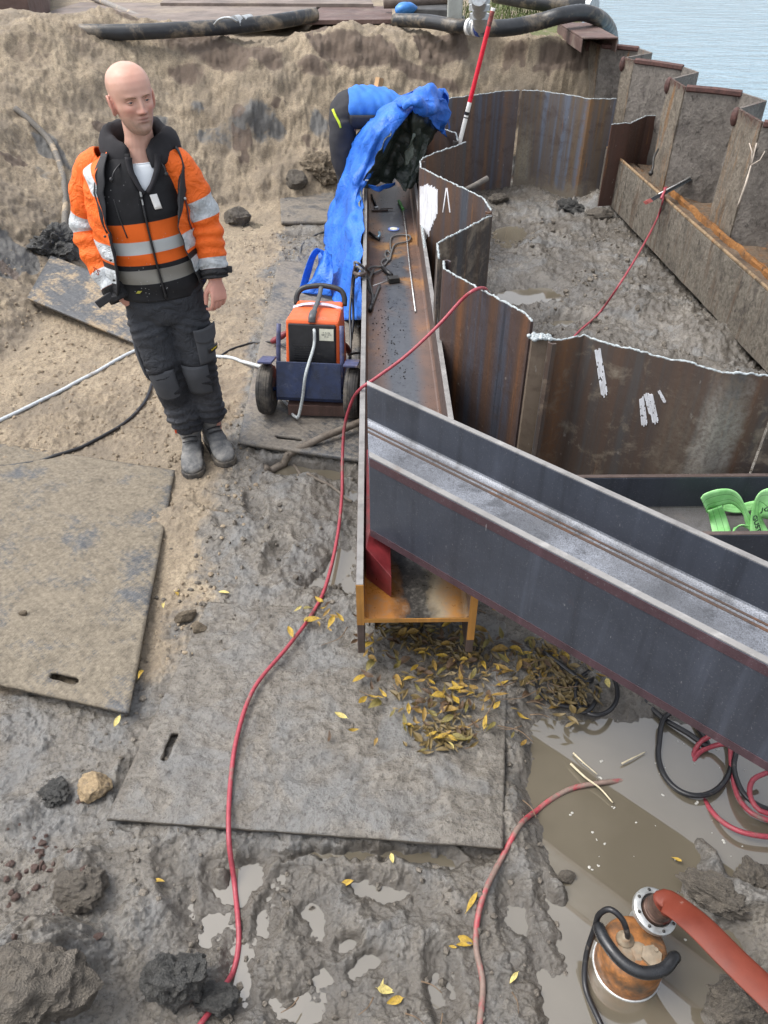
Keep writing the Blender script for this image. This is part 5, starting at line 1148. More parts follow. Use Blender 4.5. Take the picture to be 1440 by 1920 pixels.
for i in range(46):
    px = rs.gauss(75, 50); py = rs.gauss(1640, 60)
    if px < -30 or py < 1500: continue
    p = G(px, py); s = rs.uniform(.006, .022); o = link('brick_fragment', rub[i % 10]); o.location = (p.x, p.y, p.z + s * .15); o.scale = (s, s * rs.uniform(.7, 1), s * rs.uniform(.6, .9)); o.rotation_euler = (rs.uniform(-.5, .5), rs.uniform(-.5, .5), rs.uniform(0, 6))
    tag(o, 'reddish brick fragment in the rubble patch at the lower left', 'rubble', 'brick fragments in the rubble patch')
# loose crumbs of soil everywhere: uncountable
def crumbs(name, n, sampler, mat, smin, smax, label):
    bm = bmesh.new(); bmesh.ops.create_icosphere(bm, subdivisions=1, radius=1); b = np.array([v.co[:] for v in bm.verts]); f = np.array([[v.index for v in q.verts] for q in bm.faces]); bm.free()
    xy = sampler(n); h = ground_h(xy[:, 0], xy[:, 1]); n = len(xy); s = smin + (smax - smin) * RS.rand(n) ** 3
    v = b[None] * (1 + .35 * (RS.rand(n, len(b), 1) - .5)) * s[:, None, None] * (.7 + .6 * RS.rand(n, 1, 3))
    v = v + np.stack([xy[:, 0], xy[:, 1], h + s * .1], -1)[:, None]
    F_ = f[None] + (np.arange(n) * len(b))[:, None, None]
    me = bpy.data.meshes.new(name); me.from_pydata(v.reshape(-1, 3).tolist(), [], F_.reshape(-1, 3).tolist()); me.materials.append(mat)
    o = link(name, me); o['kind'] = 'stuff'; o['label'] = label; return o
def samp(boxes):
    def f(n):
        out = []
        for k, (x0, x1, y0, y1, w) in enumerate(boxes): m_ = int(n * w); out.append(np.stack([x0 + (x1 - x0) * RS.rand(m_), y0 + (y1 - y0) * RS.rand(m_)], -1))
        a = np.concatenate(out); return a[fbm(a[:, 0], a[:, 1], 2.5, 3, 66) > -.15 + .5 * (RS.rand(len(a)) - .5)]
    return f
crumbs('sand_crumbs', 5200, samp([(-2.7, -.6, 1.9, 6.5, 1.)]), M_CRUMB, .002, .013, 'loose sandy crumbs on the banks and the left ground')
crumbs('mud_crumbs', 3200, samp([(-1.0, .5, .6, 2.6, .45), (-.8, -.15, 2.4, 6.5, .2), (.55, 2.2, 3.0, 7.4, .35)]), M_CLODG, .002, .014, 'loose mud crumbs on the wet pit floor')

crumbs('clay_crumbs', 800, samp([(.6, 2.15, 2.95, 7.4, 1.)]), M_CLODG, .003, .026, 'dark clay crumbs in the sheet-piled cell')
# ================================================================== fallen leaves and twigs
def leaf_mesh(i):
    q = MB(); rs = random.Random(i); n = 7; wv = []; bend = rs.uniform(-1.2, 2.2); cup = rs.uniform(.1, 1.1); tw = rs.uniform(-.9, .9); wb = rs.uniform(.12, .25); sk = rs.uniform(.75, 1.25)
    for k in range(n):
        t = k / (n - 1); w = wb * math.sin(math.pi * min(1, t ** sk * .95 + .03)) ** .8; z = bend * (t - .5) ** 2 * .6; s = math.sin(tw * (t - .5) * 2) * w
        wv += [(t - .5, -w, z + cup * w - s), (t - .5, 0, z), (t - .5, w, z + cup * w + s)]
    fs = []
    for k in range(n - 1):
        for j in range(2): fs.append((k * 3 + j, k * 3 + j + 1, (k + 1) * 3 + j + 1, (k + 1) * 3 + j))
    q.add(wv, fs); q.tube([(-.5, 0, bend * .15), (-.62, .02, bend * .15 + .01)], .012, 4)
    return q
def leaf_mat(nm, c):
    m = NM(nm); n = m.noise(5, 5, .6); return m.fin(m.ramp(n, [(.3, tuple(x * .45 for x in c)), (.5, c), (.72, tuple(min(1, x * 1.35) for x in c))]), .5, 0., m.bump(m.noise(20, 3), .3, .02), .45)
LM = [leaf_mat('yellow_leaf', (.36, .235, .03)), leaf_mat('ochre_leaf', (.25, .155, .035)), leaf_mat('olive_leaf', (.16, .13, .035)), leaf_mat('brown_leaf', (.085, .05, .026)), leaf_mat('pale_leaf', (.52, .43, .15))]
lmesh = []
for i in range(20):
    o = leaf_mesh(i).build('leaf', LM[0], None, True); lmesh.append(o.data); bpy.data.objects.remove(o)
lvar = {}
def leaf_data(i, k):
    if (i, k) not in lvar: me = lmesh[i].copy(); me.materials.clear(); me.materials.append(LM[k]); lvar[(i, k)] = me
    return lvar[(i, k)]
rs = random.Random(31); cl = [(820, 1300, 70, 55, 80), (760, 1195, 60, 22, 34), (870, 1235, 45, 28, 34), (1010, 1245, 42, 30, 40), (1075, 1290, 40, 30, 18), (830, 1385, 40, 22, 12), (720, 1300, 45, 40, 16), (600, 1158, 40, 16, 9), (900, 1330, 50, 40, 12)]
pts = []
for (cx, cy, sx, sy, n) in cl: pts += [(rs.gauss(cx, sx), rs.gauss(cy, sy), 1) for _ in range(n)]
for p in [(330, 1105, 0), (330, 1110, 0), (310, 1148, 0), (268, 1275, 0), (224, 1365, 0), (295, 1650, 0), (420, 1115, 0), (735, 1608, 0), (649, 1645, 0), (716, 1840, 0), (965, 1828, 0), (850, 1770, 0), (885, 1690, 0), (870, 1760, 0), (740, 1870, 0), (724, 1850, 0), (290, 1810, 0), (560, 1155, 0), (575, 1175, 0), (1250, 1690, 0), (1275, 1600, 0), (700, 1320, 0), (845, 1410, 0), (640, 1355, 0), (430, 1580, 0), (1100, 1220, 0), (980, 1335, 0), (1140, 1280, 0)]: pts.append(p)
L3 = [P(a, b, .045) for a, b, _ in pts]; hh = ground_h(np.array([p.x for p in L3]), np.array([p.y for p in L3])); hh = np.maximum(hh, WATER_Z)
for i, ((a, b, k), p) in enumerate(zip(pts, L3)):
    if k and (a > 1120 + rs.uniform(0, 60)): continue
    onmat = 200 < a < 940 and 1135 < b < 1580
    z = (.078 if onmat else max(hh[i], .0)) + rs.uniform(.0, .009) * (1 if k else .4)
    o = link('leaf', leaf_data(rs.randrange(20), rs.choice([0, 0, 1, 1, 1, 1, 2, 2, 3, 3, 3, 3] if k else [0, 0, 4]))); s = rs.choice([rs.uniform(.022, .045), rs.uniform(.04, .068)]); o.location = (p.x, p.y, z + .004); o.scale = (s, s, s)
    o.rotation_euler = (rs.uniform(-.4, .4), rs.uniform(-.35, .35), rs.uniform(0, 6.28))
    if k: tag(o, 'yellow-brown willow leaf in the heap below the steel beam end', 'leaf', 'leaves heaped below the beam end')
    else: tag(o, 'single yellow leaf lying scattered on the bare mud', 'leaf', 'scattered single leaves')
bmv = []; bmf = []; rs2 = random.Random(71)
src = [([v.co[:] for v in me.vertices], [list(p.vertices) for p in me.polygons]) for me in lmesh[:6]]
for i in range(520):
    cx, cy, sx, sy, n = rs2.choice(cl[:6]); a, b = rs2.gauss(cx, sx * .8), rs2.gauss(cy, sy * .8)
    if a > 1130: continue
    p = P(a, b, .06); M_ = Matrix.Translation((p.x, p.y, (.078 if 200 < a < 940 and 1135 < b < 1580 else .05) + rs2.uniform(-.004, .003))) @ Euler((rs2.uniform(-.3, .3), rs2.uniform(-.3, .3), rs2.uniform(0, 6.28))).to_matrix().to_4x4() @ Matrix.Scale(rs2.uniform(.02, .05), 4)
    vv_, ff_ = src[i % 6]; o_ = len(bmv); bmv += [tuple(M_ @ Vector(v)) for v in vv_]; bmf += [[k + o_ for k in f] for f in ff_]
me = bpy.data.meshes.new('leaf_litter'); me.from_pydata(bmv, [], bmf); me.materials.append(leaf_mat('rotting_leaf', (.16, .115, .045))); ob = link('leaf_litter', me); ob['kind'] = 'stuff'; ob['label'] = 'dark rotting leaf litter under the yellow leaves'
M_TWIG = simple('twig_bark', (.15, .10, .06), .8, 0, 40, .4); M_STRAW = simple('pale_straw', (.55, .48, .33), .7, 0, 40, .2)
def twig(label, pts, r, mat, zoff=.012, group=None, name='twig'):
    q = MB(); c = crom([(G(*p, off=zoff) if len(p) == 2 else P(*p)) for p in pts], 5); n = len(c); q.tube(c, [r * (1 - .55 * i / n) for i in range(n)], 6); return tag(q.build(name, mat, None, True), label, 'twig', group)
twig('pale straw stalk crossing the submerged red hose in the puddle', [(1070, 1432, .006), (1098, 1458, .012), (1125, 1478, .012), (1149, 1505, .004)], .0045, M_STRAW)
twig('short pale stalk floating left of the crossing straw', [(1075, 1412, .0), (1092, 1428, .004), (1120, 1452, -.002)], .0035, M_STRAW)
twig('short forked straw floating in the middle of the puddle', [(1166, 1432, .003), (1185, 1422, .006), (1210, 1410, .0)], .0035, M_STRAW)
twig('curved brown twig at the front of the leaf heap', [(862, 1370, .08), (890, 1355, .085), (912, 1340, .08), (930, 1305, .085)], .0035, M_TWIG)
for i in range(26):
    a, b = rs.gauss(900, 110), rs.gauss(1270, 50); an = rs.uniform(0, 6.28); l = rs.uniform(18, 50)
    if a > 1110: continue
    twig('thin brown twig among the fallen leaves', [(a, b, .07), (a + l * math.cos(an), b + l * .6 * math.sin(an), .075), (a + 2 * l * math.cos(an + .3), b + 1.2 * l * math.sin(an + .3), .068)], .0022, M_TWIG, group='twigs among the fallen leaves')
for i, (a, b) in enumerate([(790, 1840), (700, 1870), (830, 1900), (760, 1900), (980, 1500), (930, 1560), (560, 1870), (480, 1380), (960, 1860)]):
    an = rs.uniform(0, 3); twig('thin brown twig pressed into the foreground mud', [(a, b, .05), (a + 22 * math.cos(an), b + 20 * math.sin(an), .055), (a + 46 * math.cos(an + .2), b + 42 * math.sin(an + .2), .05)], .0022, M_TWIG, group='twigs in the foreground mud')
# foam flecks on the puddle
q = MB(); rs = random.Random(55)
for i in range(45):
    px, py = rs.uniform(1050, 1400), rs.uniform(1380, 1640)
    if rs.random() < .15: px, py = rs.uniform(1050, 1300), rs.uniform(1640, 1880)
    p = P(px, py, WATER_Z)
    if gz(p.x, p.y) > WATER_Z - .012: continue
    s = rs.uniform(.001, .0055)
    for k in range(3): q.ball((p.x + rs.uniform(-s, s), p.y + rs.uniform(-s, s), WATER_Z + .0004), (s * rs.uniform(.5, 1), s * rs.uniform(.5, 1), .0012), 8, 4)
ob = q.build('foam', simple('foam', (.42, .41, .37), .6, 0, 60, .15), None, True); ob['kind'] = 'stuff'; ob['label'] = 'pale foam flecks drifting on the puddle'

# ================================================================== upper ground: pipes, plates, pump gear
M_PE = simple('black_pe_pipe', (.022, .024, .027), .42, 0, 8, .4, dirt=(.25, .20, .14), dirt_amt=.35)
M_GALV = simple('galvanised', (.42, .44, .45), .45, .5, 30, .25, dirt=(.25, .2, .15), dirt_amt=.2)
M_PLATE = simple('dirty_road_plate', (.17, .135, .115), .75, 0, 3, .35, .4, .03, dirt=(.26, .21, .16), dirt_amt=.4)
M_PLATEB = simple('red_brown_steel', (.11, .068, .058), .7, 0, 4, .35, .4, .03, dirt=(.20, .16, .13), dirt_amt=.3)
pl_ = thing('discharge_pipe', 'black plastic pipe lying along the crest of the sand bank', 'pipe', P(250, 60, 1.2))
q = MB(); q.tube(crom([P(40, 56, 1.285), P(140, 60, 1.28), P(255, 60, 1.275), P(350, 55, 1.28), P(430, 50, 1.285), P(520, 40, 1.30), P(590, 28, 1.31)], 8), .066, 16); q.build('tube', M_PE, pl_, True)
for px, py, r in ((446, 46, .078), (460, 45, .074), (467, 44, .076)):
    q = MB(); a, b = P(px - 5, py + .8, 1.295), P(px + 4, py - .8, 1.297); q.tube([a, b], r, 16); q.build('coupling', M_GALV, pl_, 'auto')
q = MB(); q.tube(crom([P(402, 46, 1.33), P(412, 36, 1.38), P(430, 33, 1.40), P(445, 40, 1.37)], 5), .010, 8); q.build('lever', M_GALV, pl_, True)
def rplate(label, corners, z, th, mat):
    q = MB(); q.prism([(P(x, y, z).x, P(x, y, z).y) for x, y in corners], z - th, z); return tag(q.build('road_plate', mat, None, bevel=.004), label, 'road plate', 'steel road plates on the upper ground')
rplate('long dirty road plate behind the black pipe', [(30, 40), (560, 40), (600, 8), (150, 4)], 1.27, .04, M_PLATE)
rplate('muddy road plate right of the long one, below the top edge', [(566, 38), (735, 36), (735, 12), (606, 10)], 1.265, .04, M_PLATEB)
rplate('grey road plate at the very top, farthest back', [(300, 5), (700, 7), (690, -12), (320, -14)], 1.30, .04, M_PLATE)
q = MB(); q.add([P(-30, 42, 1.27), P(60, 40, 1.27), P(95, 22, 1.27), P(95, -30, 1.27), P(-30, -30, 1.27)] + [P(-30, 42, 1.27) + Vector((0, 0, .28)), P(60, 40, 1.27) + Vector((0, 0, .22)), P(95, 22, 1.27) + Vector((0, 0, .22)), P(95, -30, 1.27) + Vector((0, 0, .25)), P(-30, -30, 1.27) + Vector((0, 0, .25))], [(4, 3, 2, 1, 0), (5, 6, 7, 8, 9), (0, 1, 6, 5), (1, 2, 7, 6), (2, 3, 8, 7), (3, 4, 9, 8), (4, 0, 5, 9)]); tag(q.build('steel_skid', M_PLATEB, None, bevel=.01), 'dark red-brown steel skid in the top left corner', 'steel skid')
# suction hose and valve gear by the lake
sh = thing('suction_hose', 'thick black suction hose arching over the quay edge into the lake', 'hose', P(1000, 45, 1.2))
c = crom([P(912, 54, 1.27), P(960, 51, 1.28), P(1010, 41, 1.31), P(1050, 30, 1.36), P(1090, 24, 1.37), P(1120, 32, 1.32), P(1138, 48, 1.2), P(1146, 66, 1.02), P(1150, 90, .6)], 10); q = MB(); q.tube(c, [.072 + .0025 * (i % 2) for i in range(len(c))], 16); q.build('tube', M_PE, sh, True)
sh2 = thing('suction_hose', 'black hose left of the valve, half behind the sand crest', 'hose', P(820, 48, 1.2))
q = MB(); q.tube(crom([P(884, 50, 1.275), P(850, 48, 1.28), P(800, 40, 1.28), P(740, 38, 1.26)], 8), .062, 16); q.build('tube', M_PE, sh2, True)
vv = thing('pump_valve', 'grey valve body with blue clamp rings between the two hoses', 'valve', P(897, 60, 1.2))
for k, (px, mt, r) in enumerate([(880, M_PW, .072), (886, M_GALV, .07), (892, M_PW, .078), (899, simple('blue_ring', (.06, .10, .35), .4), .084), (907, M_GALV, .088)]):
    q = MB(); q.tube([P(px - 2.2, 50, 1.28), P(px + 2.2, 50.5, 1.28)], r, 18); q.build('clamp_ring', mt, vv, 'auto')
q = MB(); q.tube(crom([P(901, 46, 1.33), P(900, 34, 1.42), P(899, 20, 1.5), P(898, -6, 1.66)], 6), [.07] * 6 + [.062] * 13, 16); q.build('riser', M_GALV, vv, 'auto')
for py, z in ((30, 1.45), (14, 1.55), (0, 1.63)):
    q = MB(); p = P(899, py, z); q.lathe([(.06, -.02), (.085, -.02), (.085, .02), (.06, .02)], p, 18); q.build('riser_flange', M_GALV, vv, 'auto')
q = MB(); q.prism([(P(838, 40, 1.3).x, P(838, 40, 1.3).y), (P(866, 40, 1.3).x, P(866, 40, 1.3).y), (P(866, 30, 1.3).x, P(866, 30, 1.3).y), (P(838, 30, 1.3).x, P(838, 30, 1.3).y)], 1.2, 1.75); q.box(P(868, 42, 1.25), (.03, .05, .12)); tag(q.build('concrete_block', simple('weathered_galvanised_box', (.34, .35, .32), .6, .2, 6, .25, dirt=(.2, .18, .14), dirt_amt=.3), None, bevel=.02), 'grey-green metal housing left of the valve at the top edge', 'pump housing')
q = MB(); q.prism([(P(775, 31, 1.26).x, P(775, 31, 1.26).y), (P(838, 33, 1.26).x, P(838, 33, 1.26).y), (P(838, 12, 1.26).x, P(838, 12, 1.26).y), (P(780, 10, 1.26).x, P(780, 10, 1.26).y)], 1.2, 1.33); tag(q.build('dark_pallet', simple('dark_skid', (.05, .05, .05), .7, 0, 10, .4), None, bevel=.01), 'dark skid under the pipes behind the crest', 'skid')
q = MB(); c = crom([P(744, 22, 1.30), P(758, 16, 1.33), P(776, 20, 1.30)], 5); q.tube(c, [.05, .09, .11, .12, .12, .12, .12, .11, .10, .08, .05], 10, flat=.5); tag(q.build('blue_sack', simple('blue_plastic', (.04, .20, .55), .45, 0, 12, .25), None, True), 'small blue plastic sack on the crest left of the pipes', 'sack')
p2_ = thing('lake_pipe', 'black flanged pipe at the top edge pointing at the lake', 'pipe', P(1040, 10, 1.25))
q = MB(); q.tube(crom([P(930, -10, 1.36), P(990, 0, 1.35), P(1050, 8, 1.33), P(1106, 13, 1.31)], 6), .085, 18); q.build('tube', M_PE, p2_, True)
q = MB(); q.tube([P(1104, 13, 1.31), P(1114, 14, 1.31)], .10, 18); q.build('end_flange', M_GALV, p2_, 'auto')
q = MB(); q.tube([P(720, 4, 1.36), P(790, 3, 1.36), P(850, -4, 1.38)], .06, 14); tag(q.build('rusty_pipe', simple('rusty_pipe', (.11, .085, .07), .6, .2, 12, .4), None, True), 'brown rusty pipe at the top edge left of the housing', 'pipe')
# steel cap over the far quay piles
cp_ = thing('quay_channel', 'rusty steel channel capping the far end of the old quay', 'steel cap', P(1100, 60, 1.2))
def chan(o0, o1, z0_, z1_, nm):
    a = P(1046, 42, 1.25); b = P(1092, 70, 1.25); e = P(1160, 70, 1.25); q = MB(); u = (e - b); v_ = (a - b)
    pts = [b + u * o0, b + u * o1, b + u * o1 + v_, b + u * o0 + v_]; q.prism([(p.x, p.y) for p in pts], z0_, z1_); return q.build(nm, M_PLATEB, cp_, bevel=.004)
chan(0, 1, 1.235, 1.25, 'top_plate'); chan(0, .03, 1.13, 1.234, 'side_plate'); chan(.97, 1., 1.13, 1.234, 'side_plate')
q = MB(); b = P(1092, 70, 1.25); e = P(1160, 70, 1.25)
tuft = MB(); rs = random.Random(8)
for i in range(1500):
    px, py = rs.uniform(860, 1060), rs.uniform(4, 47)
    if rs.random() > .75 and px < 930: continue
    p = P(px, py, 1.2); h = rs.uniform(.03, .10); a = rs.uniform(0, 6.28); dx, dy = math.cos(a) * .006, math.sin(a) * .006; lx, ly = rs.uniform(-.03, .03), rs.uniform(-.03, .03)
    z = 1.19
    tuft.add([(p.x - dx, p.y - dy, z), (p.x + dx, p.y + dy, z), (p.x + lx, p.y + ly, z + h)], [(0, 1, 2)])
ob = tuft.build('grass', simple('grass_blades', (.085, .115, .03), .6, 0, 3, .5), None); ob['kind'] = 'stuff'; ob['label'] = 'short grass on the upper ground by the lake'
# stakes at the back behind the bent worker
q = MB(); a = D(703, 195, 7.2); b = D(712, 146, 7.25); q.tube([a - (b - a) * 2.2, a, b], .05, 4, flat=.7); tag(q.build('wooden_stake', simple('new_wood', (.42, .26, .13), .7, 0, 6, .35), None, 'auto'), 'square wooden stake behind the bent worker', 'stake')
q = MB(); a = D(718, 185, 7.3); b = D(720, 163, 7.3); q.tube([a - (b - a) * 4, b], .03, 10); tag(q.build('blue_stake', simple('faded_blue_paint', (.10, .24, .36), .6), None, 'auto'), 'short faded blue post right of the wooden stake', 'post')
# ================================================================== people
def skin_mat():
    m = NM('skin'); g = m.tc(); n = m.noise(60, 5, .6, g); n2 = m.noise(14, 4, .6, g)
    c = m.ramp(n2, [(.3, (.50, .285, .215)), (.7, (.60, .36, .28))])
    red = m.attr('red'); c = m.mix(m.ma('MULTIPLY', red, .6), c, (.58, .20, .16))
    c = m.mix(m.ma('MULTIPLY', m.attr('lips'), .9), c, (.40, .13, .12)); c = m.mix(m.attr('mouth'), c, (.10, .035, .03))
    st = m.ma('MULTIPLY', m.attr('stubble'), m.ramp(n, [(.3, .45), (.6, .85)])); c = m.mix(st, c, (.24, .165, .125))
    m.b.inputs['Subsurface Weight'].default_value = .12; m.b.inputs['Subsurface Radius'].default_value = (.012, .005, .003)
    return m.fin(c, .48, 0., m.bump(n, .12, .001), .4)
M_SKIN = skin_mat()
def cloth(name, col, var=.18, dirt=None, amt=.3, rough=.85, weave=700):
    m = NM(name); n = m.noise(9, 6, .65); w = m.noise(weave, 2, .5)
    c = m.ramp(n, [(.3, tuple(x * (1 - var) for x in col)), (.7, tuple(min(1, x * (1 + var)) for x in col))])
    if dirt: c = m.mix(m.ramp(m.noise(13, 8, .75, dist=.4), [(.70 - .25 * amt, 0.), (.80 - .2 * amt, .8)]), c, dirt)
    return m, c, w
ORANGE = (.78, .135, .016); SILV = (.46, .48, .48); BLACKC = (.016, .016, .018)
HX = {}
def head_mesh(q, origin, yaw, pitch, sc=1.0, store=None, roll=0.):
    """head: loft of horizontal sections with displaced facial features; local face direction is -y"""
    tab = [(0, .012, .050, .0), (.006, .026, .068, .02), (.02, .040, .079, .038), (.04, .050, .083, .05), (.06, .0565, .0835, .062), (.085, .063, .086, .078), (.105, .067, .088, .088), (.125, .071, .089, .095), (.14, .0735, .0925, .098), (.16, .0755, .0935, .100), (.18, .0745, .089, .098), (.20, .068, .077, .089), (.215, .058, .061, .074), (.228, .042, .042, .053), (.236, .024, .022, .03), (.2395, .004, .004, .004)]
    zs = np.concatenate([np.linspace(0, .2, 84), np.linspace(.203, .2395, 22)]); NA = 132
    an = np.linspace(-math.pi, math.pi, NA, endpoint=False); an = an - .45 * np.sin(an)            # denser at the face (angle 0 = -y)
    zf_ = np.linspace(0, .2395, 400); kw_ = np.exp(-(np.arange(-14, 15) / 6.) ** 2); kw_ /= kw_.sum(); sm_ = []
    for k in (1, 2, 3):
        v_ = np.interp(zf_, [t[0] for t in tab], [t[k] for t in tab]); e_ = np.convolve(np.pad(v_, 14, 'edge'), kw_, 'valid'); wt = sstep(.2395, .22, zf_) * sstep(0, .012, zf_); sm_.append(e_ * wt + v_ * (1 - wt))
    rings = []; red = []; lips = []; stub = []; mth = []
    R = Matrix.Rotation(yaw, 3, 'Z') @ Matrix.Rotation(pitch, 3, 'X') @ Matrix.Rotation(roll, 3, 'Y'); piv = Vector((0, .02, .03))
    def g(x, z, cx, cz, sx, sz): return math.exp(-((x - cx) / sx) ** 2 - ((z - cz) / sz) ** 2)
    for z in zs:
        w, f, b = [float(np.interp(z, zf_, v_)) for v_ in sm_]; ring = []
        for a in an:
            sx, cx = math.sin(a), math.cos(a); e = .86 if cx > 0 else .92
            x = w * math.copysign(abs(sx) ** e, sx); y = -f * abs(cx) ** e if cx > 0 else b * abs(cx) ** e
            fr = max(0., cx); dy = 0.; ax = abs(x)
            if fr > 0:
                # nose
                if .072 < z < .128:
                    t = (z - .074) / .052; hgt = .0235 * max(0., 1 - t) ** .75 + .003; hgt *= min(1, (z - .070) / .008) if z < .078 else 1
                    wd = .0085 + .0055 * max(0, 1 - abs(z - .081) / .012); dy -= hgt * math.exp(-(ax / wd) ** 2.4)
                dy -= .006 * g(ax, z, .0145, .080, .006, .006)                    # wings
                dy += .0125 * g(ax, z, .031, .1165, .0155, .0095)                 # sockets
                dy -= .0052 * g(ax, z, .030, .1335, .020, .0055)                   # brow ridge
                dy -= .0030 * g(ax, z, 0, .132, .012, .008)
                dy -= .0050 * g(ax, z, .040, .092, .018, .014)                    # cheek
                dy += .0045 * g(ax, z, .030, .066, .010, .014)                    # hollow beside mouth
                dy -= .0045 * g(ax, z, 0, .058, .024, .0085)                      # muzzle
                dy -= .0045 * g(ax, z, 0, .0615, .018, .0032) + .0052 * g(ax, z, 0, .0505, .016, .0038)   # lips
                dy += .0085 * g(ax, z, 0, .0562, .023, .0022)                     # mouth line
                dy += .0035 * g(ax, z, 0, .042, .018, .005)                       # under lip
                dy -= .0065 * g(ax, z, 0, .022, .020, .014)                       # chin
                dy += .0016 * g(ax, z, 0, .069, .004, .005)                       # philtrum
                dy -= .0028 * g(ax, z, .030, .1205, .016, .0022) + .0022 * g(ax, z, .030, .1105, .014, .0022)   # lids
            if ax > .02: x += math.copysign(.003 * g(ax, z, .064, .095, .03, .016), x)
            p = Vector((x, y + dy, z)); ring.append(p)
            red.append(.8 * g(ax, z, .042, .088, .020, .016) * fr + .7 * g(ax, z, 0, .082, .014, .012) * fr + .25 * g(ax, z, 0, .18, .05, .03))
            mth.append(.9 * g(ax, z, 0, .0562, .021, .0018) * fr + .8 * (g(ax, z, .0085, .0735, .0045, .0025)) * fr); lips.append((g(ax, z, 0, .0610, .0190, .0034) + g(ax, z, 0, .0508, .0170, .0042)) * fr ** .5)
            stub.append(min(1., (1. if z < .045 else math.exp(-((z - .045) / .022) ** 2)) * (.35 + .65 * math.exp(-((ax - .03) / .05) ** 2)) * (1 if cx > -.3 else .2) + (.55 * sstep(.10, .15, z) * sstep(.215, .18, z) * sstep(.35, -.2, cx))))
        rings.append([origin + (R @ (p - piv) + piv) * sc for p in ring])
    HX['fn'] = lambda p: origin + (R @ (Vector(p) - piv) + piv) * sc
    HX['R'] = R
    q.loft(rings, uv=False); return q, rings, (red, lips, stub, mth)
def ear(q, sgn, fn):
    pts = [(-.0, .0), ]
    out = []
    for k in range(15):
        t = k / 14; a = math.radians(200 - 290 * t); out.append((sgn * (.074 + .010 * math.sin(math.pi * t)), .012 - .018 * math.cos(a) * 1.0, .108 + .031 * math.sin(a)))
    q.tube([fn(p) for p in out], [.005] * 15, 8)
    rr = []
    for (s_, d) in ((1.0, .070), (.92, .076), (.5, .0775), (.08, .076)):
        rr.append([fn((sgn * d, .012 + .017 * s_ * math.cos(a), .106 + .030 * s_ * math.sin(a))) for a in np.linspace(0, 2 * math.pi, 16, endpoint=False)])
    q.loft(rr, uv=False)
    q.ball(fn((sgn * .073, .004, .080)), (.006, .006, .009), 8, 6)
def ellipse(c, a, b, n=28, yaw=0., e=1., a0=0., a1=2 * math.pi, closed=True):
    o = []
    for t in np.linspace(a0, a1, n, endpoint=not closed):
        s, k = math.sin(t), math.cos(t); x = a * math.copysign(abs(s) ** e, s); y = -b * math.copysign(abs(k) ** e, k)
        o.append(Vector((c[0] + x * math.cos(yaw) - y * math.sin(yaw), c[1] + x * math.sin(yaw) + y * math.cos(yaw), c[2])))
    return o
def limb(q, pts, radii, n=16, sub=5, flat=1.):
    c = crom(pts, sub); k = np.linspace(0, len(radii) - 1, len(c)); rr = np.interp(k, range(len(radii)), radii); q.tube(c, list(rr), n, flat=flat); return c
def hand(q, wrist, knuck, side, back, curl=.9, sc=1., thumb_dir=None):
    """palm + five fingers. side: unit vector from little finger to index finger, back: unit vector out of the back of the hand"""
    d = (knuck - wrist).normalized(); side = (side - d * side.dot(d)).normalized(); back = d.cross(side) if d.cross(side).dot(back) > 0 else -d.cross(side)
    rings = []
    for t, w, h in ((0, .026, .020), (.25, .030, .019), (.6, .040, .0165), (.9, .042, .014), (1.08, .038, .010)):
        c = wrist.lerp(knuck, t); rings.append([c + side * (math.cos(a) * w * sc) + back * (math.sin(a) * h * sc) for a in np.linspace(0, 2 * math.pi, 16, endpoint=False)])
    q.loft(rings, uv=False)
    L = [(.033, .041, .026, .021, .0092), (.0115, .045, .029, .022, .0096), (-.010, .042, .027, .021, .0091), (-.031, .033, .021, .019, .0080)]
    for i, (o, l1, l2, l3, r) in enumerate(L):
        p = knuck + side * (o * sc) - d * .006; ang = .25 + .05 * i; pts = [p - d * .02, p]
        for l, da in ((l1, .22 * curl), (l2, .75 * curl), (l3, .55 * curl)):
            ang += da; v = d * math.cos(ang) - back * math.sin(ang); pts.append(pts[-1] + v * l * sc)
        limb(q, pts, [r * sc, r * sc * 1.02, r * sc * .95, r * sc * .86, r * sc * .66], 10, 3)
    tb = wrist.lerp(knuck, .32) + side * (.024 * sc) - back * .006; td = (d * .75 + side * .42 - back * .5).normalized(); t2 = (d * .95 + side * .02 - back * .35).normalized()
    limb(q, [tb - td * .015, tb + td * .022 * sc, tb + td * .044 * sc, tb + td * .044 * sc + t2 * .03 * sc, tb + td * .044 * sc + t2 * .052 * sc], [.016 * sc, .0145 * sc, .0115 * sc, .0105 * sc, .0075 * sc], 10, 3)

mx, my = -.93, 3.27
mz = gz(mx, my)
man = thing('person', 'standing worker in an orange and black high-visibility jacket, one hand in his pocket', 'person', (mx, my, .035))
man.rotation_euler = (0, math.radians(-1.6), 0)
# ---- body: one continuous surface
q = MB(); HO = Vector((.018, -.040, 1.532)); YAW = math.radians(34)
q, hr, feats = head_mesh(q, HO, YAW, math.radians(-4), 1.03, roll=math.radians(-2)); fn = HX['fn']
for s_ in (-1, 1): ear(q, s_, fn)
q.loft([ellipse((-.03 + .034 * min(1, (z - 1.38) / .12), .03, z), a, b, 22) for z, a, b in ((1.38, .12, .09), (1.44, .080, .072), (1.48, .060, .062), (1.52, .055, .060), (1.57, .054, .062), (1.62, .048, .055))], uv=False)
q.loft([ellipse((-.045, .03, z), a, b, 24) for z, a, b in ((.80, .13, .10), (.95, .15, .105), (1.1, .15, .11), (1.3, .17, .115), (1.40, .15, .10), (1.45, .08, .07))], uv=False)
aL = [Vector(p) for p in [(-.19, .03, 1.40), (-.245, .05, 1.28), (-.285, .05, 1.165), (-.25, -.01, 1.04), (-.205, -.055, .93), (-.165, -.05, .86)]]
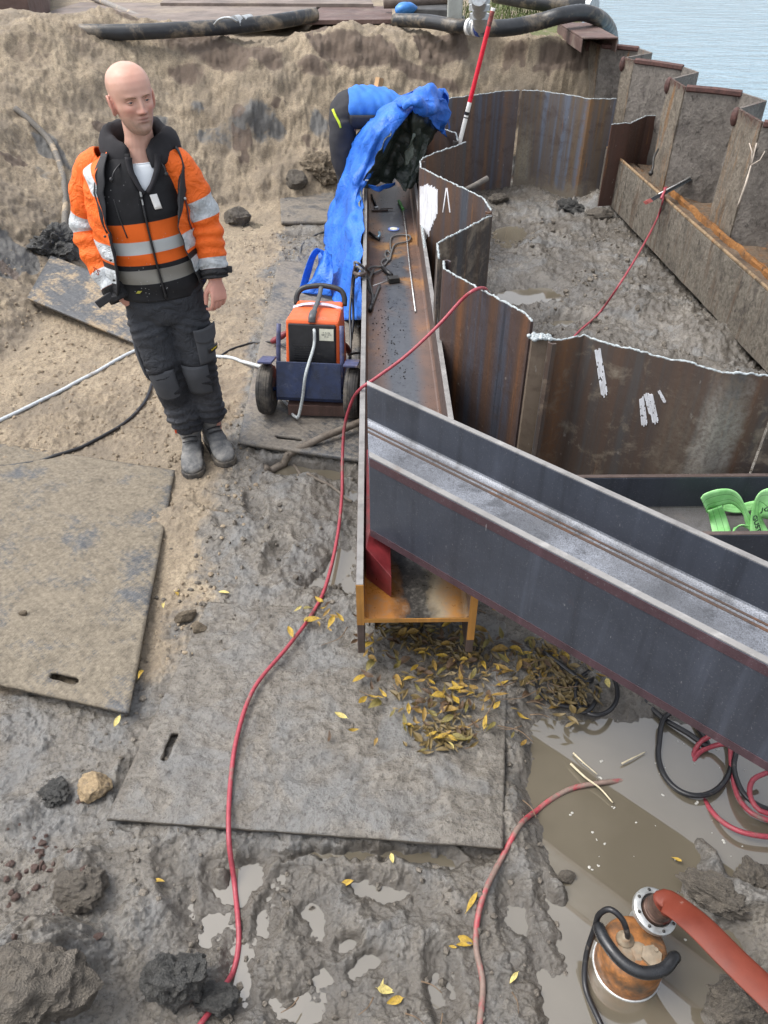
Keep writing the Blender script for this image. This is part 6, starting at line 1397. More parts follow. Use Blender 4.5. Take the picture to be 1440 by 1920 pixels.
aR = [Vector(p) for p in [(.115, .03, 1.40), (.165, .035, 1.29), (.198, .03, 1.165), (.212, .005, 1.05), (.222, -.03, .945)]]
for A in (aL, aR): limb(q, A, [.055, .05, .045, .042, .034, .03][:len(A)], 12, 4)
hand(q, Vector((.222, -.028, .955)), Vector((.232, -.058, .868)), Vector((-.62, -.75, 0)), Vector((.6, -.45, .1)), 1.0, 1.0)
hand(q, Vector((-.165, -.050, .86)), Vector((-.130, -.030, .79)), Vector((.5, -.8, 0)), Vector((-.6, -.5, 0)), .35, .8)
for A in ([(-.10, .02, .86), (-.085, -.015, .52), (-.05, .02, .10)], [(.04, .02, .86), (.06, .015, .52), (.06, .10, .10)]): limb(q, [Vector(p) for p in A], [.075, .05, .034], 12, 5)
body = q.build('body', M_SKIN, man, True, local=True)
remesh(body, .0034, 3, .45)
def transfer(o, ref, feats, names):
    """carry the face colouring (lips, stubble, flush) from the head loft to the remeshed body"""
    from mathutils.kdtree import KDTree
    pts = [p for r in ref for p in r]; kd = KDTree(len(pts))
    for i, p in enumerate(pts): kd.insert(p, i)
    kd.balance(); co = coords(o.data); out = np.zeros((len(feats), len(co)), np.float32)
    for i in np.where(co[:, 2] > 1.5)[0]:
        p, k, d = kd.find(co[i])
        if d < .012:
            for j, f in enumerate(feats): out[j, i] = f[k]
    for j, nm in enumerate(names): a = o.data.attributes.new(nm, 'FLOAT', 'POINT'); a.data.foreach_set('value', out[j])
transfer(body, hr, feats, ('red', 'lips', 'stubble', 'mouth'))
me = body.data; hz_ = coords(me); rd_ = np.zeros(len(hz_), np.float32); me.attributes['red'].data.foreach_get('value', rd_); rd_ = np.where((hz_[:, 2] < 1.0), .55, rd_)
ee = np.array([fn((s_ * .078, .012, .106))[:] for s_ in (-1, 1)]); de = np.min(np.linalg.norm(hz_[:, None] - ee[None], axis=2), axis=1); rd_ = np.where(de < .04, np.maximum(rd_, .55), rd_); me.attributes['red'].data.foreach_set('value', rd_.astype(np.float32))
# eyes
def eye_mat():
    m = NM('eye'); x, y, z = m.xyz(m.tc()); r = m.ma('SQRT', m.ma('ADD', m.ma('MULTIPLY', x, x), m.ma('MULTIPLY', z, z)))
    front = m.ma('LESS_THAN', y, 0.)
    c = m.ramp(r, [(.0, (.01, .01, .01)), (.0017 / .02, (.01, .01, .01)), (.0021 / .02, (.11, .14, .16)), (.0048 / .02, (.13, .16, .18)), (.0054 / .02, (.50, .46, .43)), (1., (.50, .45, .42))])
    mm = m.n('ShaderNodeMath', operation='DIVIDE'); m.L(r, mm.inputs[0]); mm.inputs[1].default_value = .02
    m.nt.links.new(mm.outputs[0], c.node.inputs[0]); return m.fin(c, .12)
M_EYE = eye_mat()
M_BROW = simple('brow_hair', (.19, .115, .07), .8, 0, 200, .3)
for s_ in (-1, 1):
    e = MB(); e.ball((0, 0, 0), (.0118,) * 3, 20, 14); o = e.build('eye', M_EYE, man, True, local=True); o.location = fn((s_ * .0305, -.0665, .1158)); o.rotation_euler = (math.radians(4), 0, YAW + math.radians(8))
    e = MB(); c = crom([fn((s_ * .013, -.0935, .1285)), fn((s_ * .024, -.0935, .1318)), fn((s_ * .036, -.0865, .1325)), fn((s_ * .046, -.076, .1285))], 4); e.tube(c, [.0014, .002, .0022, .0023, .0023, .0022, .002, .0019, .0017, .0014, .0012, .001, .0008], 8, flat=.9); e.build('eyebrow', M_BROW, man, True, local=True)
    e = MB(); c = crom([fn((s_ * .0185, -.0765, .1160)), fn((s_ * .025, -.0815, .1205)), fn((s_ * .033, -.0805, .1212)), fn((s_ * .0425, -.0735, .1165))], 4); e.tube(c, .0030, 8); e.build('eyelid', M_SKIN, man, True, local=True)
    e = MB(); c = crom([fn((s_ * .0190, -.0770, .1148)), fn((s_ * .025, -.0800, .1112)), fn((s_ * .033, -.0790, .1108)), fn((s_ * .0420, -.0735, .1145))], 4); e.tube(c, .0022, 8); e.build('eyelid', M_SKIN, man, True, local=True)

# ---- trousers
def trouser_mat():
    m, c, w = cloth('charcoal_work_trousers', (.040, .043, .050), .25, (.13, .115, .10), .22)
    x, y, z = m.xyz(); k = m.band(z, .34, .565, .02); k2 = m.ma('MULTIPLY', k, m.step(m.ma('MULTIPLY', y, -1.), .005, .02)); c = m.mix(m.ma('MULTIPLY', k2, .8), c, (.014, .014, .016))
    c = m.mix(m.ma('MULTIPLY', m.ramp(m.noise(7, 7, .7), [(.45, 0.), (.7, .55)]), m.ma('SUBTRACT', 1., m.step(z, .40, .12))), c, (.13, .13, .14))
    return m.fin(c, .85, 0., m.bump(w, .25, .001, m.bump(m.ma('ABSOLUTE', m.ma('SUBTRACT', m.noise(15, 4, .55, dist=1.2), .5)), .55, .05, m.bump(m.noise(26, 4), .25, .006))), .25)
M_TRO = trouser_mat()
q = MB()
q.loft([ellipse((-.035, .02, z), a, b, 36, .1, .92) for z, a, b in ((.76, .16, .105), (.80, .175, .122), (.86, .178, .128), (.93, .172, .122), (1.0, .16, .115))], uv=False)
lg1 = [(-.115, .018, .86), (-.112, .0, .74), (-.100, -.018, .62), (-.085, -.03, .50), (-.072, -.02, .38), (-.058, -.015, .26), (-.05, .012, .195), (-.05, .015, .16)]
lg2 = [(.048, .028, .86), (.056, .02, .74), (.060, .015, .62), (.062, .01, .50), (.062, .03, .38), (.056, .05, .26), (.06, .09, .21), (.06, .095, .175)]
for A, rr in ((lg1, [.098, .100, .092, .083, .079, .077, .076, .073]), (lg2, [.095, .097, .088, .080, .076, .074, .074, .071])): limb(q, [Vector(p) for p in A], rr, 26, 7)
tro = q.build('trousers', M_TRO, man, True, local=True)
remesh(tro, .0065, 3)
def tro_d(p):
    z = p[:, 2]; f = .0055 * fbm3(p * np.array([1, 1, 1.7]), 9, 3, 5)
    low = np.exp(-((z - .22) / .09) ** 2) + .7 * np.exp(-((z - .50) / .07) ** 2) + .5 * np.exp(-((z - .74) / .05) ** 2)
    fold = np.sin((z + .35 * p[:, 0] * np.sign(p[:, 0] + .02) + .25 * p[:, 1]) * 2 * np.pi / .042 + 3 * fbm3(p, 6, 2, 9)); f = f + .0065 * low * fold
    return f
displace(tro, tro_d)
# cargo pocket with flap and label on the left leg
M_TRO2 = cloth('dark_pocket', (.050, .053, .060)); M_TRO2 = M_TRO2[0].fin(M_TRO2[1], .85)
def patch(fnp, nu, nv, th, name, mat, parent):
    e = MB(); vs = [fnp(i / nu, j / nv) for j in range(nv + 1) for i in range(nu + 1)]; n1 = nu + 1
    e.add(vs, [(j * n1 + i, j * n1 + i + 1, (j + 1) * n1 + i + 1, (j + 1) * n1 + i) for j in range(nv) for i in range(nu)]); o = e.build(name, mat, parent, True, local=True); sol(o, th); return o
def legp(z, ang, off):
    c = None
    for a, b in zip(lg2[:-1], lg2[1:]):
        if b[2] <= z <= a[2]: t = (a[2] - z) / (a[2] - b[2]); c = Vector(a).lerp(Vector(b), t)
    r = float(np.interp(z, [.175, .26, .38, .5, .62, .74, .86], [.066, .07, .074, .079, .088, .097, .095])) + off; return Vector((c.x + r * math.sin(ang), c.y - r * math.cos(ang), z))
pk = patch(lambda u, v: legp(.725 - .17 * v, math.radians(22 + 62 * u), .008 + .012 * math.sin(math.pi * u) * math.sin(math.pi * min(1, v * .9 + .1))), 12, 12, .008, 'cargo_pocket', M_TRO2, man)
patch(lambda u, v: legp(.732 - (.055 + .02 * math.sin(math.pi * u)) * v, math.radians(20 + 66 * u), .020 + .006 * math.sin(math.pi * u)), 12, 6, .006, 'flap', M_TRO2, pk)
lb = patch(lambda u, v: legp(.635 - .028 * v, math.radians(46 + 34 * u), .0265), 6, 2, .002, 'label', M_BLKP, pk)
M_YEL = simple('yellow_thread', (.75, .55, .04), .6); p0 = legp(.621, math.radians(63), .0285)
text('Snickers', .0125, 'print', M_YEL, lb, Matrix.Translation(p0) @ Matrix.Rotation(math.radians(63), 4, 'Z') @ Matrix.Rotation(math.radians(90), 4, 'X') @ Matrix.Rotation(math.radians(4), 4, 'Z'))
# tool pocket hanging on the right thigh, knee pockets
kp = MB(); limb(kp, [Vector((-.205, .01, .70)), Vector((-.195, -.015, .60)), Vector((-.175, -.03, .50)), Vector((-.165, -.03, .46))], [.022, .03, .028, .012], 10, 4, .5); kp.build('tool_pocket', M_TRO2, man, True, local=True)
for (c_, r0, A) in ((0, .0, lg1), (1, .0, lg2)):
    def kf(u, v, A=A):
        z = .545 - .16 * v; cc = None
        for a, b in zip(A[:-1], A[1:]):
            if b[2] <= z <= a[2]: t = (a[2] - z) / (a[2] - b[2]); cc = Vector(a).lerp(Vector(b), t)
        r = float(np.interp(z, [.26, .38, .5, .62], [.072, .077, .083, .09])) + .001 + .007 * math.sin(math.pi * u) * math.sin(math.pi * v); ag = math.radians(-55 + 100 * u); return Vector((cc.x + r * math.sin(ag), cc.y - r * math.cos(ag), z))
    patch(kf, 12, 10, .003, 'knee_pad', cloth_knee if 'cloth_knee' in globals() else M_TRO2, man)
# ---- boots
def boot_mat():
    m = NM('muddy_boot_leather'); n = m.noise(12, 8, .7, dist=.4); n2 = m.noise(70, 5, .7)
    c = m.ramp(n, [(.30, (.055, .058, .062)), (.48, (.15, .15, .148)), (.66, (.30, .285, .26))]); return m.fin(c, .7, 0., m.bump(n2, .5, .004), .3)
M_BOOT = boot_mat(); M_SOLE = simple('boot_sole', (.045, .042, .04), .8, 0, 30, .4, dirt=(.2, .17, .13), dirt_amt=.5)
def boot(x, y, ang):
    Rb = Matrix.Rotation(ang, 3, 'Z'); o = Vector((x, y, .0))
    e = MB(); e.loft([[o + Rb @ Vector(p) for p in ellipse((0, .035, z), a, b, 20)] for z, a, b in ((.02, .045, .055), (.08, .05, .062), (.14, .055, .066), (.20, .057, .066), (.235, .055, .064))], uv=False)
    # foot from heel to toe, sections across y
    secs = [(.095, .030, .03, .085), (.08, .042, .025, .11), (.04, .046, .022, .125), (-.02, .046, .022, .125), (-.07, .050, .022, .105), (-.11, .055, .022, .085), (-.15, .056, .022, .076), (-.18, .048, .022, .068), (-.198, .030, .024, .055), (-.205, .01, .03, .045)]
    e.loft([[o + Rb @ Vector((w * math.cos(t), yy, (zb + zt) / 2 + (zt - zb) / 2 * math.sin(t))) for t in np.linspace(0, 2 * math.pi, 20, endpoint=False)] for yy, w, zb, zt in secs], uv=False)
    b = e.build('boot', M_BOOT, man, True, local=True); remesh(b, .0055, 4); displace(b, lambda p: .003 * fbm3(p, 22, 3, 4) + .0025 * np.sin(p[:, 2] * 2 * np.pi / .03 + 3 * fbm3(p, 8, 2, 1)) * np.exp(-((p[:, 2] - .12) / .05) ** 2))
    e = MB(); pl = [o + Rb @ Vector((w * sx, yy, 0)) for sx, rng in ((1, range(10)), (-1, range(9, -1, -1))) for k in rng for (yy, w) in [[(.10, .03), (.08, .046), (.04, .05), (-.02, .048), (-.07, .053), (-.11, .059), (-.15, .06), (-.18, .052), (-.202, .032), (-.21, .012)][k]]]
    e.prism([(p.x, p.y) for p in pl], -.004, .030); e.build('sole', M_SOLE, b, False, bevel=.006, local=True)
    e = MB(); 
    for k in range(3):
        pp = [o + Rb @ Vector((sx * .034, -.055 + k * .022 + abs(sx) * .01, .128 + k * .012 - abs(sx) * .012)) for sx in (-1, -.4, .4, 1)]; e.tube(crom(pp, 3), .004, 6)
    e.build('laces', M_BLKP, b, True, local=True)
boot(-.048, -.005, math.radians(10)); boot(.052, .075, math.radians(28))
e = MB(); e.box((-.105, -.015, .165), (.012, .03, .018)); e.build('tag', simple('orange_tag', (.7, .08, .02), .6), tro, local=True)

# ---- hooded softshell under the jacket
TY = math.radians(9)
TT = [(.88, -.035, .02, .178, .130), (.95, -.038, .018, .178, .134), (1.05, -.042, .016, .180, .140), (1.15, -.045, .014, .184, .144), (1.25, -.047, .014, .188, .142), (1.35, -.047, .018, .182, .128), (1.41, -.030, .024, .155, .108), (1.46, -.014, .028, .110, .088), (1.50, -.008, .030, .085, .078)]
def torso_pt(z, a, off):
    cx, cy, A, B = interp(TT, z); s, k = math.sin(a), math.cos(a); x = (A + off) * math.copysign(abs(s) ** .92, s); y = -(B + off) * math.copysign(abs(k) ** .92, k)
    return Vector((cx + x * math.cos(TY) - y * math.sin(TY), cy + x * math.sin(TY) + y * math.cos(TY), z))
def soft_mat():
    m, c, w = cloth('black_softshell', BLACKC, .4, (.10, .10, .10), .02); x, y, z = m.xyz()
    zz = m.ma('ADD', z, m.ma('MULTIPLY', m.ma('ADD', x, .05), -.05))
    org = m.band(zz, 1.05, 1.222); c = m.mix(org, c, m.ramp(m.noise(9, 6, .65), [(.3, tuple(v * .8 for v in ORANGE)), (.7, ORANGE)]))
    sv = m.ma('MAXIMUM', m.band(zz, 1.098, 1.150), m.band(zz, .968, 1.028)); lo = m.band(zz, .968, 1.028)
    c = m.mix(sv, c, m.mix(lo, SILV, (.23, .22, .195)))
    sp = m.ramp(m.voro(55, feat='F1'), [(.0, 1.), (.12, 1.), (.15, 0.)]); c = m.mix(m.ma('MULTIPLY', sp, m.ramp(m.noise(5, 3), [(.55, 0.), (.62, .55)])), c, (.4, .4, .4))
    return m.fin(c, m.mix(sv, (.8,) * 3, (.4,) * 3), 0., m.bump(w, .2, .001), .3)
M_SOFT = soft_mat()
e = MB(); rings = []; NA = 72
zl = np.linspace(.885, 1.47, 70)
for z in zl:
    # V opening at the throat
    op = 0. if z < 1.335 else math.radians(2 + 22 * ((z - 1.335) / .135) ** .9)
    oc = math.radians(8 + 6 * min(1, max(0, z - 1.3) / .1))
    ring = []
    for a in np.linspace(op + oc, 2 * math.pi - op + oc, NA):
        ring.append(torso_pt(z, a, .004 + .0035 * math.sin(z * 60 + 2 * math.sin(a * 2)) * (.4 + .6 * (z < 1.1))))
    rings.append(ring)
e.loft(rings, closed=False, uv=False, cap=False); sft = e.build('softshell', M_SOFT, man, True, local=True); sol(sft, .004)
# zip
M_ZIP = simple('zip', (.03, .03, .032), .4, .3, 300, .4)
e = MB(); e.tube([torso_pt(z, math.radians(8), .010) for z in np.linspace(.90, 1.345, 40)], .0055, 8, flat=.8); zp = e.build('zip', M_ZIP, sft, True, local=True)
e = MB(); e.box(torso_pt(1.335, math.radians(8), .018), (.008, .006, .018)); e.box(torso_pt(1.305, math.radians(8), .017), (.005, .005, .02)); e.build('zip_puller', M_GALV, zp, local=True)
# chest badge, breast-pocket zip
def tpatch(name, a0, a1, z0, z1, off, mat, parent, th=.002, nu=6, nv=6, skew=0.): return patch(lambda u, v: torso_pt(z0 + (z1 - z0) * v, math.radians(a0 + (a1 - a0) * u + skew * v), off), nu, nv, th, name, mat, parent)
tpatch('badge', 20, 29, 1.272, 1.328, .012, M_PW, sft, skew=-3)
e = MB(); e.tube([torso_pt(z, math.radians(-22 + (1.32 - z) * 40), .008) for z in np.linspace(1.17, 1.32, 10)], .0028, 6); e.build('pocket_zip', M_ZIP, sft, True, local=True)
tpatch('emblem', -27, -21, .928, .940, .009, simple('dull_yellow', (.35, .33, .05), .7), sft, skew=4)
# white T-shirt in the V
e = MB(); e.loft([[torso_pt(z, a, -.007 - .012 * max(0, (z - 1.40) / .05)) for a in np.linspace(math.radians(-62), math.radians(75), 30)] for z in np.linspace(1.30, 1.43, 12)], closed=False, uv=False, cap=False); o = e.build('t_shirt', cloth('white_cotton', (.66, .70, .74), .06)[0].fin((.66, .70, .74), .9), man, True, local=True); sol(o, .003)
e = MB(); c = [torso_pt(1.428, a, -.016) for a in np.linspace(math.radians(-60), math.radians(72), 20)]; e.tube(c, .0045, 8); e.build('neckband', cloth('white_rib', (.66, .70, .74), .06)[0].fin((.62, .66, .70), .9), o, True, local=True)
# hood bunched round the neck
M_HOOD = cloth('hood_fabric', (.022, .021, .024), .3); M_HOOD = M_HOOD[0].fin(M_HOOD[1], .82, 0., None, .3)
e = MB(); rings = []
for k in range(49):
    t = k / 48; a = math.radians(26 + 308 * t + 8); back = math.sin(math.pi * t) ** .8
    base = Vector((-.003 + (.088 + .036 * back) * math.sin(a), .026 - (.086 - .005 * back) * math.cos(a), 1.448 + .050 * back))
    rad = Vector((math.sin(a), -math.cos(a), 0)); ww = .016 + .026 * back; hh = .034 + .034 * back
    ring = []
    for b in np.linspace(0, 2 * math.pi, 16, endpoint=False):
        wob = 1 + .14 * math.sin(a * 4 + b * 2) + .08 * math.sin(a * 9 + b * 3); ring.append(base + rad * (math.cos(b) * ww * wob + .014 * back) + Vector((0, 0, 1)) * (math.sin(b) * hh * wob) + rad * .25 * hh * (-math.sin(b)))
    rings.append(ring)
e.loft(rings, uv=False); hd = e.build('hood', M_HOOD, man, True, local=True)
for s_ in (-1, 1):
    a = math.radians(30 * s_ + 8); e = MB(); e.tube(crom([torso_pt(1.44, a, .0), torso_pt(1.42, a * 1.02, .03), torso_pt(1.395, a * 1.05, .028)], 4), .0035, 6); e.ball(torso_pt(1.392, a * 1.05, .03), (.009, .008, .010), 10, 8); e.build('drawcord', M_BLKP, hd, True, local=True)
    e = MB(); rr = []
    for k in range(14):
        t = k / 13; z = 1.335 + .125 * t; aa = math.radians(s_ * (2 + 22 * t ** .9) + 14); p = torso_pt(z, aa, .012 + .006 * t); rr.append(p)
    e.tube(rr, [.010 + .007 * k / 13 for k in range(14)], 10, flat=.8); e.build('collar_edge', M_HOOD, hd, True, local=True)

# ---- orange jacket, open at the front
def band_mix(m, c, v, bands):
    for a, b, col in bands: c = m.mix(m.band(v, a, b, .0015), c, col)
    return c
def jacket_mat():
    m, c, w = cloth('hi_vis_orange', ORANGE, .10, (.16, .07, .035), .16); x, y, z = m.xyz(); sl_ = m.ramp(m.noise(20, 6, .7), [(.35, (.34, .36, .37)), (.6, (.55, .58, .60))])
    zz = m.ma('ADD', z, m.ma('MULTIPLY', m.ma('ADD', x, .05), -.06))
    c = band_mix(m, c, zz, [(1.085, 1.155, sl_), (.0, 1.072, BLACKC), (.985, 1.048, sl_), (1.055, 1.072, BLACKC)])
    # reflective shoulder strap
    k = m.ma('MULTIPLY', m.band(m.ma('ADD', x, m.ma('MULTIPLY', m.ma('SUBTRACT', z, 1.40), .55)), -.215, -.168, .002), m.step(z, 1.335, .002)); c = m.mix(k, c, sl_)
    k = m.ma('MULTIPLY', m.band(x, .078, .112, .002), m.step(z, 1.38, .002)); c = m.mix(k, c, sl_)
    return m.fin(c, .62, 0., m.bump(w, .2, .001, m.bump(m.ma('ABSOLUTE', m.ma('SUBTRACT', m.noise(15, 4, .55, dist=1.2), .5)), .55, .05, m.bump(m.noise(26, 4), .25, .006))), .3)
def sleeve_mat(nm, bands, cuff):
    m, c, w = cloth(nm, ORANGE, .10, (.16, .07, .035), .16); s = m.xyz(m.tc('UV')); sl_ = m.ramp(m.noise(20, 6, .7), [(.35, (.34, .36, .37)), (.6, (.55, .58, .60))])
    c = band_mix(m, c, s[1], [(a, b, sl_) for a, b in bands]); c = m.mix(m.step(s[1], cuff, .002), c, (.018, .018, .02))
    return m.fin(c, .62, 0., m.bump(w, .2, .001, m.bump(m.ma('ABSOLUTE', m.ma('SUBTRACT', m.noise(15, 4, .55, dist=1.2), .5)), .55, .05, m.bump(m.noise(26, 4), .25, .006))), .3)
M_JKT = jacket_mat(); M_LIN = cloth('black_lining', (.018, .018, .021), .3); M_LIN = M_LIN[0].fin(M_LIN[1], .7)
edgeL = [(.93, -46), (1.0, -37), (1.1, -31), (1.2, -29), (1.3, -32), (1.38, -38), (1.42, -45), (1.47, -56)]      # viewer's left edge
edgeR = [(.93, 56), (1.0, 50), (1.1, 44), (1.2, 40), (1.3, 47), (1.38, 58), (1.44, 70), (1.47, 72)]
JT = [(.925, .034), (1.05, .032), (1.2, .030), (1.33, .028), (1.40, .026), (1.44, .022), (1.475, .016)]
e = MB(); rings = []; zl = np.linspace(.925, 1.475, 84); NA = 110
for z in zl:
    aL_ = interp(edgeL, z)[0]; aR_ = interp(edgeR, z)[0]; off = interp(JT, z)[0]; ring = []
    for i, a in enumerate(np.linspace(math.radians(aR_), math.radians(360 + aL_), NA)):
        d = min(i, NA - 1 - i) / NA; fl = .016 * math.exp(-d * 14)                       # front edges stand off the body
        sh = 0
        if 1.36 < z < 1.46: sh = .03 * math.exp(-((z - 1.41) / .03) ** 2) * abs(math.sin(a)) ** 3
        ring.append(torso_pt(z, a, off + fl + sh))
    rings.append(ring)
e.loft(rings, closed=False, uv=False, cap=False); jk = e.build('jacket', [M_JKT, M_LIN], man, True, local=True)
displace(jk, lambda p: .006 * fbm3(p * np.array([1, 1, .8]), 8, 3, 21) + .004 * np.sin((p[:, 2] + .6 * p[:, 0]) * 2 * np.pi / .07 + 4 * fbm3(p, 5, 2, 3)) * np.exp(-((p[:, 2] - 1.12) / .16) ** 2))
md = jk.modifiers.new('thickness', 'SOLIDIFY'); md.thickness = .007; md.offset = -1; md.material_offset = 1; md.material_offset_rim = 1
# flat storm-flap facings (black) folding out along the upper edges
def facing(side, tab, wtab, z0, z1, name, off=.050):
    def f(u, v):
        z = z0 + (z1 - z0) * v; a = interp(tab, z)[0]; w = interp(wtab, z)[0]; return torso_pt(z, math.radians(a + (-4 + w * u)), off - .010 * u + .004 * math.sin(v * 9))
    return patch(f, 8, 24, .004, name, M_LIN, jk)
facing(-1, edgeL, [(1.20, 1), (1.30, 8), (1.40, 14), (1.47, 12)], 1.20, 1.475, 'facing', .046)
fr_ = facing(1, edgeR, [(1.22, 2), (1.29, 9), (1.36, 20), (1.40, 24), (1.475, 14)], 1.22, 1.475, 'facing', .060)
for z, w in ((1.30, 9), (1.36, 17), (1.385, 21)):
    p = torso_pt(z, math.radians(interp(edgeR, z)[0] + w - 4), .064 - .004); e = MB(); e.ball(p, (.006, .004, .006), 10, 6); e.build('snap', M_GALV, fr_, True, local=True)
for z in (1.19, 1.09, 1.0):
    p = torso_pt(z, math.radians(interp(edgeL, z)[0] - 5), .053); e = MB(); e.ball(p, (.006, .004, .005), 10, 6); e.build('snap', M_DKST, jk, True, local=True)
e = MB(); e.tube([torso_pt(z, math.radians(interp(edgeR, z)[0] + 10 + (1.32 - z) * 60), .042) for z in np.linspace(1.17, 1.315, 12)], .0045, 8, flat=.7); e.build('pocket_zip', simple('dark_red_zip', (.07, .018, .022), .5), jk, True, local=True)
p0 = torso_pt(1.295, math.radians(72), .040); text('M', .028, 'emblem', M_PW, jk, Matrix.Translation(p0) @ Matrix.Rotation(math.radians(60), 4, 'Z') @ Matrix.Rotation(math.radians(84), 4, 'X'))
e = MB(); e.tube([torso_pt(z, math.radians(interp(edgeL, z)[0]), .050) for z in np.linspace(.93, 1.20, 30)], .006, 8, flat=.8); e.build('placket_edge', M_LIN, jk, True, local=True)
# collar of the jacket standing under the hood
def sleeve(pts, rad, bands, cuff, nm, seed):
    e = MB(); c = crom([Vector(p) for p in pts], 12); n = len(c); rr = np.interp(np.linspace(0, 1, n), np.linspace(0, 1, len(rad)), rad)
    e.tube(c, list(rr), 40, cap=False); o = e.build('sleeve', sleeve_mat(nm, bands, cuff), man, True, local=True)
    cc = np.array([v[:] for v in c]); ll = np.linspace(0, 1, n)
    def df(p):
        k = np.argmin(np.linalg.norm(p[:, None] - cc[None], axis=2), axis=1); t = ll[k]; el = np.exp(-((t - .5) / .17) ** 2) + .6 * np.exp(-((t - .85) / .12) ** 2)
        return .005 * fbm3(p, 9, 3, seed) + (.006 * el + .001) * np.sin(t * 2 * np.pi * 10 + 5 * fbm3(p, 5, 2, seed + 4))
    displace(o, df); sol(o, .006); return o, c
s1, c1 = sleeve([(-.150, .03, 1.435), (-.205, .035, 1.385), (-.255, .04, 1.29), (-.287, .045, 1.165), (-.258, -.005, 1.05), (-.215, -.055, .95), (-.185, -.078, .885)], [.050, .074, .080, .076, .072, .063, .055], [(.425, .525), (.745, .85)], .85, 'sleeve_right_fabric', 3)
s2, c2 = sleeve([(.085, .03, 1.435), (.135, .032, 1.385), (.172, .033, 1.29), (.203, .028, 1.165), (.215, .005, 1.06), (.222, -.022, .985), (.224, -.03, .955)], [.050, .070, .073, .067, .063, .058, .053], [(.36, .46), (.72, .82)], .82, 'sleeve_left_fabric', 8)
e = MB(); e.box((-.245, -.125, .905), (.085, .012, .034), Matrix.Rotation(math.radians(-28), 3, 'Y') @ Matrix.Rotation(.2, 3, 'Z')); e.build('cuff_strap', M_LIN, s1, bevel=.004, local=True)
e = MB(); e.box((.275, -.02, .985), (.05, .012, .03), Matrix.Rotation(math.radians(8), 3, 'Y')); e.build('cuff_strap', M_LIN, s2, bevel=.004, local=True)
p0 = Vector((-.262, -.098, 1.02)); text('TS', .034, 'print', simple('marker_ink', (.25, .04, .012), .7), s1, Matrix.Translation(p0) @ Matrix.Rotation(math.radians(-12), 4, 'Z') @ Matrix.Rotation(math.radians(82), 4, 'X') @ Matrix.Rotation(math.radians(-30), 4, 'Z'))

# ================================================================== worker bending over the beam under the tarp
bx, by = -.27, 6.72
bent = thing('person', 'worker in a blue top and dark trousers bent over, head under the tarp', 'person', (bx, by, gz(bx, by)))
q = MB(); gl = wloc(bent).z
def V3(*p): return Vector(p)
hip = V3(.02, 0, .93 - gl)
for s_ in (-1, 1): limb(q, [hip + V3(-.02, s_ * .09, 0), V3(-.05, s_ * .12, .5), V3(.02, s_ * .13, .06)], [.07, .05, .035], 10, 4); limb(q, [V3(.02, s_ * .13, .03), V3(.12, s_ * .14, .02)], [.035, .03], 8, 2)
q.loft([[V3(x, b * math.cos(t), z + a * math.sin(t)) for t in np.linspace(0, 2 * math.pi, 18, endpoint=False)] for x, z, a, b in ((-.06, .92 - gl, .09, .13), (.05, .96 - gl, .11, .15), (.25, .95 - gl, .11, .15), (.45, .90 - gl, .10, .17), (.53, .86 - gl, .06, .08))], uv=False)
q.ball((.63, -.02, .74 - gl), (.10, .08, .11), 16, 12); limb(q, [V3(.5, 0, .86 - gl), V3(.6, 0, .79 - gl)], [.055, .05], 10, 3)
for s_ in (-1, 1):
    limb(q, [V3(.43, s_ * .18, .88 - gl), V3(.46, s_ * .22, .64 - gl), V3(.55, s_ * .06, .45 - gl)], [.05, .04, .03], 10, 4); hand(q, V3(.55, s_ * .06, .45 - gl), V3(.60, s_ * .03, .39 - gl), V3(0, -s_, .2), V3(.3, 0, .9), 1.1)
bb = q.build('body', M_SKIN, bent, True, local=True); remesh(bb, .007, 2)
M_BTR = cloth('charcoal_stretch_trousers', (.026, .026, .031), .25); M_BTR = M_BTR[0].fin(M_BTR[1], .85)
q = MB()
q.loft([[V3(x, b * math.cos(t), z - gl + a * math.sin(t)) for t in np.linspace(0, 2 * math.pi, 26, endpoint=False)] for x, z, a, b in ((-.165, .88, .04, .06), (-.15, .89, .10, .13), (-.09, .91, .145, .175), (-.02, .94, .15, .18), (.06, .965, .13, .17))], uv=False)
for s_ in (-1, 1): limb(q, [V3(-.05, s_ * .095, .90 - gl), V3(-.06, s_ * .11, .70), V3(-.05, s_ * .12, .48), V3(.0, s_ * .13, .25), V3(.02, s_ * .13, .08)], [.105, .10, .085, .075, .075], 20, 6)
tb = q.build('trousers', M_BTR, bent, True, local=True); remesh(tb, .011, 3); displace(tb, lambda p: .010 * fbm3(p, 7, 3, 3))
M_BLU = cloth('royal_blue_fleece', (.035, .17, .55), .2); M_BLU = M_BLU[0].fin(M_BLU[1], .8)
q = MB(); q.loft([[V3(x, b * math.cos(t), z - gl + a * math.sin(t)) for t in np.linspace(0, 2 * math.pi, 30, endpoint=False)] for x, z, a, b in ((-.005, .965, .135, .172), (.06, .985, .14, .18), (.18, .985, .135, .185), (.32, .965, .13, .195), (.45, .92, .11, .20), (.52, .88, .07, .12))], uv=False)
for s_ in (-1, 1): limb(q, [V3(.41, s_ * .16, .92 - gl), V3(.44, s_ * .22, .78 - gl), V3(.46, s_ * .22, .62 - gl), V3(.54, s_ * .08, .47 - gl)], [.085, .075, .065, .05], 16, 5)
tp = q.build('top', M_BLU, bent, True, local=True); remesh(tp, .010, 3); displace(tp, lambda p: .006 * fbm3(p, 7, 3, 13) + .004 * np.sin((p[:, 0] + .6 * p[:, 1]) * 2 * np.pi / .075 + 7 * fbm3(p, 4, 2, 1)))
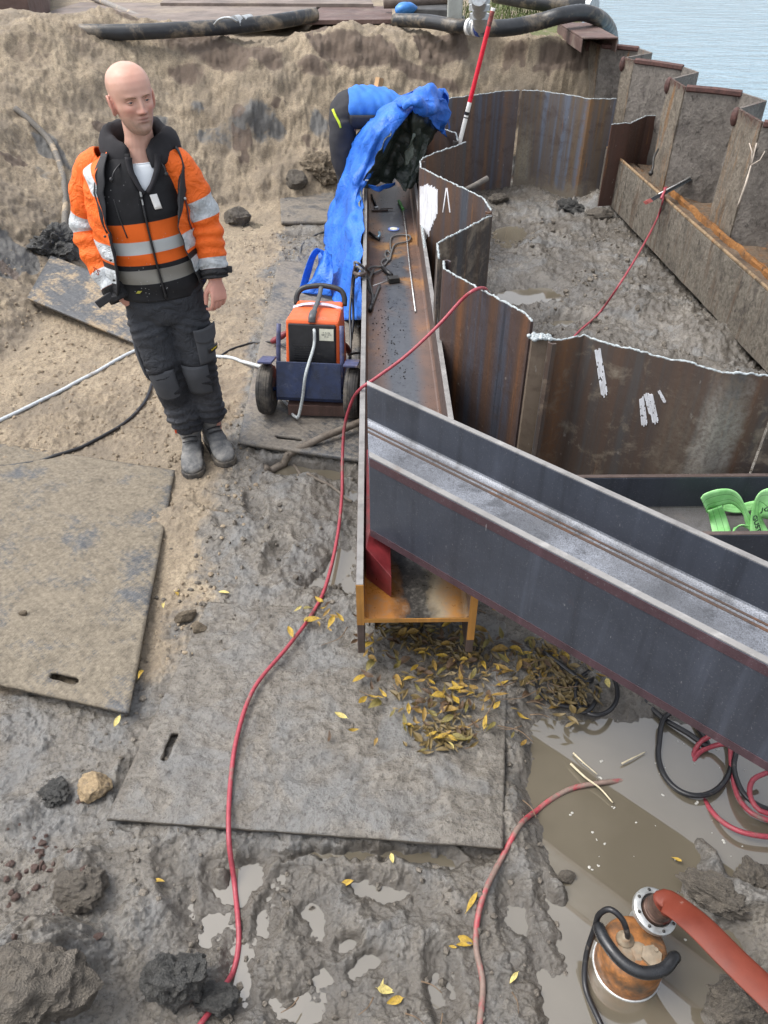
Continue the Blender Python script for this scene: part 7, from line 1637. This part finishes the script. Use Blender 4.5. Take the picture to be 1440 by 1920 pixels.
# dark waist panel and yellow trim
def wp(u, v): t = math.radians(205 + 110 * u); return V3(.01 + .16 * v, .192 * math.cos(t) if False else -.20 * math.sin(math.radians(62 + 70 * u)) * 1.0, .975 - gl - .14 * math.cos(math.radians(62 + 55 * u)) - .02 * v)
patch(lambda u, v: V3(.005 + .20 * v, -.188 * math.cos(math.radians(8 - 62 * (1 - u))) - .006, .972 - gl - .142 * math.sin(math.radians(62 * (1 - u) + 8))), 8, 8, .006, 'side_panel', M_BTR, tp)
e = MB(); e.tube(crom([V3(-.125, -.155, .985 - gl), V3(-.105, -.180, .945 - gl), V3(-.075, -.195, .895 - gl), V3(-.065, -.196, .865 - gl)], 4), .010, 8); e.build('trim', simple('fluorescent_yellow', (.62, .80, .04), .6), tb, True, local=True)

# ================================================================== blue tarpaulin draped over the worker and the beam
def tarp_mat(nm, col, rough, hi):
    m = NM(nm); n = m.noise(6, 6, .6, m.geo()); cr = m.voro(9, m.mapv(m.geo(), (1, 1, 1.4)), 'DISTANCE_TO_EDGE'); n2 = m.noise(24, 4, .6, m.geo(), .8)
    c = m.ramp(n, [(.3, tuple(x * .8 for x in col)), (.7, hi)])
    return m.fin(c, rough, 0., m.bump(n2, .5, .02, m.bump(m.ramp(cr, [(0., 0.), (.06, 1.)]), .25, .012)), .5)
M_TB = tarp_mat('blue_tarpaulin', (.018, .135, .60), .46, (.03, .18, .70)); M_TG = tarp_mat('dark_green_lining', (.020, .028, .022), .30, (.045, .058, .046)); M_TGL = tarp_mat('lit_green_lining', (.11, .14, .115), .32, (.20, .24, .20))  # M_TGL: paler copy of the lining, with the light painted in
tarp = thing('tarpaulin', 'blue tarpaulin with dark green lining draped over the worker and beam', 'tarpaulin', P(650, 600, .05))
def sheet(rows, nu, nv, name, mat, amp=.02, sc=6, seed=0, fold=None, parent=tarp, th=.004, up=None):
    cols = list(zip(*rows)); curves = [crom(list(c), nv) for c in cols]; R_ = len(curves[0]); grid = []
    for i in range(R_): grid.append(crom([c[i] for c in curves], nu))
    q = MB(); n1 = len(grid[0]); vs = [p for r in grid for p in r]
    q.add(vs, [(i * n1 + j, i * n1 + j + 1, (i + 1) * n1 + j + 1, (i + 1) * n1 + j) for i in range(R_ - 1) for j in range(n1 - 1)])
    o = q.build(name, mat, parent, True)
    ii = np.repeat(np.arange(R_) / (R_ - 1), n1); jj = np.tile(np.arange(n1) / (n1 - 1), R_)
    def df(p):
        f = amp * fbm3(p, sc, 3, seed) + amp * .45 * (1 - np.abs(fbm3(p * np.array([1.4, 1, .7]), sc * 2.2, 2, seed + 2)) * 2)
        if fold: f = f + fold(ii, jj, p)
        return f
    displace(o, df); displace(o, lambda p: .015 * (1 - 2 * np.abs(fbm3(p * np.array([1, 1, .75]), 8, 2, seed + 8)))); sol(o, th); return o
def cv(*a): return [P(*q) for q in a]
zt = BZ + BH
blue_rows = [
    cv((634, 598, .07), (650, 600, .09), (664, 600, .20), (672, 598, .30)),
    cv((620, 545, .08), (642, 542, .16), (662, 540, .34), (674, 530, .46)),
    cv((614, 490, .10), (636, 478, .22), (660, 468, .42), (678, 462, zt + .015)),
    cv((604, 447, .10), (628, 430, .26), (655, 415, .46), (680, 412, zt + .03)),
    cv((612, 402, .20), (636, 382, .36), (660, 370, .54), (678, 366, zt + .06)),
    cv((624, 362, .34), (648, 345, .52), (670, 338, .64), (688, 345, .62)),
    cv((640, 308, .54), (664, 298, .70), (688, 295, .78), (708, 308, .74)),
    cv((658, 262, .74), (686, 248, .92), (710, 248, .97), (728, 268, .90)),
    cv((700, 220, .94), (722, 208, 1.06), (742, 212, 1.07), (756, 228, 1.02)),
    cv((742, 186, 1.09), (758, 183, 1.12), (772, 190, 1.11), (786, 200, 1.08)),
    cv((775, 171, 1.16), (795, 169, 1.17), (812, 178, 1.14), (820, 200, 1.06)),
    cv((805, 167, 1.17), (830, 170, 1.15), (838, 188, 1.08), (838, 215, .98)),
    cv((826, 172, 1.15), (838, 188, 1.09), (841, 215, .99), (839, 245, .86))]
sheet(blue_rows, 10, 7, 'blue_side', M_TB, .016, 5, 2, fold=lambda i, j, p: .012 * np.sin(j * 2 * np.pi * 2.3 + 4 * i + 2 * fbm3(p, 3, 2, 7)) * np.sin(np.pi * np.clip(i * 1.3, 0, 1)) + .012 * np.exp(-((i - .45) / .12) ** 2) * np.sin(j * 26))
hood_rows = [
    cv((738, 192, 1.10), (770, 176, 1.17), (805, 165, 1.20), (832, 168, 1.18)),
    cv((748, 196, 1.12), (778, 184, 1.19), (812, 176, 1.19), (838, 184, 1.14)),
    cv((760, 204, 1.11), (788, 198, 1.15), (818, 196, 1.12), (840, 208, 1.04)),
    cv((770, 206, 1.09), (795, 214, 1.08), (822, 222, 1.02), (841, 238, .92)),
    cv((776, 207, 1.08), (802, 226, 1.02), (824, 240, .95), (840, 258, .82))]
sheet(hood_rows, 10, 9, 'blue_hood', M_TB, .022, 7, 41, fold=lambda i, j, p: .020 * np.sin(i * 9 + j * 7 + 2 * fbm3(p, 4, 2, 5)))
green_rows = [
    cv((734, 258, .94), (750, 230, 1.03), (770, 203, 1.09), (790, 206, 1.07), (808, 222, 1.0), (826, 244, .90)),
    cv((720, 285, .86), (742, 262, .90), (768, 238, .97), (790, 240, .95), (804, 252, .89), (816, 262, .84)),
    cv((706, 312, .75), (728, 296, .77), (758, 276, .82), (784, 280, .79), (796, 286, .77), (800, 292, .75)),
    cv((692, 340, .64), (716, 326, .65), (748, 312, .68), (776, 318, .66), (786, 320, .65), (788, 324, .64)),
    cv((684, 354, .57), (710, 350, .57), (738, 340, .60), (760, 350, .57), (774, 346, .56), (780, 342, .57))]
for r in green_rows:
    r[1].y += .10; r[2].y += .06; r[3].y -= .02
sheet(green_rows, 9, 10, 'green_lining', M_TG, .018, 6, 12, fold=lambda i, j, p: .030 * np.sin(j * 2 * np.pi * 3.2 + 2.5 * i + 2 * fbm3(p, 4, 2, 5)) * (.35 + .65 * i))
sheet([cv((792, 212, 1.02), (806, 218, .99), (812, 230, .95)), cv((772, 255, .90), (792, 244, .92), (802, 256, .87)), cv((764, 290, .76), (776, 282, .78), (784, 292, .74)), cv((756, 330, .60), (766, 326, .62), (772, 335, .60))], 6, 8, 'lit_fold', M_TGL, .012, 8, 17, fold=lambda i, j, p: .016 * np.sin(j * 9 + i * 11))  # paler strip paints the light on the right-hand folds of the lining
sheet([cv((690, 346, .60), (705, 352, .585), (722, 349, .58), (742, 342, .58)), cv((690, 352, .575), (706, 360, .55), (724, 356, .545), (744, 348, .55))], 6, 5, 'blue_hem', M_TB, .006, 9, 3)
sheet([cv((662, 352, .56), (672, 348, .60), (678, 352, .58)), cv((655, 375, .46), (668, 372, .52), (677, 378, .53)), cv((656, 400, .38), (668, 402, .45), (676, 405, .49)), cv((664, 425, .40), (671, 428, .44), (676, 428, .48))], 6, 6, 'lining_flap', M_TGL, .010, 8, 23)
# loose blue flap with a loop at the left
sheet([cv((596, 467, .30), (608, 470, .31), (622, 476, .30)), cv((588, 500, .22), (604, 503, .24), (622, 508, .24)), cv((572, 530, .12), (594, 532, .15), (620, 536, .16)), cv((562, 548, .06), (590, 552, .08), (622, 556, .09))], 6, 6, 'loose_flap', M_TB, .012, 8, 31, fold=lambda i, j, p: .014 * np.sin(j * 8 + i * 3))
r_ = ribbon([(P(560, 546, .07), P(575, 540, .08)), (P(570, 510, .19), P(583, 512, .16)), (P(582, 478, .30), P(592, 482, .26)), (P(594, 465, .325), P(606, 470, .30)), (P(604, 478, .28), P(612, 484, .25))], 0); o = r_.build('loop', M_TB, tarp, True); sol(o)
for px, py, z in ((565, 546, .09), (688, 338, .64), (672, 612, .05), (641, 601, .075)):
    q = MB(); q.lathe([(.006, -.002), (.012, -.002), (.012, .002), (.006, .002)], P(px, py, z + .012), 12); q.build('eyelet', M_GALV, tarp, 'auto')
